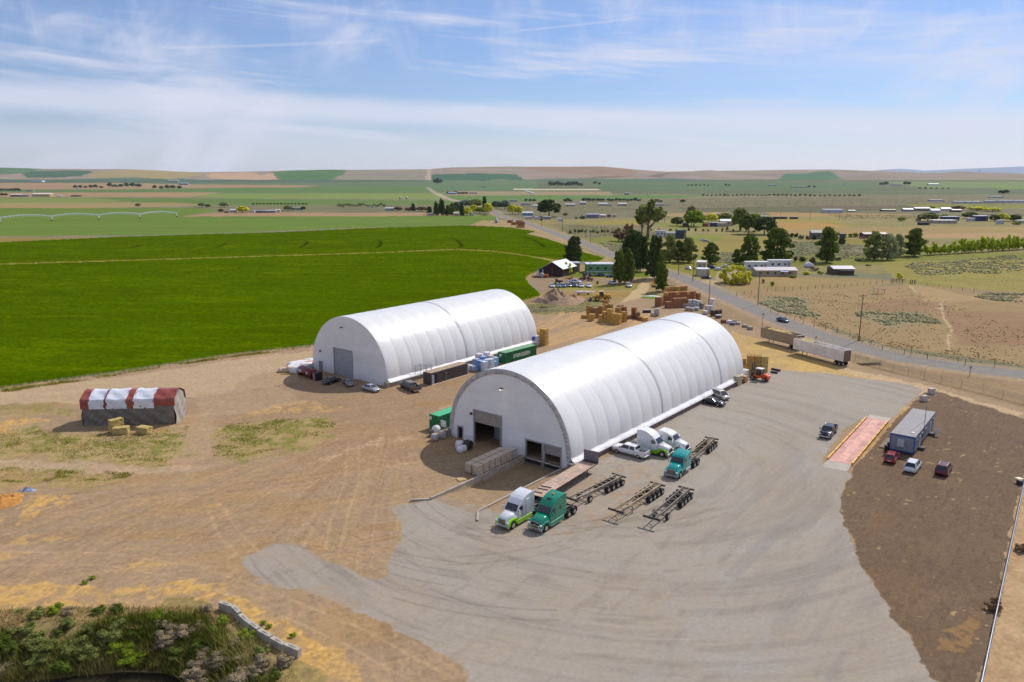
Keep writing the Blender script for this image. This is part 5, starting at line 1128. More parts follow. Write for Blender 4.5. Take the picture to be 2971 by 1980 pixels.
# half-buried straw heap at the left edge
def heap(name, label, cat, u, v, rx, ry, h, m, rz=0., seed=0, rough=.35, kind=None):
    r = random.Random(seed); n1, n2 = 30, 12; vs = [(0, 0, h)]; fs = []
    ph = [r.uniform(0, 6.28) for _ in range(6)]
    for j in range(1, n2+1):
        f = j/n2
        for i in range(n1):
            a = 2*math.pi*i/n1; k = 1+.18*math.sin(2*a+ph[0])+.12*math.sin(3*a+ph[1])+.06*math.sin(7*a+ph[2])
            z = h*(1-f)**1.1*(1+.25*math.sin(3*a+ph[3]+f*4))+r.uniform(-1, 1)*rough*h*.3*(1-f)*f*4 if f < 1 else -.15
            vs.append((rx*f*k*math.cos(a), ry*f*k*math.sin(a), z))
    fs += [(0, 1+i, 1+(i+1) % n1) for i in range(n1)]
    for j in range(n2-1): fs += [(1+j*n1+i, 1+(j+1)*n1+i, 1+(j+1)*n1+(i+1) % n1, 1+j*n1+(i+1) % n1) for i in range(n1)]
    o = MB().add(vs, fs).build(name, m, None, True); o.location = G(u, v); o.rotation_euler.z = rz
    return tag(o, label, cat, None, kind)
heap('straw_heap', 'orange heap of broken straw at the left edge of the yard', 'straw heap', 5, 1455, 2.6, 3.4, .9, mat('straw_orange', 'b07a38', .95, 0, .35, 2., .8, bscale=6), seed=3)
bale(G(28, 1448)+Vector((0, 0, .1)), .5, 'rust', 'broken rusty bale half sunk in the straw heap at the left edge', None, (1.2, .8, .5), seed=7)
heap('dirt_pile', 'tall brown dirt pile beside the green crop field', 'dirt pile', 1612, 876, 9.5, 8, 4.4, mat('dirt_pile', '8f755e', .95, 0, .25, .5, .8, bscale=2.5), seed=5, rough=.6)
heap('dirt_pile', 'lower reddish dirt pile right of the tall one', 'dirt pile', 1660, 872, 6.5, 5, 2.2, mat('dirt_pile_red', '9c7a66', .95, 0, .2, .5, .8, bscale=2.5), seed=6, rough=.5)
heap('dirt_pile', 'low weedy earth mound in front of the tall dirt pile', 'dirt pile', 1590, 900, 14, 4, 1.2, mat('mound_weedy', '6f6a44', .95, 0, .4, .6, .8, bscale=2.5), seed=8, rough=.5)
heap('litter_pile', 'small heap of blue and white plastic litter on the bare ground', 'litter', 80, 1423, 1.3, .7, .45, mat('plastic_blue_white', '8e97ab', .5, 0, .6, 3.), seed=9, rough=1.2)

# ---- pallets of sacks beside the ramp wall
def pallet_stack(loc, rz, label, group, w=1.2, d=1.15, h=1.75, c='c0a48c', wrap=False, layers=9, name='pallet_stack', cat='pallet load'):
    t = thing(name, label, cat, loc, rz, group); r = random.Random(int(loc[0]*37+loc[1]*91))
    MB().box((0, 0, .05), (w, d, .025)).box((0, -d/2+.06, .08), (w, .1, .12)).box((0, 0, .08), (w, .1, .12)).box((0, d/2-.06, .08), (w, .1, .12)).box((0, 0, .15), (w, d, .025)).build('pallet', mat('pallet_wood', 'a08462', .9, 0, .2, 2.), t)
    m = MB(); lh = (h-.17)/layers
    for k in range(layers):
        o = r.uniform(-.03, .03); m.box((o, r.uniform(-.03, .03), .17+lh*(k+.5)), (w-.02-.07*(k % 2), d-.02-.07*(k % 2), lh*.90))
    m.build('sacks', mat('sack_'+c, c, .8, 0, .22, 1.8), t, bevel=.03, seg=1)
    if wrap: MB().box((0, 0, h/2+.1), (w+.06, d+.06, h-.1)).build('wrap', mat('wrap_'+wrap, wrap, .3, 0, .25, 1.2), t, bevel=.08)
    return t
wa, wb = G(1264, 1447), G(1505, 1331)
dirw = (wb-wa).normalized(); nw = Vector((-dirw.y, dirw.x, 0)); p0 = G(1387.5, 1383.5)
for i in range(7):
    for j in range(2):
        if i == 6 and j: continue
        p = p0+dirw*(.62+1.5*i)+nw*(.62+1.42*j)
        near = ['first', 'second', 'third', 'fourth', 'fifth', 'sixth', 'seventh'][i]
        lb = f'sack pallet, {near} from the near end, {"beside the ramp wall" if j == 0 else "on the side away from the wall"}' if i < 6 else 'clear-wrapped pallet of pale sacks, nearest the hall in the ramp row'
        pallet_stack(p, math.atan2(dirw.y, dirw.x)+rnd.uniform(-.05, .05), lb, 'pallets of sacks along the ramp wall', 1.33, 1.2, 1.75 if i else 1.7, 'c4b09a' if i < 6 else 'b5b0a8', layers=7)
t = thing('wooden_pallet', 'empty pale wooden pallet lying flat near the ramp wall', 'pallet', G(1339, 1392), .5)
m = MB(); [m.box((-.55+.22*i, 0, .13), (.16, 1.2, .03)) for i in range(6)]; m.build('deck_board', mat('pallet_new', 'd0b080', .85), t)
m = MB(); [m.box((0, y, .06), (1.3, .1, .11)) for y in (-.5, 0, .5)]; m.build('stringer', mat('pallet_new', 'd0b080', .85), t)
# blue and white pallets by the shorter hall
crx = lambda x, y: (1300+x*.12755, 950+y*.12755)
for i, (x, y, h, c, w) in enumerate([(490, 985, 1.5, 'b3b8c4', 'pale'), (595, 1000, 1.4, '8aa0c0', 'low blue'), (640, 940, 2.6, '7d95bb', 'blue'), (735, 985, 2.7, '5f86bd', 'bright blue'), (815, 1000, 2.6, 'b8c2d4', 'blue and white'), (800, 900, 2.8, '6c8fc2', 'blue'),
                                     (890, 960, 2.7, '9db0cf', 'blue-white'), (970, 940, 2.6, 'c0c6d2', 'whitish'), (1040, 900, 1.5, '6aa0cf', 'sky blue'), (1070, 850, 2.0, '86add0', 'light blue'), (880, 830, 3.2, 'd4d2da', 'white-topped'), (700, 850, 3.0, 'd0cfd6', 'white-capped'), (960, 840, 2.4, 'c9b9a8', 'cardboard-topped')]):
    pallet_stack(G(*crx(x, y)), rot(HB), f'{w} wrapped pallet, {ORD[i]} counting towards the EVERGREEN container', 'blue wrapped pallets between the halls', 1.3, 1.25, h*.92, c, wrap=c, layers=6)
for i, (u, v, c, w) in enumerate([(1543, 1003, '2c4aa8', 'deep blue'), (1556, 1002, 'c9ccd6', 'white')]):
    pallet_stack(G(u, v), rot(HB), f'{w} wrapped pallet behind the EVERGREEN container', 'pallets behind the green container', 1.5, 1.4, 2.6, c, wrap=c, layers=6)
# crates near the forklift
for i, (u, v, h, c, w) in enumerate([(2137, 1117, 2.1, 'a8987c', 'grey-tan double'), (2157, 1109, 1.5, 'b88a5c', 'cardboard brown'), (2159, 1100, 2.2, 'd6d2ce', 'white')]):
    pallet_stack(G(u, v), rot(HB), f'{w} crate stack beside the longer hall near the forklift', 'crates near the forklift', 2.1 if i == 0 else 1.4, 1.5, h, c, wrap=c if i != 1 else False, layers=4)

def sack(loc, s, c, label, group, name='bulk_bag', sq=.9, cat='bulk bag', seed=0):
    r = random.Random(seed); bm = bmesh.new(); bmesh.ops.create_icosphere(bm, subdivisions=3, radius=1)
    for v in bm.verts:
        p = v.co; k = 1/max(abs(p.x)**4+abs(p.y)**4+abs(p.z)**4, .01)**.25; q = p.lerp(p*k, .6)
        q += p*(.07*math.sin(p.x*5+seed)+.07*math.sin(p.y*6+seed*2)+.05*math.sin(p.z*9))
        v.co = Vector((q.x*s[0]/2, q.y*s[1]/2, max(0, q.z*s[2]/2+s[2]/2*sq)))
    me = bpy.data.meshes.new(name); bm.to_mesh(me); bm.free(); me.materials.append(c); me.polygons.foreach_set('use_smooth', [True]*len(me.polygons))
    o = bpy.data.objects.new(name, me); C.objects.link(o); o.location = loc; o.rotation_euler.z = r.uniform(0, 1.5)
    return tag(o, label, cat, group)
WB_ = mat('bag_white', 'd8d5d6', .55, 0, .1, 1.5, .3); GB_ = mat('bag_grey', 'a5a0a2', .6, 0, .15, 1.5, .3); KB_ = mat('bag_black', '2a272b', .5, 0, .2, 1.5, .3); CB_ = mat('bag_cream', 'c3ad98', .7, 0, .2, 1.5, .3)
G1 = 'bags by the corner container'
sack(G(1266, 1262), (1.5, 1.4, 1.3), WB_, 'bright white bulk bag, topmost of the bags by the corner container', G1, seed=1).location.z = .5
sack(G(1262, 1278), (1.6, 1.4, 1.3), GB_, 'greyish round bulk bag lowest in front of the bags by the corner container', G1, seed=2)
sack(G(1283, 1272), (1.3, 1.2, 1.4), GB_, 'square grey bulk bag right of the bright white one by the corner container', G1, seed=3)
t = thing('sign_board', 'white notice board on a stand behind the bulk bags at the hall corner', 'sign', G(1287, 1256), -.7); MB().box((0, 0, 1.7), (1.3, .06, 1.2)).build('panel', mat('sign_white', 'c9c9cf', .5), t); MB().box((-.5, 0, .6), (.08, .08, 1.2)).box((.5, 0, .6), (.08, .08, 1.2)).build('leg', mat('rust_leg', '8a5a40', .8), t)
t = thing('scrap_metal', 'rusty thin scrap metal frame left of the white bulk bags', 'scrap', G(1248, 1268), .4); m = MB(); [m.bar((rnd.uniform(-1, 1), rnd.uniform(-.6, .6), .05), (rnd.uniform(-1, 1), rnd.uniform(-.6, .6), rnd.uniform(.4, 1.3)), .06) for _ in range(14)]; m.build('rod', mat('rust_dark', '4a2c20', .8), t)
sack(G(1333, 1302), (1.4, 1.2, 1.5), WB_, 'white square bag behind the black one outside the man door', 'bags outside the man door', seed=4)
sack(G(1341, 1311), (1.9, 1.3, 1.15), WB_, 'white rounded bag lying in front outside the man door', 'bags outside the man door', seed=5)
sack(G(1356, 1303), (2.3, 1.5, 1.5), KB_, 'shiny black bag lying outside the man door', 'bags outside the man door', seed=6)
# bags and cartons left of the shorter hall
crl = lambda x, y: (780+x*.085, 1020+y*.085)
lst = [(450, 690, 'cream slumped', CB_, (2.4, 1.8, 1.2)), (560, 700, 'cream striped', CB_, (2.2, 1.6, 1.2)), (700, 700, 'tan upright', CB_, (2.0, 1.5, 1.6)), (850, 720, 'white square', WB_, (2.2, 1.8, 1.7)), (980, 730, 'white carton-like', WB_, (2.6, 1.8, 1.9)), (1130, 700, 'white tall', WB_, (2.4, 1.8, 1.8)),
       (860, 520, 'white flat sheet-like', WB_, (4.5, 2.6, .9)), (1050, 510, 'long white flat', WB_, (5, 2.6, 1.0)), (1250, 520, 'white crumpled', WB_, (4, 2.6, 1.2)), (930, 420, 'rear white', WB_, (5, 2.4, .8)), (1150, 430, 'rear white wide', WB_, (5, 2.4, .9)), (1330, 420, 'rear pinkish', mat('bag_pink', 'c9a49c', .7, 0, .2, 1.5), (3, 2, .9)), (1390, 350, 'rearmost bright white', WB_, (3, 2, 1.0)), (1320, 610, 'grey covered', GB_, (3.4, 2.2, 1.6))]
for i, (x, y, w, m_, s) in enumerate(lst): sack(G(*crl(x, y)), (s[0]*.9, s[1]*.9, s[2]), m_, f'{w} bag or bundle in the white heap left of the shorter hall', 'white bundles left of the shorter hall', seed=20+i, sq=.7)
t = thing('timber_frame', 'flat yellow-green timber frame lying in front of the white heap', 'frame', G(836, 1085), .1); m = MB().bar((-1.6, -.5, .08), (1.6, -.9, .08), .12).bar((1.6, -.9, .08), (1.9, .3, .08), .12).bar((-1.6, -.5, .08), (-1.2, .4, .08), .12); m.build('timber', mat('timber_yellow', 'a8983c', .8), t)  # open frame of loose timbers, not a pallet
# red fuel tank
p, q_ = G(873, 1090), G(909, 1104); b = brg(p, q_); L = (q_-p).length; t = thing('fuel_tank', 'red cylindrical fuel tank with white signs and an end ladder', 'tank', (p+q_)/2+Vector((0, .9, 0)), rot(b))
tm = mat('tank_red', '6e1418', .35, 0, .15, 1.2); MB().cyl((-L/2, 0, 1.25), (L/2, 0, 1.25), 1.0, 24).build('barrel', tm, t, True, bevel=.12)
MB().box((-L/2, 0, .25), (.3, 1.6, .5)).box((L/2-.3, 0, .25), (.3, 1.6, .5)).build('cradle', mat('cradle_dark', '3a1414', .7), t)
MB().box((-L*.32, -1.0, 1.35), (1.3, .05, .6)).build('sign_plate', mat('sign_white', 'c9c9cf', .5), t); MB().box((L*.22, -1.0, 1.3), (.75, .05, .65)).build('sign_plate', mat('sign_white', 'c9c9cf', .5), t)
MB().box((L*.22, -1.03, 1.3), (.5, .02, .2)).build('sign_mark', mat('mark_blue', '4a567a', .5), t)
m = MB(); [m.bar((L/2+.35, -.55, .2+.3*i), (L/2+.35, .1, .2+.3*i), .06) for i in range(7)]; m.bar((L/2+.35, -.55, 0), (L/2+.35, -.55, 2.4), .06).bar((L/2+.35, .1, 0), (L/2+.35, .1, 2.4), .06); m.build('ladder', mat('ladder_red', 'b0483c', .6), t)
MB().bar((-L/2+.3, 0, 2.25), (0, 0, 2.5), .07).bar((0, 0, 2.5), (.6, 0, 2.25), .07).build('filler_pipe', mat('pipe_grey', '9a9aa0', .5, .4), t)
t = thing('black_cabinet', 'black box cabinet with a grey door between the red tank and hall', 'cabinet', G(922, 1103), rot(HB)); MB().box((0, 0, .95), (1.6, 1.5, 1.9)).build('body', mat('cabinet_black', '1d1a1e', .5), t, bevel=.04); MB().box((-.82, .3, .95), (.05, .5, 1.6)).build('door', mat('door_grey', '8f909c', .6), t)

# ---- tarpaulin-covered stack
def tarp():
    A, B_ = G(243, 1236), G(510, 1230.5); b = brg(A, B_); L = (B_-A).length; W = 5.6; H = 3.35; E = 4.95; K = 6.2
    t = thing('covered_hay_stack', 'long hay stack wrapped in grey sheets under red and white striped tarpaulins', 'covered stack', (A+B_)/2+Vector((-math.sin(b)*0, 0, 0))+Vector((math.cos(b)*-W/2, math.sin(b)*W/2, 0))*1., rot(b)); h = L/2
    def skin(x0, x1, prof, name, m, n=30, amp=.05, seed=0):
        vs = []; xs = np.linspace(x0, x1, n); q = []
        for (y0, z0), (y1, z1) in zip(prof[:-1], prof[1:]):
            k = max(2, int(math.hypot(y1-y0, z1-z0)/.35)); q += [(y0+(y1-y0)*i/k, z0+(z1-z0)*i/k) for i in range(k)]
        q.append(prof[-1])
        for x in xs:
            for j, (y, z) in enumerate(q):
                w = amp*(math.sin(x*2.1+j*.9+seed)+.6*math.sin(x*5.3-j*1.7)+.5*math.sin(j*2.2+x*.7)); sag = -.10*math.sin(math.pi*((x-x0)/(x1-x0)))*(1 if z > E else 0)
                vs.append((x+.3*w, y+w*(1 if y > 0 else -1), max(0, z+w*.6+sag)))
        k = len(q); return MB().add(vs, [(i*k+j, i*k+j+1, (i+1)*k+j+1, (i+1)*k+j) for i in range(n-1) for j in range(k-1)]).build(name, m, t, True)
    gm = mat('sheet_grey', '6f6a62', .5, 0, .18, .9, .5, bscale=1.3); 
    skin(-h+.1, h-.1, [(-W/2, 0), (-W/2-.03, 1.5), (-W/2, H+.3)], 'side_sheet', gm, 110, .10); skin(-h+.1, h-.1, [(W/2, H+.3), (W/2, 0)], 'side_sheet', gm, 60, .05, 3)
    # ends
    for s in (-1, 1):
        vs = []; n1, n2 = 24, 20
        for i in range(n1+1):
            y = -W/2+W*i/n1; zt = E+(K-E)*(1-abs(y)/(W/2))-.15
            for j in range(n2+1): z = zt*j/n2; vs.append((s*(h+.05+.10*math.sin(y*2.2+z*1.1)+.08*math.sin(y*5-z*2)+.10*(1-z/zt)), y, z))
        MB().add(vs, [(i*(n2+1)+j, (i+1)*(n2+1)+j, (i+1)*(n2+1)+j+1, i*(n2+1)+j+1) for i in range(n1) for j in range(n2)]).build('end_sheet', mat('sheet_pale', 'a39c96', .45, 0, .2, .8, .5, bscale=1.2), t, True)
    MB().box((0, 0, 2.4), (L-.6, W-.5, 4.8)).prism([(0, 0)]*0+[(-h+.4, 4.8), (h-.4, 4.8), (h-.4, K-.35), (-h+.4, K-.35)], -.3, .3).build('hay_core', hay('gold'), t)
    fr = [0, .09, .245, .275, .485, .565, .775, 1.0]; cs = ['red', 'red', 'white', 'maroon', 'white', 'red', 'white', 'red']
    mm = {'red': mat('tarp_red', '90453a', .4, 0, .12, .8, .4, bscale=1.5), 'white': mat('tarp_white', 'd4d6e0', .4, 0, .06, .8, .4, bscale=1.5), 'maroon': mat('tarp_maroon', '6c2a30', .4, 0, .12, .8, .4, bscale=1.5)}
    for i in range(7):
        c = cs[i+1]; x0, x1 = -h-.1+(L+.2)*fr[i], -h-.1+(L+.2)*fr[i+1]; e = .03*(i % 2)
        skin(x0-.1, x1+.1, [(-W/2-.12-e, H-.15+(.0 if i < 6 else .4)), (-W/2-.15-e, E), (-.6, K+e), (.6, K+e), (W/2+.15+e, E), (W/2+.12+e, H)], 'tarpaulin', mm[c], 22, .055, i)
tarp()

# ---- walls and blocks
def wallrun(pts, h0, h1, th, name, label, cat, m, zb=-1.4):
    t = thing(name, label, cat, pts[0]); o = pts[0]
    for a, b_ in zip(pts[:-1], pts[1:]):
        d = (b_-a).normalized(); n = Vector((-d.y, d.x, 0))*th/2; a, b_ = a-o, b_-o; w = MB()
        w.add([a-n+Vector((0, 0, zb)), b_-n+Vector((0, 0, zb)), b_+n+Vector((0, 0, zb)), a+n+Vector((0, 0, zb)), a-n+Vector((0, 0, h0)), b_-n+Vector((0, 0, h1)), b_+n+Vector((0, 0, h1)), a+n+Vector((0, 0, h0))], [(3, 2, 1, 0), (4, 5, 6, 7), (0, 1, 5, 4), (1, 2, 6, 5), (2, 3, 7, 6), (3, 0, 4, 7)])
        w.build('wall_section', m, t, bevel=.02, seg=1)
    return t
wc = mat('wall_concrete', 'a69a8e', .9, 0, .18, .8, .3)
L2W = lambda s, t_: BIG0+EX*s+AX*t_
def pt(v): return Vector((v.x, v.y, 0))
wallrun([pt(L2W(15.2, -24.6)), pt(L2W(17.0, -22.4)), pt(L2W(17.0, -.3))], .35, .22, .34, 'retaining_wall', 'long concrete retaining wall on the left side of the loading ramp', 'retaining wall', wc)
wallrun([pt(L2W(27.0, -23.6)), pt(L2W(25.05, -21.2)), pt(L2W(25.05, -.8))], .22, .18, .30, 'concrete_kerb', 'low concrete kerb wall on the right side of the loading ramp', 'kerb wall', wc)
blk = mat('block_concrete', 'aaa296', .9, 0, .25, 1.6, .5)
tops = [(637.5, 1744.5), (673.6, 1757), (697, 1778), (720, 1803), (752, 1824), (786, 1846), (826, 1866), (870, 1886)]
tp_ = [G(u, v, .85) for u, v in tops]
for i, (a, b_) in enumerate(zip(tp_[:-1], tp_[1:])):
    c = (a+b_)/2; d = b_-a; o = MB().box((0, 0, .3), (d.length-.12, .52, 1.1)).box((0, 0, .87), (d.length*.5, .10, .06)).build('concrete_block', blk, None, bevel=.05)
    o.location = (c.x, c.y, [0, .06, -.04, .05, 0, -.06, .03][i]); o.rotation_euler.z = math.atan2(d.y, d.x)+[.03, -.05, .04, -.03, .06, -.04, .02][i]; tag(o, f'weathered concrete block, {ORD[i]} from the far end of the crooked wall above the ditch', 'concrete block', 'blocks of the crooked wall')
for (u, v, l) in ((2701.6, 1143, 'whitish square concrete block standing farther from the site office'), (2680.5, 1164, 'grey square concrete block standing nearer the site office')):
    o = MB().box((0, 0, .6), (1.2, 1.0, 1.2)).box((0, 0, 1.22), (.3, .1, .06)).build('concrete_block', mat('block_pale', 'b9b0a6', .9, 0, .2, 1.5, .4), None, bevel=.04); o.location = G(u, v); o.rotation_euler.z = .4; tag(o, l, 'concrete block', 'blocks by the site office')
for i, (x, y, c, s) in enumerate([(1740, 915, 'rust', (2.0, 1.6, 1.0)), (1850, 930, 'white', (1.8, 1.4, 1.0)), (1940, 960, 'grey', (3.0, 1.6, .8)), (2060, 950, 'pale', (2.0, 1.2, .7)), (2200, 1010, 'stone', (2.6, 1.2, .8)), (2320, 1070, 'granite', (2.0, 1.2, .9)), (1960, 900, 'dull', (1.6, 1., .7))]):
    cc = {'rust': '8a5a3c', 'white': 'cfc9cc', 'grey': '6e6a6c', 'pale': 'a89e98', 'stone': '948a86', 'granite': '8e8884', 'dull': '9a8c84'}[c]
    o = MB().box((0, 0, s[2]/2), s).build('kerb_block', mat('kb_'+c, cc, .9, 0, .3, 2.), None, bevel=.12); o.location = G(*crq(x, y)); o.rotation_euler.z = .6+i*.2; tag(o, f'{c} coloured block in the row of odd blocks beside the road verge', 'block', 'odd blocks by the road verge')
# beams behind the forklift stack
for i, (a, b_) in enumerate((((2238, 1073), (2264, 1078.5)), ((2236, 1082), (2256, 1085)))):
    p, q_ = G(*a), G(*b_); o = MB().bar((0, 0, .25), (q_-p)+Vector((0, 0, .25)), .35, .45).build('steel_beam', mat('beam_purple', '3a3244', .6, .2), None, bevel=.03); o.location = p; tag(o, ['dark steel beam lying on the asphalt, the longer of two', 'dark steel beam lying on the asphalt, the shorter of two'][i], 'beam', 'steel beams by the hay')
o = MB().box((0, 0, .35), (1.5, .9, .5), tx=.5).box((.9, .1, .25), (.8, .7, .4), rz=.4).build('scrap_bin', mat('scrap_dark', '453c40', .7, 0, .3), None, bevel=.06); o.location = G(2101, 1122); tag(o, 'small dark scrap bin against the foundation of the longer hall', 'scrap bin')

# ---- orange forklift
p, q_ = G(2222, 1110), G(2186, 1103); b = brg(p, q_); mid = (p+q_)/2; t = thing('forklift', 'large orange forklift with white cab roof in front of the hay stack', 'forklift', mid+Vector((.3, .9, 0)), rot(b))
om = mat('forklift_orange', 'd4500c', .35, 0, .08)
MB().prism([(-2.1, .7), (-2.1, 1.55), (-1.0, 1.75), (-.9, 1.3), (1.2, 1.15), (1.2, .6)], -.75, .75).build('body', om, t, bevel=.08)
MB().box((-1.9, 0, 1.0), (.7, 1.5, .9)).build('counterweight', om, t, bevel=.15)
MB().box((.1, 0, 2.0), (1.5, 1.3, 1.4), tx=.9).build('cab', GLASS(), t, bevel=.05); MB().box((.05, 0, 2.76), (1.6, 1.45, .12)).build('cab_roof', mat('cab_roof_white', 'd8d4cf', .5), t, bevel=.04)
pm_ = MB()
for x in (-.7, .85):
    for y in (-.66, .66): pm_.bar((x, y, 1.2), (x*.93, y*.97, 2.72), .09)
pm_.build('cab_pillars', mat('pillar_grey', '8a9096', .5), t)
m = MB(); [m.bar((1.75, y, .3), (1.75, y, 3.9), .16) for y in (-.5, .5)]; m.box((1.75, 0, 3.85), (.18, 1.1, .16)).box((1.75, 0, 2.4), (.14, 1.1, .14)).box((1.75, 0, 1.0), (.2, 1.4, .5)); m.build('mast', mat('mast_black', '1e1c20', .5), t)
MB().box((2.5, -.4, .25), (1.4, .15, .07)).box((2.5, .4, .25), (1.4, .15, .07)).build('forks', mat('mast_black', '1e1c20', .5), t)
for x, r_ in ((1.35, .55), (-1.4, .48)):
    for s in (-1, 1): wheel(t, x, s*.85, r_, .42, out=s)
MB().cyl((-1.4, .3, 1.6), (-1.4, .3, 2.5), .05, 8).build('exhaust_stack', DARK(), t)
# ---- yellow wheel loader
p = G(1745, 873); t = thing('wheel_loader', 'yellow wheel loader with raised arms and black bucket behind the hay pile', 'wheel loader', p, math.pi)
ym = mat('loader_yellow', 'd09a22', .4, 0, .1)
MB().prism([(-3.3, 1.1), (-3.3, 2.2), (-2.9, 2.5), (-.9, 2.6), (-.6, 1.2)], -.9, .9).build('engine_cover', ym, t, bevel=.1)
MB().box((-3.35, 0, 1.1), (.5, 2.3, .7)).build('counterweight', mat('cw_grey', '5a5a60', .6), t, bevel=.1)
MB().box((.1, 0, 2.6), (1.5, 1.5, 1.8), tx=.9).build('cab', GLASS(), t, bevel=.05); MB().box((.05, 0, 3.55), (1.7, 1.6, .15)).build('cab_roof', mat('loader_roof', 'dfc89c', .5), t, bevel=.04)
MB().box((0, 0, 1.2), (1.6, 1.0, .9)).box((1.6, 0, 1.3), (1.8, 1.1, .8)).build('frame', ym, t, bevel=.06)
for s in (-.6, .6): MB().bar((1.2, s, 2.1), (2.9, s, 1.5), .25, .4).bar((2.9, s, 1.5), (3.9, s, .6), .25, .35).build('lift_arm', ym, t)
MB().prism([(3.7, .1), (3.75, 1.2), (4.2, 1.3), (4.3, .9), (4.1, .35), (5.0, .12), (5.0, .02)], -1.4, 1.4).build('bucket', mat('bucket_dark', '2e2626', .7), t, bevel=.03)
for x in (1.7, -1.8):
    for s in (-1, 1): wheel(t, x, s*1.1, .85, .65, out=s, rimm=ym)
MB().cyl((-1.8, .4, 2.5), (-1.8, .4, 3.1), .07, 8).build('exhaust_stack', DARK(), t)
# ---- white bag stacks by the road, table, drums
WS = 'c4bfc6'
for i, (x, y, h, c) in enumerate([(960, 570, 2.8, WS), (1060, 575, 2.9, WS), (1150, 580, 2.6, 'cdc6c8'), (900, 640, 1.2, 'b3a59c'), (1010, 650, 1.1, 'b8aca6'), (1110, 640, 1.2, 'b4bccc'), (850, 570, 1.3, 'b9a89e'), (1220, 590, 1.9, '8f8474'), (1350, 700, 2.7, 'c6b8b8'), (1410, 690, 2.5, WS), (1450, 560, 3.0, 'd6d2d6'), (1300, 730, 1.3, 'cfcad0')]):
    pallet_stack(G(*crq(x, y)), rot(HB), f'pallet of white sacks, {ORD[i]} counted in the group by the roadside pole', 'white sack pallets by the road', 1.45, 1.4, h, c, layers=5)
for i, (x, y) in enumerate([(1480, 760), (1570, 755), (1620, 740)]): pallet_stack(G(*crq(x, y)), rot(HB), f'dark empty pallet pile, {ORD[i]} from the left by the roadside sacks', 'dark pallet piles', 1.5, 1.4, 1.9, '5a4434', layers=12)
t = thing('work_table', 'low dark table with a white top by the roadside pallets', 'table', G(*crq(1600, 815)), .4); MB().box((0, 0, 1.1), (2.2, 1.0, .08)).build('tabletop', mat('sign_white', 'c9c9cf', .5), t)
for x in (-.95, .95):
    for y in (-.4, .4): MB().box((x, y, .53), (.1, .1, 1.06)).build('leg', DARK(), t)
MB().box((0, 0, .4), (1.8, .8, .5)).build('shelf', mat('shelf_grey', '55504f', .7), t)
t = thing('battery_crate', 'low black crate with white tops near the hay clusters', 'crate', G(*crp(1540, 530)), .1); MB().box((0, 0, .45), (2.6, 1.3, .9)).build('body', mat('crate_black', '1c1828', .5), t, bevel=.05)
for i in range(5): MB().box((-1.0+.5*i, 0, .95), (.25, 1.1, .08)).build('cap', mat('sign_white', 'c9c9cf', .5), t)
sack(G(*crp(1770, 605)), (1.7, 1.6, 2.6), GB_, 'tall white-grey bulk bag by the black crate', 'bags by the black crate', seed=31, sq=.95)
sack(G(*crp(1665, 615)), (1.2, 1.2, 1.3), GB_, 'short grey bulk bag left of the tall one by the black crate', 'bags by the black crate', seed=32, sq=.95)
# turbine blade, white sheet
p, q_ = G(1664, 856), G(1725, 855); t = thing('turbine_blade', 'long white turbine blade lying on trestles behind the dirt piles', 'blade', (p+q_)/2, math.atan2(q_.y-p.y, q_.x-p.x)); h = (q_-p).length/2
MB().loft([[(x, w*math.cos(a), 1.0+w*.6*math.sin(a)) for a in np.linspace(0, 2*math.pi, 12, endpoint=False)] for x, w in ((-h, .1), (-h*.7, .75), (-h*.2, .85), (h*.4, .6), (h*.7, .35), (h, .25))]).build('shell', mat('blade_white', 'd2ccd0', .4), t, True)
for x in (-h*.5, h*.4): MB().box((x, 0, .25), (.4, 1.6, .5)).build('trestle', mat('trestle_brown', '6a5040', .8), t)
p = G(1891, 860); heap('white_sheet', 'crumpled white sheet lying on the green grass patch', 'sheet', 1891, 860, 3.4, 1.2, .35, mat('sheet_white', 'cfd6dd', .5, 0, .05), seed=12, rough=1.)
for i, (u, v, l) in enumerate([(1908, 834, 'dark flat canoe shape lying left of the single poplar'), (1941, 833, 'dark flat canoe shape with pale top lying right of the single poplar')]):
    o = MB().loft([[(x, w*math.cos(a), .4+.35*math.sin(a)) for a in np.linspace(0, 2*math.pi, 10, endpoint=False)] for x, w in ((-2.6, .1), (-1.5, .7), (0, .9), (1.5, .7), (2.6, .1))]).build('boat_hull', mat('hull_dark', '4a3d38', .6, 0, .4, .8), None, True); o.location = G(u, v); tag(o, l, 'boat hull', 'hulls by the poplar')
t = thing('yellow_machine', 'yellow and orange machine frame left of the single poplar', 'machine', G(1896, 828), .2); m = MB(); [m.bar((-1.8+.7*i, 0, 0), (-1.8+.7*i, .3, 1.7+.4*(i % 2)), .18) for i in range(6)]; m.bar((-1.8, 0, 1.3), (1.8, 0, 1.5), .2).bar((-1.8, 0, .5), (1.8, 0, .6), .2); m.build('frame', mat('frame_yellow', 'c08a28', .6, 0, .3), t)
# fallen debris near the road junction
t = thing('brush_pile', 'low pile of grey sticks on the straw beside the yard entrance', 'brush pile', G(2523, 1058)); m = MB(); [m.bar((rnd.uniform(-3, 3), rnd.uniform(-1, 1), .1), (rnd.uniform(-3, 3), rnd.uniform(-1, 1), rnd.uniform(.1, .5)), .12) for _ in range(22)]; m.build('stick', mat('stick_grey', '7a6656', .9), t)
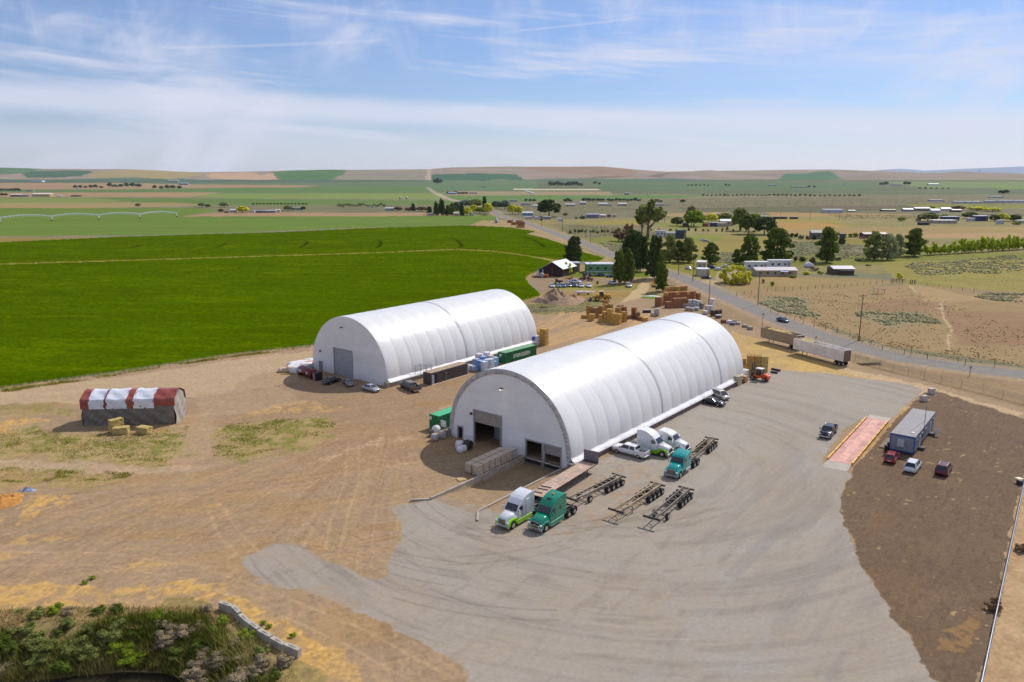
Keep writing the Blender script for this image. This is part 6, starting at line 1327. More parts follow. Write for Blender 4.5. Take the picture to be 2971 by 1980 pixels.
# ------------------------------------------------------------------ trees and shrubs
def mpx(u, v):
    "metres per photo pixel at a ground point"
    p = G(u, v); return (p.y*CP+CH*SP)/FPX
_proto = {}
def crown_mesh(kind, n, leaf, seed):
    r = random.Random(seed); cl = []
    if kind == 'poplar':
        for k in range(7):
            a = r.uniform(0, 6.28); d = r.uniform(.14, .30) if k else 0.; hh = r.uniform(.78, 1.) if k else 1.; x0, y0 = d*math.cos(a), d*math.sin(a)
            for j in range(16):
                f = j/15; z = .12+(hh-.12)*f; w = .20*math.sin(math.pi*(.16+.70*f))**.7; a2 = r.uniform(0, 6.28); cl.append((x0*(1-.25*f)+w*.5*math.cos(a2), y0*(1-.25*f)+w*.5*math.sin(a2), z, max(.08, w*.6), .055))
    elif kind == 'round':
        for k in range(70):
            a, b = r.uniform(0, 6.28), math.acos(r.uniform(-.75, 1)); q = r.uniform(.55, 1)**.5; cl.append((.40*q*math.sin(b)*math.cos(a), .40*q*math.sin(b)*math.sin(a), .55+.40*q*math.cos(b), .10, .08))
    elif kind == 'open':
        for k in range(13):
            a = r.uniform(0, 6.28); el = r.uniform(.25, 1.45); l = r.uniform(.38, .56)
            for j in range(5):
                f = .5+.12*j; cl.append((l*f*math.cos(el)*math.cos(a)*1.05, l*f*math.cos(el)*math.sin(a)*1.05, .36+l*f*math.sin(el)*1.15, .075, .055))
    elif kind == 'tall':
        for k in range(75):
            f = r.random(); z = .10+.88*f; w = .42*math.sin(math.pi*min(1, .22+.74*f))**.8; a = r.uniform(0, 6.28); q = r.uniform(.3, 1); cl.append((w*q*math.cos(a), w*q*math.sin(a), z, .12, .065))
    elif kind == 'willow':
        for k in range(90):
            a = r.uniform(0, 6.28); q = r.uniform(.15, 1)**.6; top = .95-.45*q*q; z = r.uniform(.10, top); cl.append((.47*q*math.cos(a), .47*q*math.sin(a), z, .05, .13))
    else:  # shrub
        for k in range(26):
            a, b = r.uniform(0, 6.28), r.uniform(0, 1.5); q = r.uniform(.3, 1); cl.append((.40*q*math.cos(a)*math.cos(b*.8), .40*q*math.sin(a)*math.cos(b*.8), .16+.66*q*math.sin(b), .13, .12))
    vs = []; fs = []; per = max(1, n//len(cl))
    for (x, y, z, rh, rv) in cl:
        for _ in range(per):
            a, b = r.uniform(0, 6.28), math.acos(r.uniform(-1, 1)); q = r.uniform(.5, 1.08)
            p = Vector((x+rh*q*math.sin(b)*math.cos(a), y+rh*q*math.sin(b)*math.sin(a), z+rv*q*math.cos(b)))
            if p.z < .02: p.z = .02+r.random()*.05
            nrm = Vector((p.x-x, p.y-y, (p.z-z)+.3*rv)).normalized()+Vector((r.uniform(-.6, .6), r.uniform(-.6, .6), r.uniform(-.5, .6)))
            t = nrm.cross(Vector((r.uniform(-1, 1), r.uniform(-1, 1), r.uniform(-1, 1)))).normalized(); bt = nrm.normalized().cross(t)
            s = leaf*r.uniform(.6, 1.3); sx = s*(.55 if kind == 'willow' else 1)
            i = len(vs); vs += [p-t*sx, p+bt*s*.6, p+t*sx, p-bt*s*.6]; fs.append((i, i+1, i+2, i+3))
    me = bpy.data.meshes.new('crown'); me.from_pydata([tuple(v) for v in vs], [], fs); return me
def trunk_mesh(kind, seed):
    r = random.Random(seed+99); m = MB()
    h = {'poplar': .7, 'round': .45, 'open': .42, 'tall': .7, 'willow': .5}.get(kind, .3); w = .030 if kind not in ('open', 'willow') else .04
    m.cyl((0, 0, -.02), (0, 0, h), w, 7, w*.5)
    for k in range(9 if kind == 'open' else 5):
        a = k*2.4+r.random(); z0 = h*r.uniform(.45, 1); l = r.uniform(.2, .42)
        el = r.uniform(.5, 1.2) if kind != 'poplar' else 1.3
        p = Vector((0, 0, z0)); q = p+Vector((math.cos(a)*math.cos(el), math.sin(a)*math.cos(el), math.sin(el)))*l*(.75 if z0+l > .95 else 1); m.cyl(p, q, w*.5, 5, w*.15)
    o = m; me = bpy.data.meshes.new('trunk'); me.from_pydata(m.v, [], m.f); me.materials.append(mat('bark', '6e5c4c', .95, 0, .3, 6., .4)); return me
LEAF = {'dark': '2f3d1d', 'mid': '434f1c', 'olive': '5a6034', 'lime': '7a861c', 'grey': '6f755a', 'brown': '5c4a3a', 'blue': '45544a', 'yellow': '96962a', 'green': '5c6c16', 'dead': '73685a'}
def plant(kind, u, v, hpx, wpx, colr, label, name=None, cat='tree', group=None, n=None, seed=None, z=0., loc=None, hm=None, wm=None, leaf=None):
    P = Vector(loc) if loc is not None else G(u, v, z)
    k = mpx(u, v) if loc is None else 0
    H = hm or hpx*k*1.0; W = wm or wpx*k
    sd_ = (seed if seed is not None else int(u*7+v*13)) % 3
    if n is None: n = 4200 if (hpx or 99) > 55 else (1800 if (hpx or 99) > 30 else 700)
    lf = leaf or (.046 if n > 2000 else (.062 if n > 1000 else .09))
    key = (kind, n, lf, colr, sd_)
    if key not in _proto:
        k0 = (kind, n, lf, sd_)
        if k0 not in _proto: _proto[k0] = crown_mesh(kind, n, lf, sd_*7+hash(kind.__len__())%5)
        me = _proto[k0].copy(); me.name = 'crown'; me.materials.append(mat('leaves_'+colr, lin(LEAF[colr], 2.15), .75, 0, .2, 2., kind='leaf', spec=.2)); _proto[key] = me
        if ('t', kind, sd_) not in _proto: _proto[('t', kind, sd_)] = trunk_mesh(kind, sd_)
    t = thing(name or ('shrub' if kind == 'shrub' else {'poplar': 'poplar_tree', 'willow': 'willow_tree'}.get(kind, 'broadleaf_tree')), label, cat, P, (u*1.7+v*.9) % 6.28, group)
    wf = {'poplar': 1.5, 'open': 1.4, 'tall': 1.2, 'round': 1.2, 'willow': 1.12}.get(kind, 1.1); t.scale = (W*wf, W*wf, H)
    c = bpy.data.objects.new('crown', _proto[key]); C.objects.link(c); c.parent = t
    b = bpy.data.objects.new('trunk' if kind != 'shrub' else 'stem', _proto[('t', kind, sd_)]); C.objects.link(b); b.parent = t
    return t
T = plant
T('poplar', 1663, 765, 76, 44, 'dark', 'dark poplar standing alone in the crop edge behind the brown barn')
T('poplar', 1796, 824, 93, 34, 'mid', 'green poplar at the left of the farmyard pair, over the parked white cars')
T('poplar', 1823, 823, 97, 38, 'mid', 'green poplar at the right of the farmyard pair, a white car under it')
T('poplar', 1832, 780, 108, 58, 'dark', 'very dark tall poplar behind the farmyard pair')
T('poplar', 1857, 788, 104, 40, 'dark', 'dark slender poplar right behind the tallest dark one')
T('poplar', 1898, 809, 120, 46, 'dark', 'dark tall poplar on the left side of the road')
T('poplar', 1912, 812, 80, 30, 'mid', 'narrow poplar wedged right of the dark roadside one')
T('poplar', 1921.6, 846, 84, 34, 'mid', 'single green poplar nearest the long brown hay stack')
T('open', 1879, 694, 114, 88, 'olive', 'great spreading cottonwood with bare forked trunk')
T('open', 1862, 680, 70, 50, 'mid', 'smaller cottonwood crown left behind the great spreading one')
T('shrub', 1795, 700, 46, 44, 'brown', 'brown leafless thicket left of the great cottonwood', 'thicket', 'thicket', n=1300)
T('shrub', 1824, 702, 58, 40, 'brown', 'taller brown thicket touching the great cottonwood', 'thicket', 'thicket', n=1300)
for i, (u, v, h, w, c, l) in enumerate([(1942, 761, 77, 48, 'olive', 'loose olive tree first right of the road in the tree line'), (1968, 760, 60, 36, 'mid', 'lower green tree second right of the road in the tree line'), (1996, 762, 70, 50, 'olive', 'open olive tree third right of the road, pole in front'),
        (2061, 766, 60, 48, 'mid', 'rounded green tree behind the parked camper trailer'), (2136, 766, 42, 26, 'mid', 'short narrow tree left of the tall green one behind the willow'), (2173, 766, 84, 56, 'mid', 'tall full green tree behind the yellow willow'),
        (2251, 762, 97, 88, 'mid', 'widest green tree, rising behind the white campers'), (2396.6, 762, 98, 62, 'mid', 'tall dark-footed green tree right of the campers'), (2396, 735, 60, 34, 'olive', 'upper olive crown behind the tall dark-footed tree'), (2535, 754, 78, 62, 'olive', 'olive many-stemmed tree in front of the long brown shed'), (2575, 754, 72, 50, 'grey', 'greyish thin tree right of the many-stemmed olive one'), (2603, 746, 64, 36, 'grey', 'smallest greyish tree of the trio left of the dark round tree'),
        (2652, 744, 78, 58, 'mid', 'dark round-headed tree just left of the lime hedge')]): T('tall', u, v, h, w, c, l)
T('willow', 2133, 822, 58, 86, 'yellow', 'wide yellow-green willow beside the country road', n=7000, leaf=.04)
T('shrub', 1645, 798, 44, 34, 'yellow', 'yellow-green bush covering the right corner of the brown barn', 'bush', 'bush', n=1300)
T('round', 1593, 629, 50, 66, 'dark', 'big dark round tree left of the mid-distance campers')
T('round', 2013, 658, 48, 58, 'green', 'broad bright green tree left of the small far houses')
T('round', 2006, 655, 56, 34, 'brown', 'brown-topped tree behind the broad bright green one')
T('round', 1964, 656, 26, 34, 'mid', 'low green tree left of the broad bright one'); T('round', 2064, 646, 26, 34, 'yellow', 'yellow-green tree right of the broad bright one'); T('round', 2100, 644, 26, 44, 'olive', 'low olive tree behind the far white roofs')
T('round', 2146, 670, 66, 44, 'olive', 'left yellow-olive tree of the big dark clump'); T('round', 2172, 680, 58, 60, 'mid', 'middle tree of the big dark clump'); T('round', 2217, 681, 52, 62, 'dark', 'right tree of the big dark clump'); T('round', 2190, 672, 52, 36, 'green', 'bright green top between middle and right of the dark clump'); T('round', 2141, 638, 34, 30, 'olive', 'small tree peeping over the big dark clump')
for i in range(15):
    f = i/14; T('shrub', 2690+278*f, 741-17*f, 40+12*math.sin(i*1.7)*.5+8*f, 32, 'lime', f'lime green hedge shrub, {ORD[i]} from the left of the long hedge row', 'hedge_shrub', 'shrub', 'lime hedge shrubs', n=1300)
for i, (u, v, h, w, c, l) in enumerate([(2610, 809, 22, 22, 'yellow', 'small yellow bush at the end of the paddock fence'), (2466, 690, 13, 18, 'green', 'left low green bush between the far sheds'), (2483, 689, 15, 20, 'green', 'right low green bush between the far sheds'), (2431, 684, 12, 14, 'green', 'tiny green bush beside the far grey shed'),
        (2296, 690, 16, 14, 'dark', 'first dark cedar-like bush from the left before the grey shed'), (2309, 690, 17, 14, 'dark', 'second dark cedar-like bush from the left before the grey shed'), (2324, 695, 16, 18, 'blue', 'third dark bush from the left before the grey shed'), (2344, 697, 17, 16, 'brown', 'brownish bush, fourth before the grey shed'), (2363, 697, 14, 18, 'dark', 'fifth dark bush, under the grey shed wall'),
        (2308, 760, 22, 14, 'brown', 'slim brown bush left of the tall dark-footed tree'), (2328, 760, 18, 22, 'dark', 'squat dark bush left of the tall dark-footed tree'), (2357, 764, 20, 22, 'brown', 'brown bush touching the tall dark-footed tree'), (2432, 756, 12, 24, 'blue', 'low bluish bush right of the tall dark-footed tree'), (2490, 758, 12, 26, 'grey', 'low grey bush left of the many-stemmed olive tree'),
        (2363, 786, 16, 26, 'dead', 'dead tan bush beside the tan mobile home'), (2340, 797, 12, 26, 'yellow', 'yellow flowering bush beside the tan mobile home'), (2380, 796, 12, 20, 'green', 'green bush between mobile home and shelter'), (2214, 822, 14, 10, 'dead', 'grey-white bare sapling near the paddock poles'),
        (2240, 830, 16, 12, 'green', 'young green sapling in the paddock rows'), (2300, 806, 10, 26, 'green', 'low green bush by the mobile home porch'), (1728, 800, 12, 12, 'green', 'small green shrub before the green mobile home'), (1612, 826, 10, 14, 'green', 'weedy shrub behind the row of parked cars'), (1733, 826, 12, 10, 'green', 'sapling right of the row of parked cars'),
        (1672, 636, 8, 10, 'olive', 'small olive bush left beside the mid-distance grey barn'), (1690, 636, 12, 22, 'blue', 'blue-green bush beside the mid-distance grey barn'), (1640, 626, 10, 18, 'olive', 'flat olive bush right of the big dark round tree'), (1571, 641, 10, 10, 'dark', 'dark bush among the mid-distance campers'),
        (2520, 772, 6, 18, 'grey', 'low grey sage clump under the olive tree'), (2596, 745, 14, 14, 'green', 'green weed patch at the foot of the grey tree')]): T('shrub', u, v, h, w, c, l, 'bush', 'bush')
T('round', 2442, 715, 26, 20, 'dark', 'lone small dark tree on a bare stem before the far sheds')
# mid-left farm group
for u, v, h, w, k, c, l in [(1264.5, 626, 37, 13, 'poplar', 'dark', 'dark column poplar left in the far farm group'), (1280, 625, 43, 17, 'poplar', 'dark', 'tallest poplar of the far farm group left of the road'), (1246, 624, 22, 14, 'poplar', 'dark', 'short dark poplar at the left end of the far farm group'), (1300, 626, 28, 11, 'poplar', 'dark', 'slim poplar third in the far farm group'), (1312, 625, 32, 18, 'tall', 'mid', 'greener tree beside the slim poplar of the far farm group'), (1327, 622, 34, 24, 'round', 'blue', 'bluish round tree in the far farm group'), (1340, 627, 31, 10, 'poplar', 'dark', 'thin dark poplar right in the far farm group'),
        (1355, 626, 23, 26, 'round', 'yellow', 'yellow-green tree right of the thin dark poplar'), (1375, 618, 22, 20, 'round', 'yellow', 'second yellow tree nearer the far road'), (1392, 620, 18, 22, 'round', 'green', 'green low tree between yellow ones near the far road'), (1380, 604, 24, 32, 'round', 'olive', 'olive tree behind the yellow ones near the far road'), (1407, 619, 44, 12, 'poplar', 'dark', 'single dark column poplar beside the far road'), (1416, 622, 30, 24, 'round', 'yellow', 'yellow-green tree right under the single column poplar'),
        (1440, 607, 22, 26, 'round', 'blue', 'left dark bluish tree beyond the far road'), (1464, 607, 24, 26, 'round', 'blue', 'right dark bluish tree beyond the far road'), (1350, 602, 20, 40, 'round', 'blue', 'wide bluish thicket behind the far farm group'), (1486, 622, 26, 24, 'round', 'yellow', 'left yellow tree right of the far road'), (1505, 622, 22, 22, 'round', 'yellow', 'right yellow tree right of the far road'),
        (1199, 613, 20, 13, 'tall', 'dark', 'small cone tree left of the far farm group'), (1187, 613, 10, 24, 'round', 'brown', 'brown hedge part left of the cone tree'), (1225, 613, 12, 30, 'round', 'brown', 'brown hedge part right of the cone tree'), (1155, 612, 11, 22, 'round', 'brown', 'brown bush cluster far left of the cone tree'),
        (704, 618, 18, 30, 'round', 'yellow', 'bright yellow-green tree among the far left sheds'), (641, 617, 10, 14, 'round', 'brown', 'brownish tree left of the far left sheds'), (836, 611, 14, 22, 'round', 'grey', 'grey-green tree beside the long pale greenhouse'), (880, 610, 10, 12, 'round', 'dark', 'dark tree right of the long pale greenhouse'), (400, 600, 9, 12, 'round', 'blue', 'lone dark bush on the far tan field edge'), (585, 602, 14, 16, 'round', 'grey', 'first grey willow-like tree on the far field edge'), (603, 602, 8, 14, 'round', 'dark', 'dark bush between grey far trees'), (651, 602, 15, 22, 'round', 'grey', 'second grey willow-like tree on the far field edge'),
        (2691.6, 643, 25, 46, 'round', 'olive', 'olive-yellow tree at the left of the far right farms'), (2739, 636, 13, 18, 'round', 'green', 'green bush right of the olive-yellow far tree'), (2816, 636, 20, 38, 'round', 'olive', 'rounded olive tree above the far right farms'), (2908, 643, 22, 30, 'round', 'yellow', 'yellow tree at the right of the far right farms'), (2885, 643, 18, 22, 'round', 'dark', 'dark tree left of the far yellow one'), (2940, 643, 18, 34, 'round', 'dark', 'dark wide tree right of the far yellow one'), (2615, 643, 12, 18, 'round', 'green', 'green low tree at the left of the far right pasture'), (2950, 652, 10, 26, 'shrub', 'green', 'green low bush at the far right edge'),
        (2835, 612, 12, 44, 'round', 'yellow', 'left wide yellow thicket beyond the far farms'), (2880, 614, 10, 40, 'round', 'yellow', 'right wide yellow thicket beyond the far farms'), (2705, 607, 10, 14, 'round', 'yellow', 'small yellow tree over the far farm roofs'), (2780, 610, 12, 30, 'round', 'brown', 'brown haze-coloured tree over the far farms')]: T(k, u, v, h*1.05, w*1.15, c, l, n=700, leaf=.095)
# far groves across the plain
r = random.Random(21); far = []
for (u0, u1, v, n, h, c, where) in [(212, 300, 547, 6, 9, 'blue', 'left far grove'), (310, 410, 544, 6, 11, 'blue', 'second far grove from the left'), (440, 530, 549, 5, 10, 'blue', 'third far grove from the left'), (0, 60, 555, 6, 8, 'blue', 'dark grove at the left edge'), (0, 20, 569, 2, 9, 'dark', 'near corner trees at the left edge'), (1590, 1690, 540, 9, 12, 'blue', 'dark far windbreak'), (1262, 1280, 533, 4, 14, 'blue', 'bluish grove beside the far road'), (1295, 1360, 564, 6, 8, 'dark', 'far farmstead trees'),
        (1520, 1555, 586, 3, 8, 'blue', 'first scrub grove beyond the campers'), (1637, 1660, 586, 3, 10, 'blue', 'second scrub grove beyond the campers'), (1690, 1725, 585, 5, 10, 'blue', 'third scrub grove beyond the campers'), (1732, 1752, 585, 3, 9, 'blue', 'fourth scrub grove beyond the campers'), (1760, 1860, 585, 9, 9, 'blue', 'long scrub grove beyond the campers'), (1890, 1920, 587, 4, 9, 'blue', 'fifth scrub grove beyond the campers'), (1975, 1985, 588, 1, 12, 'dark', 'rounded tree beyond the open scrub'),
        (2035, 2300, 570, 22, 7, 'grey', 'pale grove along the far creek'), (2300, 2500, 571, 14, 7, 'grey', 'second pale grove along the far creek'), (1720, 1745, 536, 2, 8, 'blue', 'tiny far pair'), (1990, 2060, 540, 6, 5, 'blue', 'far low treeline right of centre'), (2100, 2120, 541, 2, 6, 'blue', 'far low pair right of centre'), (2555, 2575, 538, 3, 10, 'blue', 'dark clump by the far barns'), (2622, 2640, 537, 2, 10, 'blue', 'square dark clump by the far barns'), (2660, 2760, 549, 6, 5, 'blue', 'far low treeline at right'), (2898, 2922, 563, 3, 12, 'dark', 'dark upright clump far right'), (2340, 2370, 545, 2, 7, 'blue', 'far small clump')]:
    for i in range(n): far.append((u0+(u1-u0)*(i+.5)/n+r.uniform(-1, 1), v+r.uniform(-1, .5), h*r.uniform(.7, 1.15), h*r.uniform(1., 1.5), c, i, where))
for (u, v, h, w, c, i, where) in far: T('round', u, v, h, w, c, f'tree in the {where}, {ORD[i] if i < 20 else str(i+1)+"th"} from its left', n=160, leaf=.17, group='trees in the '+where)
r = random.Random(5)
for i in range(16): T('round', 735+i*10.2, 594.5, 4.5, 7, 'dark', f'tiny round orchard tree, {ORD[i]} from the left of the far row', n=160, leaf=.17, group='far orchard row')
for i in range(14): T('round', 985+i*10, 600+r.uniform(-3, 2), r.uniform(6, 10), r.uniform(9, 14), 'grey', f'pale grey far bush, {ORD[i]} from the left of the scrub strip behind the crop', n=160, leaf=.17, group='pale far bushes')
for i in range(20): T('shrub', 1890+i*18.5+r.uniform(-4, 4), 672+r.uniform(-2, 4), r.uniform(8, 16), r.uniform(8, 13), r.choice(['brown', 'brown', 'dark']), f'brown sapling, {ORD[i]} from the left of the row before the far houses', 'sapling', 'sapling', n=300, leaf=.09, group='brown saplings before the far houses')
for i in range(18): T('shrub', 1655+i*11+r.uniform(-3, 3), 676+r.uniform(-2, 3), r.uniform(8, 13), r.uniform(9, 14), r.choice(['brown', 'olive', 'dark']), f'dark scrub bush, {ORD[i]} from the left along the mid-distance scrub lot', 'bush', 'bush', n=300, leaf=.09, group='scrub lot bushes')
WPX = ((-300, 2000), (60, 1982), (220, 1962), (360, 1950), (470, 1953), (540, 1970), (560, 2060), (-300, 2300))
WPOLY = [(G(u, v, -2.75).x, G(u, v, -2.75).y) for u, v in WPX]
# ------------------------------------------------------------------ shrubs in the ditch, near the camera
r = random.Random(17)
def dcol(u, v):
    if 470 < u < 600 and v < 1880: return 'dead' if r.random() < .7 else 'mid'
    if u > 560 and v > 1890 and r.random() < .6: return 'dead'
    return r.choice(['green', 'green', 'mid', 'mid', 'olive'] if u > 340 else ['olive', 'green', 'mid', 'dead', 'olive'])
spots = []
for j in range(5):
    n = 15
    for i in range(n):
        u = -20+i*60+r.uniform(-22, 22); v = 1808+j*36+r.uniform(-12, 12)+max(0, u-620)*.75
        if v < 2000+ j*5 and u < 900: spots.append((u, v))
names = {'green': 'bright green', 'mid': 'dark green', 'olive': 'olive', 'dead': 'dead pinkish-grey'}; cnt = {}
for (u, v) in sorted(spots):
    c = dcol(u, v); cnt[c] = cnt.get(c, 0)+1; x, y = G(u, v, -1.)[:2]
    if inpoly(np.array([x]), np.array([y-.6]), WPOLY)[0]: continue
    z = float(ditch_z(x, y)[0])
    s = r.uniform(1.3, 2.1)*(1 if z < -.6 else .6)
    T('shrub', u, v, None, None, c, f'{names[c]} shrub in the ditch, number {cnt[c]} of its colour from the left', 'shrub', 'shrub', 'shrubs in the ditch', n=5200, leaf=.03, loc=(x, y, z-.1), hm=s, wm=s*1.75)
# low plants by the crooked wall
for i, (u, v) in enumerate([(765, 1812), (782, 1822), (850, 1848), (246, 1694), (268, 1680)]): T('shrub', u, v, None, None, 'green', ['first', 'second', 'third'][i]+' small weed tuft on the straw behind the crooked wall' if i < 3 else ['round dark weed alone on the bare yard', 'smaller weed beside the lone round one'][i-3], 'weed', 'weed', n=600, leaf=.06, loc=tuple(G(u, v)), hm=.5, wm=.9)
for i, (u, v, s) in enumerate([(2884, 1768, 1.5), (2965, 1600, 1.4)]): T('shrub', u, v, None, None, 'brown', ['dark brown tumbleweed caught under the pipe fence', 'dark brown tumbleweed at the right edge beyond the fence'][i], 'tumbleweed', 'tumbleweed', n=1300, leaf=.05, loc=tuple(G(u, v)), hm=s, wm=s*1.5)
def scatter(name, polys, count, size, colr, label, kindm='blob', z=0., blade=None, seed=1, ns=7, th=.5, zf=None):
    "many small plants nobody could count, as one mesh"
    rg = np.random.default_rng(seed); X = []; Y = []
    for poly, share in polys:
        w = [(G(*p)[0], G(*p)[1]) for p in poly]; xs = [p[0] for p in w]; ys = [p[1] for p in w]; n = int(count*share); got = 0
        while got < n:
            x = rg.uniform(min(xs), max(xs), 4000); y = rg.uniform(min(ys), max(ys), 4000); m = inpoly(x+14*(fbm(x/12, y/12, seed+5)-.5)*min(1, size), y+14*(fbm(x/12, y/12, seed+6)-.5)*min(1, size), w) & (fbm(x/ns, y/(ns*.6), seed+3, 3)+rg.uniform(-.22, .22, len(x))*(ns/7) > th)
            if zf is not None: m = m & ~inpoly(x, y, WPOLY)
            x, y = x[m], y[m]; X.append(x[:n-got]); Y.append(y[:n-got]); got += len(x)
            if len(x) == 0: got += 400
    X = np.concatenate(X); Y = np.concatenate(Y); N = len(X); S = size*rg.uniform(.5, 1.3, N)
    if blade is None:
        a = rg.uniform(0, 6.28, N)[:, None]+np.linspace(0, 2*np.pi, 6)[:-1][None]; rr = S[:, None]*rg.uniform(.35, .6, (N, 5))
        base = np.stack([X[:, None]+rr*np.cos(a), Y[:, None]+rr*np.sin(a), np.full((N, 5), -.03)], -1)
        a2 = a+.5; r2 = S[:, None]*rg.uniform(.25, .5, (N, 5)); mid = np.stack([X[:, None]+r2*np.cos(a2), Y[:, None]+r2*np.sin(a2), S[:, None]*rg.uniform(.22, .42, (N, 5))], -1)
        top = np.stack([X+S*rg.uniform(-.15, .15, N), Y+S*rg.uniform(-.15, .15, N), S*rg.uniform(.38, .55, N)], -1)[:, None]
        V = np.concatenate([base, mid, top], 1).reshape(-1, 3); o = np.arange(N)[:, None, None]*11
        f3 = np.array([[i, (i+1) % 5, 5+i] for i in range(5)]+[[(i+1) % 5, 5+(i+1) % 5, 5+i] for i in range(5)]+[[5+i, 5+(i+1) % 5, 10] for i in range(5)])
    else:
        K = 3; a = rg.uniform(0, 6.28, (N, K)); d = rg.uniform(0, S[:, None]*.4, (N, K)); px = X[:, None]+d*np.cos(a); py = Y[:, None]+d*np.sin(a); h = S[:, None]*rg.uniform(.7, 1.3, (N, K)); ln = h*rg.uniform(.1, .9, (N, K)); w = blade
        zb = (ditch_z(X, Y)[:, None]+0*px-.05) if zf is not None else z+0*px
        p0 = np.stack([px-w*np.sin(a), py+w*np.cos(a), zb], -1); p1 = np.stack([px+w*np.sin(a), py-w*np.cos(a), zb], -1); p2 = np.stack([px+ln*np.cos(a), py+ln*np.sin(a), zb+h], -1)
        V = np.stack([p0, p1, p2], 2).reshape(-1, 3); o = (np.arange(N*K)*3)[:, None, None]; f3 = np.array([[0, 1, 2]])
    F_ = (o+f3[None]).reshape(-1, 3)
    me = bpy.data.meshes.new(name); me.vertices.add(len(V)); me.vertices.foreach_set('co', V.astype(np.float32).ravel()); me.loops.add(len(F_)*3); me.loops.foreach_set('vertex_index', F_.astype(np.int32).ravel())
    me.polygons.add(len(F_)); me.polygons.foreach_set('loop_start', np.arange(0, len(F_)*3, 3, dtype=np.int32)); me.polygons.foreach_set('loop_total', np.full(len(F_), 3, np.int32)); me.update(calc_edges=True)
    me.materials.append(mat('scrub_'+colr, lin(colr, 1.), .9, 0, .2, .3, kind='leaf', spec=.1)); ob = bpy.data.objects.new(name, me); C.objects.link(ob); tag(ob, label, name.replace('_', ' '), None, 'stuff'); return ob
scatter('sagebrush', [([(1640, 655), (1700, 655), (1900, 668), (1900, 690), (1800, 684), (1700, 690), (1640, 672)], .12), ([(1740, 704), (1860, 715), (1790, 745)], .04), ([(2290, 700), (2420, 706), (2540, 720), (2540, 752), (2300, 752)], .14), ([(2060, 735), (2160, 732), (2160, 762), (2060, 764)], .05),
                      ([(2205, 860), (2330, 870), (2380, 915), (2330, 925), (2240, 900)], .05), ([(2480, 905), (2660, 905), (2690, 940), (2560, 950)], .03), ([(2620, 770), (2971, 740), (2971, 790), (2650, 800)], .08), ([(2860, 850), (2971, 850), (2971, 880), (2860, 870)], .02), ([(1480, 600), (2500, 575), (2971, 590), (2971, 600), (2400, 600), (1900, 612), (1500, 625)], .30), ([(2400, 622), (2700, 625), (2971, 620), (2971, 632), (2450, 637)], .10), ([(1960, 640), (2000, 630), (1900, 628), (1880, 640)], .02)],
        15000, 1.05, 'aaa688', 'grey-green sagebrush scattered over the dry plain and pasture', seed=4)
scatter('dry_weeds', [([(2130, 860), (2300, 855), (2640, 835), (2971, 960), (2971, 1060), (2560, 1000), (2350, 930)], .5), ([(2240, 900), (2400, 955), (2520, 995), (2800, 1050), (2971, 1065), (2971, 1055), (2500, 975), (2300, 895)], .2), ([(1510, 890), (1600, 880), (1750, 865), (1700, 905), (1560, 915)], .15), ([(2620, 760), (2971, 730), (2971, 840), (2700, 820)], .15)], 2400, .45, 'a8946f', 'small dark dry weeds dotted over the bare pasture', seed=6)
gp = [([(650, 1235), (740, 1220), (900, 1212), (980, 1225), (960, 1250), (860, 1290), (700, 1330), (610, 1335), (610, 1280)], .35), ([(0, 1245), (240, 1252), (500, 1245), (560, 1235), (520, 1300), (480, 1345), (0, 1335)], .5), ([(0, 1358), (390, 1375), (330, 1395), (0, 1402)], .15)]
scatter('grass_tufts', gp, 5200, .20, '7c8028', 'patchy olive green grass tufts on the two yard islands', seed=8, blade=.03, ns=3.2, th=.56)
scatter('dry_grass', gp, 2500, .18, 'c9ad6c', 'straw-coloured dry grass among the yard islands', seed=9, blade=.03)
dp_ = [([(-400, 1840), (-60, 1812), (330, 1792), (620, 1800), (690, 1845), (800, 1925), (850, 2060), (300, 2160), (-60, 2160)], 1.)]
scatter('reeds', dp_, 7000, 1.1, '9c9660', 'tangled pale reeds filling the ditch', seed=10, blade=.035, zf=-2.3)
scatter('ditch_grass', dp_, 9000, .9, '646c2c', 'green rank grass filling the ditch', seed=12, blade=.05, zf=-2.3)
scatter('bank_weeds', [([(-60, 1775), (330, 1762), (600, 1765), (680, 1800), (640, 1830), (300, 1822), (-60, 1835)], 1.)], 2200, .3, 'b09a72', 'dry brown weeds along the bank above the ditch', seed=13, blade=.04)
scatter('crop_edge_weeds', [([(0, 1128), (320, 1086), (640, 1036), (905, 1004), (905, 1008), (640, 1042), (320, 1094), (0, 1138)], 1.)], 1500, .35, '8a8a3a', 'weedy strip along the edge of the green crop', seed=14, blade=.06)
# water at the bottom of the ditch
m = MB(); wpts = [G(u, v, -2.75) for u, v in ((-300, 2000), (60, 1982), (220, 1962), (360, 1950), (470, 1953), (540, 1970), (560, 2060), (-300, 2300))]
o = MB().add([tuple(p) for p in wpts]+[(p.x, p.y, -3.3) for p in wpts], [tuple(range(8))]+[(i, (i+1) % 8, 8+(i+1) % 8, 8+i) for i in range(8)]).build('ditch_water', mat('murky_water', (.035, .03, .02), .06, 0, .3, .5, .15, bscale=3.)); o['kind'] = 'structure'
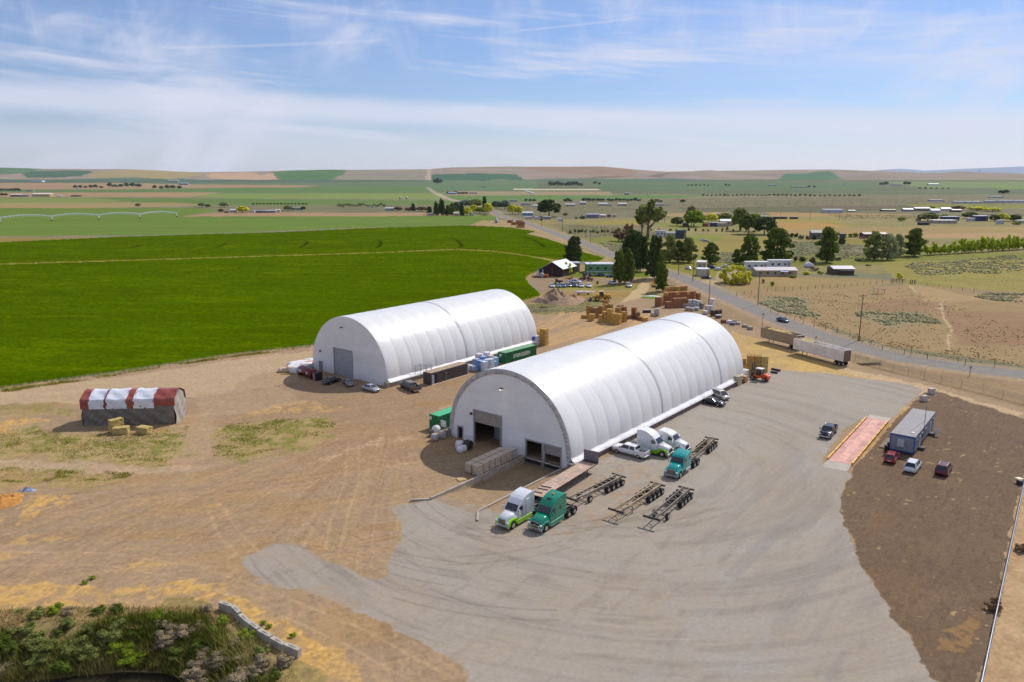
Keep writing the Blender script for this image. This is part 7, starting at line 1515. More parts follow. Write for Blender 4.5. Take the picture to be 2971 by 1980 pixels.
# ------------------------------------------------------------------ buildings near and far
def house(u0, u1, v, hpx, label, wall='b9b4ae', roof='c9c8ca', name='house', cat='house', depth=None, rise=.35, rz=0., win=2, group=None, flat=False, door=True, dy=0.):
    k = mpx((u0+u1)/2, v); W = (u1-u0)*k; H = hpx*k*1.2; D = depth or max(3., W*.45); P = G((u0+u1)/2, v); t = thing(name, label, cat, P+Vector((0, D/2, 0)), rz, group)
    eave = H*(.72 if not flat else .88); wm = mat('wall_'+wall, wall, .8, 0, .08, .6); rm = mat('roof_'+roof, roof, .5, .1, .08, .6)
    MB().box((0, 0, eave/2), (W, D, eave)).build('wall', wm, t)
    if flat: MB().box((0, 0, eave+H*.06), (W+.4, D+.4, H*.12)).build('roof', rm, t)
    else: MB().add([(-W/2-.3, -D/2-.4, eave), (W/2+.3, -D/2-.4, eave), (W/2+.3, D/2+.4, eave), (-W/2-.3, D/2+.4, eave), (-W/2-.3, 0, H), (W/2+.3, 0, H)], [(0, 1, 5, 4), (2, 3, 4, 5), (0, 4, 3), (1, 2, 5), (3, 2, 1, 0)]).build('roof', rm, t)
    if W > 3 and k < .8:
        for i in range(win): MB().box((-W/2+W*(i+.6)/(win+.6), -D/2-.03, eave*.55), (min(1.1, W*.14), .08, eave*.3)).build('window', GLASS(), t)
        if door: MB().box((W/2-W*.12, -D/2-.03, eave*.42), (1.0, .08, eave*.8)).build('door', mat('door_tan', '8f8376', .7), t)
    return t
# brown barn with pale roof
def barn():
    A, B_ = G(1560, 799.5), G(1632, 804.4); b = brg(A, B_); W = (B_-A).length; t = thing('barn', 'brown barn with a pale metal gable roof and open white lean-to', 'barn', A, rot(b))
    D = 15.; wm = mat('barn_brown', '3c2424', .8, 0, .15, .6); rm = mat('barn_roof', 'a9b1ba', .4, .3, .1, .4)
    e, R_ = 3.6, 6.6; x0 = W*.18
    MB().prism([(x0, 0), (W, 0), (W, e), ((x0+W)/2, R_), (x0, e)], 0, D).build('wall', wm, t)
    MB().add([(x0-.2, -.4, e+.05), ((x0+W)/2, -.4, R_+.12), (W+.5, -.4, e), (W+.5, D, e), ((x0+W)/2, D, R_+.12), (x0-.2, D, e+.05), (x0-.2, -.4, e-.1), ((x0+W)/2, -.4, R_-.05), (W+.5, -.4, e-.15), (W+.5, D, e-.15), ((x0+W)/2, D, R_-.05), (x0-.2, D, e-.1)],
             [(0, 1, 4, 5), (1, 2, 3, 4), (11, 10, 7, 6), (10, 9, 8, 7), (0, 6, 7, 1), (1, 7, 8, 2), (2, 8, 9, 3), (5, 4, 10, 11), (4, 3, 9, 10), (0, 5, 11, 6)]).build('roof', rm, t)
    MB().add([(-.3, -.5, 2.9), (x0, -.5, e+.1), (x0, D, e+.1), (-.3, D, 2.9), (-.3, -.5, 2.75), (x0, -.5, e-.05), (x0, D, e-.05), (-.3, D, 2.75)], [(0, 1, 2, 3), (7, 6, 5, 4), (0, 4, 5, 1), (1, 5, 6, 2), (2, 6, 7, 3), (3, 7, 4, 0)]).build('lean_to_roof', rm, t)
    MB().box((.3, 0, 1.4), (1.0, .2, 2.8)).box((2.6, 0, 1.5), (.5, .2, 3.0)).box((0, D/2, 1.4), (.1, D, 2.8)).build('lean_to_wall', mat('white_panel', 'c9cad2', .6), t)
    MB().box(((x0+W)/2, -.06, 2.2), (.12, .08, 4.4)).box(((x0+W)/2-3, -.06, 1.7), (.05, .05, 3.3)).build('door_track', mat('door_track', '7a6660', .7), t)
barn()
sack(G(1572, 806), (2.2, 2., 2.2), GB_, 'pale grey bag before the open lean-to of the barn', None, seed=40, sq=.95)
t = thing('compressor', 'orange machine standing before the barn wall', 'machine', G(1585, 806)); MB().box((0, 0, .9), (2, 1.4, 1.2)).build('body', mat('machine_orange', 'b8641c', .5), t, bevel=.15); MB().cyl((-.6, -.7, .35), (-.6, .7, .35), .35, 12).build('wheel', TYRE(), t)
t = thing('flat_trailer', 'small dark flat trailer left of the barn lean-to', 'trailer', G(1556, 806)); MB().box((0, 0, .6), (4, 1.8, .3)).build('deck', DARK(), t); [wheel(t, x, s*.9, .35, .2) for x in (-.5, .5) for s in (-1, 1)]
house(1653, 1682, 789, 22, 'small green shed with a wide white lean roof beside the barn', '55704a', 'b9bec2', 'shed', 'shed', 5, flat=True, win=0)
t = house(1700, 1800, 792, 22, 'long green mobile home with white trim and a rooftop cooler', '6c9a72', 'd5dbe0', 'mobile_home', 'mobile home', 6, flat=True, win=4)
k = mpx(1750, 792); MB().box((-8.2*.7, 1, 4.0*.95), (1.2, 1.2, 1.4)).build('roof_cooler', mat('cooler_grey', '9aa0a4', .6), t); MB().box((0, -3.05, .5), (100*k, .06, .45)).build('skirting', mat('skirt_white', 'c6d2cc', .7), t)
MB().box((8*.9, -3.6, 1.8), (5, 1.2, 3.2)).build('bay', mat('wall_6c9a72', '6c9a72', .8), t)
t = house(2193, 2312, 802, 20, 'long tan mobile home with a pale ridge roof and blue porch roof', 'a89a86', 'a89ea2', 'mobile_home', 'mobile home', 8.5, win=5)
MB().box((3.2, -5.0, 2.35), (3.6, 2.0, .12), rx=R(10)).build('porch_roof', mat('porch_blue', '9ab4d0', .4), t)
for i, (u0, u1, v, l) in enumerate([(2163, 2228, 784, 'left white camper parked behind the tan mobile home'), (2230, 2296, 779, 'right white camper parked behind the tan mobile home')]):
    house(u0, u1, v, 20, l, 'c9ccd4', 'd8d9de', 'camper_trailer', 'camper', 3., flat=True, win=3)
t = house(2028, 2054, 781, 17, 'beige camper trailer parked on the grass right of the road', 'b3aa9c', 'cfccc6', 'camper_trailer', 'camper', 8, flat=True, win=1); t.rotation_euler.z = -.3
house(2025, 2058, 802, 18, 'white box shed with a wooden door right of the road', 'b9b2a6', 'd0d4da', 'shed', 'shed', 5, flat=True, win=0)
t = house(2418, 2478, 798, 20, 'open livestock shelter with grey and white slanting roofs', '5c4c44', '9a96a0', 'livestock_shelter', 'shelter', 8, win=0, door=False); MB().box((2, -5.2, 2.1), (8.5, 2.2, .12), rx=R(-8)).build('front_roof', mat('shelter_white', 'd4d4dc', .4), t)
o = MB().loft([[(w*math.cos(a), y, w*math.sin(a)+.2) for a in np.linspace(0, math.pi, 9)] for y, w in ((-1.5, 2.2), (1.5, 2.2))]).build('dome_tent', mat('tent_white', 'c9c6e0', .3), None, True); o.location = G(2347, 776); tag(o, 'small shiny white dome tent left of the dead bush', 'tent')
H = [(1962, 1990, 693, 21, 'blue-grey house with a green roof among the mid trees', '35485a', '5c7a6c', 'house', 1), (1932, 1962, 689, 12, 'low white annex left of the blue-grey house', 'b9bcc4', 'd6d6da', 'annex', 1), (1902, 1931, 687, 15, 'white camper left of the blue-grey house', 'c9ccd4', 'd4d6dc', 'camper_trailer', 1),
     (2090, 2128, 656, 16, 'white-roofed tan house at the right of the small far houses', 'b0a08c', 'd0d4da', 'house', 0), (2061, 2084, 658, 10, 'blue house with white roof among the small far houses', '3c4c7c', 'd4d6dc', 'house', 1), (2083, 2106, 659, 10, 'tan box with white roof before the small far houses', 'b8aa98', 'd8d8dc', 'shed', 1), (2040, 2056, 658, 8, 'red van-like shed beside the blue far house', '9a5040', 'b06a58', 'shed', 1), (1982, 1998, 657, 9, 'dark shed with white roof left of the small far houses', '5a5048', 'cfcfd4', 'shed', 0),
     (2065, 2088, 627, 6, 'pale trailer home above the far yellow trees', 'b8b2b4', 'd6d6da', 'mobile_home', 1), (2203, 2229, 636, 7, 'white-roofed carport right of the dark clump', '9a948c', 'dcdce0', 'carport', 1), (2247, 2284, 636, 5, 'long dark flat trailer on the far dry field', '1e2026', '26282e', 'flat_trailer', 1), (2294, 2316, 636, 5, 'short dark trailer right of the long one on the far field', '2a2c34', '8a8c96', 'flat_trailer', 1),
     (1516, 1546, 626, 9, 'light blue house with white roof near the far road', '7ea0c4', 'd4dade', 'house', 0), (1524, 1544, 636, 6, 'white camper first from the left in the mid camper row', 'c4c6ca', 'd4d6da', 'camper_trailer', 1), (1551, 1564, 638, 7, 'white camper second from the left in the mid camper row', 'c4c6ca', 'd4d6da', 'camper_trailer', 1), (1576, 1599, 637, 7, 'white trailer with dark windows, third in the mid camper row', '9a98a0', 'dcdce0', 'camper_trailer', 1), (1619, 1632, 644, 8, 'white box camper right of the mid camper row', 'cfd0d4', 'dcdce0', 'camper_trailer', 1),
     (1702, 1738, 633, 11, 'long grey barn with open white front in the middle distance', '7a7c8c', '8c8e9c', 'barn', 0), (1741, 1757, 632, 8, 'cream shed right of the long grey barn', 'c0a898', 'd8ccc0', 'shed', 0), (1762, 1772, 631, 7, 'dark shed right of the cream one', '6a6460', '8a8884', 'shed', 1), (1776, 1786, 631, 6, 'pale small shed farthest right of the grey barn group', 'b4aeb0', 'c8c4c6', 'shed', 1),
     (1640, 1668, 599, 6, 'first row house with white roof beyond the scrub', 'a09a98', 'c4c4c8', 'house', 0), (1683, 1700, 594, 7, 'second row house beyond the scrub', '9a98a4', 'c8ccd4', 'house', 0), (1736, 1762, 597, 6, 'third row house with bright roof beyond the scrub', 'a8a4a0', 'd4d6da', 'house', 0), (1764, 1776, 598, 4, 'tiny shed beyond the scrub row houses', 'b0acb0', 'd4d4d8', 'shed', 1), (1794, 1818, 598, 7, 'fourth row house beyond the scrub', 'b0a8a0', 'c8c8cc', 'house', 0), (1904, 1926, 598, 5, 'fifth row house right of the great cottonwood top', 'b4b0b4', 'd0d0d8', 'house', 1), (1930, 1941, 598, 4, 'white shed right of the fifth row house', 'c0bcc0', 'd8d8dc', 'shed', 1), (1512, 1540, 596, 5, 'pale low house left beyond the big dark round tree', 'a8a8ac', 'c4c6cc', 'house', 1), (1548, 1566, 602, 6, 'white tent-like shed left of the big dark round tree', 'b8bcc4', 'd0d4da', 'shed', 0),
     (2353, 2388, 694, 21, 'grey shed behind the dark bushes in the far pasture', '70686c', '8a888c', 'shed', 0), (2506, 2574, 692, 14, 'long brown shed behind the olive tree', '5c4444', '6e5c5c', 'shed', 0), (2440, 2455, 692, 11, 'small dark box shed between the two far sheds', '44444c', '5c5c64', 'shed', 1),
     (2391, 2447, 619, 9, 'long white barn far right of centre', 'b8bccc', 'd0d4e0', 'barn', 1), (2462, 2482, 616, 5, 'small pale house right of the long white barn', 'b0a490', 'b8b4ac', 'house', 0), (2560, 2600, 614, 5, 'low dark farm shed at the left of the far right village', '504c44', 'a4a098', 'shed', 0), (2621, 2650, 614, 7, 'white-roofed house first in the far right village', '9490a0', 'c4c4cc', 'house', 0), (2655, 2700, 613, 9, 'brown-grey house second in the far right village', '807878', '8c8690', 'house', 0), (2702, 2727, 618, 9, 'white house third in the far right village', 'b4bcc8', 'd0d6de', 'house', 0), (2732, 2758, 613, 8, 'pale house fourth in the far right village', 'b8bcc4', 'ccd0d8', 'house', 0), (2762, 2790, 616, 7, 'dark long shed last in the far right village', '4a4048', '6c6068', 'shed', 0),
     (2829, 2866, 642, 13, 'purple-blue shed with a white roof in the far right farms', '3c3c6c', 'd4d4dc', 'shed', 1), (2737, 2783, 641, 10, 'dark blue-grey shed with white roof bits in the far right farms', '3c3c54', 'b8b8c8', 'shed', 1), (2711, 2777, 649, 8, 'long low white shed in front of the far right farms', 'a09890', 'dcdcdc', 'shed', 1), (2808, 2828, 643, 8, 'white trailer left of the purple-blue shed', 'c0bcc4', 'd4d4d8', 'mobile_home', 1), (2894, 2912, 651, 10, 'white lorry-like box right of the purple-blue shed', 'b8bcc8', 'd4d8e0', 'shed', 1), (2955, 2990, 649, 8, 'white roofed shed cut by the right edge', 'b0b0ac', 'd8dcd8', 'shed', 1), (2668, 2698, 654, 7, 'black low vehicle shed under the olive-yellow far tree', '2c2c38', '3c3c4c', 'shed', 1), (2660, 2672, 641, 8, 'tiny white box left of the olive-yellow far tree', 'a8a098', 'd0ccc8', 'shed', 1),
     (2770, 2800, 591, 5, 'white building first in the distant industrial strip', 'b8bcc4', 'd8dce0', 'warehouse', 1), (2806, 2850, 591, 5, 'white building second in the distant industrial strip', 'b0b4bc', 'd4d8dc', 'warehouse', 1), (2860, 2890, 590, 6, 'white building third in the distant industrial strip', 'b8b8c0', 'd8d8dc', 'warehouse', 1), (2900, 2940, 589, 6, 'white building fourth in the distant industrial strip', 'b4b8c0', 'd4d8dc', 'warehouse', 1), (2946, 2990, 588, 5, 'white building fifth in the distant industrial strip', 'b4b8c0', 'd0d4dc', 'warehouse', 1), (2875, 2912, 575, 4, 'distant white long roof above the industrial strip', 'a8b0bc', 'd0d8e0', 'warehouse', 1), (2700, 2738, 585, 4, 'distant pale roof left of the industrial strip', 'a8acb4', 'c8ccd4', 'warehouse', 1),
     (93, 145, 571, 8, 'big tan barn with white roof at the far left', 'b09c70', 'dcdad0', 'barn', 0), (30, 60, 571, 6, 'dark barn with white roof at the far left edge', '5c4c4c', 'd8d4d0', 'barn', 0), (63, 80, 571, 5, 'grey shed between the far left barns', '6c6874', 'a8a8b0', 'shed', 0), (165, 178, 571, 4, 'tiny white house right of the far left barns', 'c0b8b4', 'dcd8d4', 'house', 0), (205, 232, 571, 4, 'brown low shed far left', '6c5448', '8c7468', 'shed', 0), (88, 122, 529, 4, 'white long barn on the far left plain', 'c4ccd4', 'dce4e8', 'barn', 1), (485, 515, 528, 4, 'far pale farm building before the left hills', '9a9490', 'b8b4b0', 'barn', 0), (520, 545, 537, 5, 'far grey roofs right of the third grove', '7c8898', 'a0acb8', 'barn', 0), (75, 95, 556, 3, 'pale low shed by the left edge grove', 'a49c94', 'b8b0a8', 'shed', 1),
     (668, 688, 617, 8, 'white gabled shed in the far left farm row', 'b8b4b8', 'dcdce0', 'shed', 0), (724, 738, 617, 5, 'white box in the far left farm row', 'c8c8cc', 'dcdce0', 'shed', 1), (742, 768, 618, 6, 'dark blue-grey shed in the far left farm row', '4c5064', '8c90a0', 'shed', 0), (772, 800, 618, 7, 'grey house in the far left farm row', '8c8890', 'b0acb4', 'house', 0), (800, 812, 617, 8, 'cream house at the right of the far left farm row', 'c8b898', 'dcd0b8', 'house', 0), (650, 664, 618, 5, 'brown hut at the left of the far left farm row', '7c6454', '9c8474', 'shed', 0), (845, 878, 610, 6, 'long pale greenhouse beyond the crop', 'a0a89c', 'b8c0b8', 'greenhouse', 1), (1118, 1142, 612, 8, 'white barn left of the brown far hedges', 'a8a8b4', 'c8c8d4', 'barn', 0), (1075, 1086, 603, 3, 'tiny white shed beyond the scrub strip', 'b8bcc0', 'd0d4d8', 'shed', 1),
     (1239, 1248, 626, 6, 'white box at the left foot of the far farm poplars', 'b8bcc0', 'd0d0d4', 'shed', 1), (1250, 1259, 626, 7, 'white tank-like box beside the first far poplar', 'b8bcc0', 'd8d8dc', 'shed', 1), (1290, 1298, 624, 6, 'white shed between far farm poplars', 'b0b0b8', 'd0d0d8', 'shed', 1), (1316, 1330, 627, 9, 'pinkish house with white roof before the far farm poplars', 'b49c94', 'd8d4d0', 'house', 0), (1362, 1374, 626, 6, 'white van-like box right of the far farm', 'c0c0c4', 'd8d8dc', 'shed', 1), (1400, 1410, 626, 6, 'tan box beside the single column poplar', 'b49880', 'c8b098', 'shed', 1),
     (1300, 1324, 564, 5, 'long blue-grey roof of the far farmstead', '8c94ac', 'a8b4c8', 'barn', 0), (1362, 1385, 563, 4, 'white long shed of the far farmstead', 'b8b0ac', 'd8d4d0', 'barn', 1), (1392, 1408, 525, 3, 'distant pale barn near the hill foot', '94a09c', 'b0bcb8', 'barn', 1), (1396, 1410, 544, 3, 'distant green-white shed near the hill foot', 'a0b4ac', 'b8ccc4', 'shed', 1), (1478, 1500, 586, 5, 'pale building beyond the far road trees', 'a0a4ac', 'b8bcc4', 'barn', 1),
     (2232, 2255, 540, 3, 'tiny white barn before the right hills', 'a8b0bc', 'd0d8e0', 'barn', 1), (2300, 2342, 545, 3, 'long tan roof before the right hills', 'a8a098', 'c8c0b8', 'barn', 1), (2447, 2456, 539, 3, 'white dot barn before the right hills', 'b8bcc8', 'd8dce4', 'barn', 1), (2590, 2616, 539, 3, 'pale barn right of the dark far clump', 'a8a8b0', 'c8c8d0', 'barn', 1), (2695, 2725, 538, 4, 'white barns right before the blue mountains', 'b0b4c0', 'd4d8e0', 'barn', 0)]
for (u0, u1, v, h, l, w, rf, nm, fl) in H: house(u0, u1, v, h, l, w, rf, nm, nm.replace('_', ' '), flat=bool(fl), win=2 if u1-u0 > 18 else 1)
def silo(u, v, hpx, wpx, c, l, n='silo'):
    k = mpx(u, v); t = thing(n, l, 'silo', G(u, v)); rr = wpx*k/2; h = hpx*k
    MB().cyl((0, 0, 0), (0, 0, h*.8), rr, 16).build('tank', mat('silo_'+c, c, .4, .3), t, True); MB().cyl((0, 0, h*.8), (0, 0, h), rr, 16, rr*.1).build('cone_roof', mat('silo_top', 'c4ccd0', .4, .3), t, True)
silo(1161, 578, 6, 6, '9aa4a0', 'left grain silo on the far green field'); silo(1180, 578, 7, 7, 'a8a494', 'right grain silo on the far green field'); silo(1440, 648, 15, 9, '8ea0c0', 'light blue tank tower where the far road bends')
silo(1815, 566, 7, 7, '8aa09c', 'left far silo of the pair right of centre'); silo(1823, 566, 7, 7, '8aa09c', 'right far silo of the pair right of centre'); silo(1880, 566, 4, 7, '8aa09c', 'small far tank right of the silo pair'); silo(226, 549, 5, 5, '9aa8b0', 'far silo in the left far grove')
# ---- small far cars
def fcar(kind, c, u, v, b, l, group=None, sc=1.):
    f = Vector((math.sin(R(b)), math.cos(R(b)), 0)); P = G(u, v); s = CARS[kind]['wb']/2
    t = car(kind, c, (u, v), (u+3, v), l, group=group); t.location = P+Vector((0, .9, 0)); t.rotation_euler.z = rot(R(b)); return t
row = [(1602, 834, 'sedan', 'e0dfe6', 'white'), (1621, 834, 'sedan', '7c98a0', 'grey-green'), (1635, 834, 'sedan', '4c7c98', 'teal blue'), (1650, 833, 'wagon', '8c8c90', 'dull grey'), (1667, 833, 'suv', '34506c', 'dark blue'), (1685.5, 834, 'sedan', 'd4d6e0', 'pale silver'), (1708, 834, 'sedan', 'e4e4ea', 'bright white')]
for i, (u, v, k_, c, w) in enumerate(row): fcar(k_, c, u, v, 175, f'{w} car in the row nose-on below the barn, {ORD[i]} from the left', 'row of parked cars below the barn')
fcar('sedan', 'c4cbd8', 1777, 826, 160, 'pale car with dark roof under the left farmyard poplar'); fcar('suv', 'e0e0e4', 1825, 834, 178, 'white boxy car under the right farmyard poplar')
fcar('suv', '1e1e30', 1706, 803, 80, 'black sport utility car left before the green mobile home'); fcar('coupe', '18264c', 1740, 803, -85, 'dark blue sport car right before the green mobile home'); fcar('sedan', '1c3c7c', 1773, 806, 80, 'bright blue car behind the left farmyard poplar')
fcar('sedan', 'd0d4dc', 1998, 782, 170, 'white sedan alone on the grass right of the road'); fcar('suv', '1c1c20', 2067, 781, 120, 'black car behind the beige camper'); fcar('sedan', 'b8bcd0', 2086, 785, 60, 'silver-lilac car right of the beige camper'); fcar('sedan', 'd4d4d8', 2108, 777, 90, 'white car farthest right on the camper driveway'); fcar('sedan', '24242c', 2050, 810, 80, 'black car in front of the white box shed'); fcar('sedan', 'dcdce0', 2167, 814, 85, 'white car half behind the yellow willow')
fcar('sedan', 'c0b8b4', 2427, 690, 40, 'pale car beside the far grey shed'); fcar('sedan', '8c1c20', 2505, 693, 80, 'red car at the end of the long brown shed'); fcar('sedan', 'c8ccd0', 2041, 699, 80, 'white-topped car behind the tree line'); fcar('wagon', '9a98a8', 2049, 703, 90, 'grey car in front of the white-topped one behind the tree line')
t = pickup('dcdce0', (1658, 823), (1674, 824), 'white pickup behind the row of parked cars, its nose right', wbase=3.9)
for i, (u, v, c, l) in enumerate([(1652, 813, 'b08030', 'orange-brown rusty implement in the scrap row'), (1690, 814, '4c2420', 'dark red tank implement in the scrap row'), (1704, 810, '9c7c84', 'pink-white machine in the scrap row'), (1712, 815, '6c3430', 'red low implement at the right of the scrap row'), (1622, 822, '3c2020', 'dark rusty implement at the left of the scrap row')]):
    t = thing('farm_implement', l, 'farm implement', G(u, v), i*.7, 'scrap row implements'); m = mat('impl_'+c, c, .8, 0, .4, 2.)
    MB().box((0, 0, .9), (3.4, 1.3, .7), tx=.8).box((1.2, 0, 1.5), (.8, .9, .6)).build('body', m, t, bevel=.1); MB().bar((-1.6, 0, .9), (-3.2, 0, .4), .15).build('drawbar', m, t)
    for s in (-1, 1): wheel(t, 0, s*.8, .45, .25)
# ---- poles, signs, fences
wd = mat('pole_wood', '6a5648', .9, 0, .2, 2.)
def pole(u, v, vt, l, arm=True, armw=2.4, name='utility_pole', two=False):
    P = G(u, v); k = mpx(u, v); h = (v-vt)*k*1.03; t = thing(name, l, 'utility pole', P, 0, 'utility poles along the road'); MB().cyl((0, 0, 0), (0, 0, h), .17, 8, .11).build('post', wd, t)
    if arm: MB().bar((-armw/2, 0, h-.5), (armw/2, .3, h-.5), .14).build('crossarm', wd, t); m = MB(); [m.cyl((x, .1, h-.45), (x, .1, h-.15), .05, 6) for x in (-armw*.45, 0, armw*.45)]; m.build('insulator', mat('insulator', '8a8a8a', .3), t)
    return t
for a in [(2491.7, 988, 857, 'tall pole nearest the camera beyond the road, bushes at its foot'), (2198.7, 885, 791, 'pole with a crossarm in the paddock corner beyond the road'), (2010, 816, 753, 'pole with a crossarm left of the white box shed'), (1968.5, 797, 744, 'pole first right of the road by the tree line'), (1713.5, 706, 672, 'pole beside the road near the green verge'), (1632, 675, 633, 'pole beside the road below the white box camper'), (1570.7, 659, 629, 'pole beside the road below the mid camper row')]: pole(*a)
pole(2056, 889, 811, 'pole at the near side of the road beside the white sacks', False)
pole(1928, 647, 617, 'thin far pole left of the great cottonwood', False); pole(2349, 640, 609, 'thin far pole right of the long dark trailers', False); pole(2434, 640, 612, 'thin far pole below the long white barn', False); pole(2264, 637, 616, 'thin far pole above the long dark trailer', False)
pole(1697, 769, 750, 'short pole behind the green mobile home', False)
for i, (u, v0, v1) in enumerate([(2220, 603, 584), (2388, 615, 590), (2599, 599, 583), (2824, 602, 585), (1605, 0, 0)][:4]):
    k = mpx(u, v0); t = thing('white_mast', f'white wind machine mast, {ORD[i]} from the left on the far plain', 'mast', G(u, v0), 0, 'far white masts'); h = (v0-v1)*k; MB().cyl((0, 0, 0), (0, 0, h), .45, 8, .3).build('tower', mat('mast_white', 'd4d0d0', .5), t); MB().bar((-2.2, 0, h), (2.2, 0, h+.6), .35).build('blade', mat('mast_white', 'd4d0d0', .5), t)
def sign(u, v, vt, l, c, shape, rz=0.):
    k = mpx(u, v); h = (v-vt)*k; t = thing('road_sign', l, 'road sign', G(u, v), rz); MB().box((0, 0, h/2), (.09, .09, h)).build('post', mat('sign_post', '6c5c50', .8), t)
    s = .75; pts = [(-s/2, h-.35), (0, h-.35-s*.62), (s/2, h-.35), (0, h-.35+s*.62)] if shape == 'diamond' else [(-.25, h-.5), (.25, h-.5), (.25, h), (-.25, h)]
    MB().prism(pts, -.08, -.04).build('panel', mat('sign_'+c, c, .4), t)
sign(2642, 1034, 1003, 'yellow diamond road sign on the pasture side of the road', 'd68c10', 'diamond'); sign(2366, 994, 975, 'narrow yellow marker sign behind the white hay trailer', 'c89a18', 'box'); sign(2211.6, 952, 909, 'grey sign back on a tall post at the near side of the road', '5c5450', 'box'); sign(2323, 929, 914, 'small white marker beyond the road near the dark car', 'c4c8d0', 'box'); sign(2813, 1092, 1062, 'thin grey sign post on the near verge of the road', '8a7c70', 'box')
def fence(pts, step, h, l, col='6a5a4c', name='wire_fence', wires=3, pw=.11, cat='fence', rails=False):
    w = [G(*p) for p in pts]; o = w[0]; t = thing(name, l, cat, o); m = mat('fence_'+col, col, .9, 0, .2); r = random.Random(3); tops = []
    cnt = 0
    for a, b_ in zip(w[:-1], w[1:]):
        L = (b_-a).length; n = max(1, int(L/step))
        for i in range(n):
            if cnt >= 98: break
            p = a.lerp(b_, i/n)-o; hh = h*r.uniform(.85, 1.15); MB().box((p.x, p.y, hh/2), (pw, pw, hh), rz=r.random()).build('post', m, t); cnt += 1
        tops.append((a-o, b_-o))
    wm = MB()
    for a, b_ in tops:
        for i in range(wires): z = h*(.3+.6*i/max(1, wires-1)); wm.bar(a+Vector((0, 0, z)), b_+Vector((0, 0, z)), .10 if rails else .025)
    wm.build('rail' if rails else 'wire', m if rails else mat('wire_grey', '6c6460', .6, .4), t); return t
fence([(2235, 905), (2330, 940), (2465, 978), (2560, 1015), (2690, 1042), (2800, 1060), (2971, 1072)], 4.5, 1.4, 'wire fence with dark wooden posts along the pasture beside the road')
fence([(2137, 858), (2200, 850), (2300, 843), (2450, 834), (2560, 824), (2645, 823)], 3.6, 1.5, 'post fence between the paddock and the pink pasture')
fence([(2655, 824), (2760, 838), (2860, 856), (2971, 884)], 4.5, 1.4, 'post fence running right from the paddock gate')
fence([(2585, 820), (2600, 819), (2628, 819)], 1.2, 1.5, 'grey rail gate at the paddock corner', '6e6058', 'rail_gate', 4, .14, 'gate', True)
fence([(2600, 715), (2750, 708), (2971, 700)], 9, 1.2, 'distant wire fence above the lime hedge')
fence([(2400, 650), (2500, 655), (2680, 656), (2971, 655)], 9, 1.2, 'distant post fence before the far right farms')
t = thing('cattle_shelter', 'bare post and roof shelter standing in the pink pasture', 'shelter', G(2551, 853)); m = mat('shelter_grey', '7c6c64', .9)
for x in (-2.2, -.6, 0, 2.0): MB().box((x, 0 if x else 1.2, .95), (.12, .12, 1.9)).build('post', m, t)
MB().box((0, .2, 1.95), (4.8, 1.6, .12), ry=R(4)).build('roof', m, t)
t = thing('gate_posts', 'cluster of thick dark posts at the paddock corner', 'gate', G(2647, 825)); [MB().box((x, 0, .9), (.25, .25, 1.8)).build('post', mat('post_dark', '3a2c28', .9), t) for x in (-.9, -.1, .9)]
# chain-link yard fence and the galvanised pipe fence at the right
fence([(2480, 1046), (2590, 1078), (2730, 1112), (2850, 1140), (2971, 1172), (3300, 1250)], 3.2, 1.9, 'thin chain-link fence between the yard and the road', '9a9088', 'chain_link_fence', 8, .06)
def pipefence():
    a, b_ = G(2975, 1385, 1.9), G(2846, 1990, 1.9); d = (b_-a); a = a-d*.35; b_ = b_+d*.15; L = (b_-a).length; o = Vector((a.x, a.y, 0)); t = thing('pipe_fence', 'galvanised chain-link fence with a bright top pipe down the right side', 'fence', o)
    gm = mat('galvanised', '8c9098', .35, .7, .1); d.normalize(); e = b_-a
    MB().cyl((0, 0, 1.9), (e.x, e.y, 1.9), .07, 10).build('top_rail', gm, t); MB().cyl((0, 0, .12), (e.x, e.y, .12), .035, 8).build('bottom_rail', gm, t)
    for i in range(int(L/3)): p = d*3*i; MB().cyl((p.x, p.y, 0), (p.x, p.y, 1.95), .045, 8).build('post', gm, t)
    w = MB(); n = int(L/.3)
    for i in range(n):
        p = d*.3*i; q_ = d*(.3*i+1.8); w.bar((p.x, p.y, .12), (min(q_.x, 1e9), q_.y, 1.9), .006).bar((q_.x, q_.y, .12), (p.x, p.y, 1.9), .006)
    w.build('wire_mesh', gm, t)
pipefence()
t = thing('gate_box', 'dark box with a pale top beside the pipe fence', 'box', G(2962, 1406), .2); MB().box((0, 0, .35), (1.1, .7, .7)).build('body', mat('box_dark', '2c2a38', .6), t, bevel=.04); MB().box((.1, .5, .75), (.9, .9, .08)).build('lid', mat('lid_pale', 'd8c8a8', .7), t)
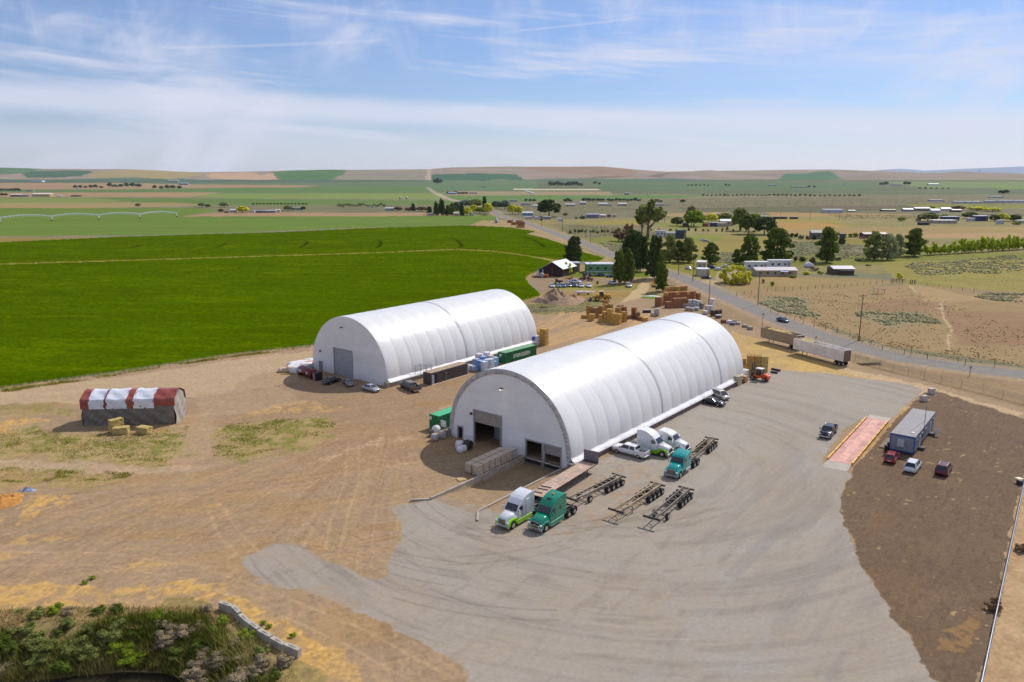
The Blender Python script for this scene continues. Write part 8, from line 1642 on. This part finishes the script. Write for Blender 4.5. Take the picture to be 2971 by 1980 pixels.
# ---- centre-pivot irrigation machine
def pivot():
    tw = [G(u, v) for u, v in ((-170, 650), (2, 646), (152, 640.5), (288, 637), (407, 634), (514, 630))]; o = tw[1]; t = thing('irrigation_pivot', 'long white wheeled irrigation machine crossing the pale green field', 'irrigation machine', o); wm = mat('pivot_white', (.9, .92, .88), .5, 0, .03)
    for i, (a, b_) in enumerate(zip(tw[:-1], tw[1:])):
        m = MB(); n = 16; prev = None
        for k in range(n+1):
            f = k/n; p = a.lerp(b_, f)-o; z = 4.6+1.9*math.sin(math.pi*f); c = Vector((p.x, p.y, z))
            if prev is not None: m.bar(prev, c, 1.0)
            if 0 < k < n: m.bar(c, Vector((p.x, p.y, z-1.5)), .22)
            if prev is not None: m.bar(Vector((prev.x, prev.y, prev.z-1.5 if k > 1 else prev.z)), Vector((c.x, c.y, c.z-1.5 if k < n else c.z)), .16)
            prev = c
        m.build('span', wm, t)
    for i, p in enumerate(tw):
        p = p-o; m = MB(); m.bar((p.x, p.y, 4.6), (p.x+1, p.y-3, 0.8), .5).bar((p.x, p.y, 4.6), (p.x-1, p.y+3, .8), .5).bar((p.x+1, p.y-3, .8), (p.x-1, p.y+3, .8), .35); tt = m.build('tower', mat('pivot_tower', 'd8d4cc', .5), t)
        for s in (-1, 1): MB().cyl((p.x+s-.25, p.y-3*s, .75), (p.x+s+.25, p.y-3*s, .75), .75, 12).build('wheel', TYRE(), tt)
pivot()
t = thing('sprinkler_spray', 'drifting white spray of a far field sprinkler', 'spray', G(1539, 566)); MB().loft([[(x, w*math.cos(a), 5+w*.7*math.sin(a)+h) for a in np.linspace(0, 2*math.pi, 8, endpoint=False)] for x, w, h in ((-14, .3, 4), (-8, 3, 3), (0, 3, 0), (8, 2, -2), (14, .5, -3))]).build('mist', mat('mist_white', 'dfe6ec', .9), t, True)
for i, (u, v0, v1) in enumerate([(2811, 507, 492), (2821, 507, 497)]):
    P = G(2811, 524); 
    b_ = (u-PW/2)/FPX; y = 7600.; t = thing('pylon', ['taller lattice pylon on the right ridge', 'shorter lattice pylon on the right ridge'][i], 'pylon', Vector((b_*y/1.0*1.0, y, 30))); h = 52 if i == 0 else 36
    m = MB(); [m.bar((sx*4, sy*4, 0), (0, 0, h), 1.2) for sx in (-1, 1) for sy in (-1, 1)]; m.bar((-9, 0, h*.75), (9, 0, h*.75), 1.).bar((-7, 0, h*.9), (7, 0, h*.9), 1.); m.build('lattice', mat('pylon_grey', '6a7890', .6), t)
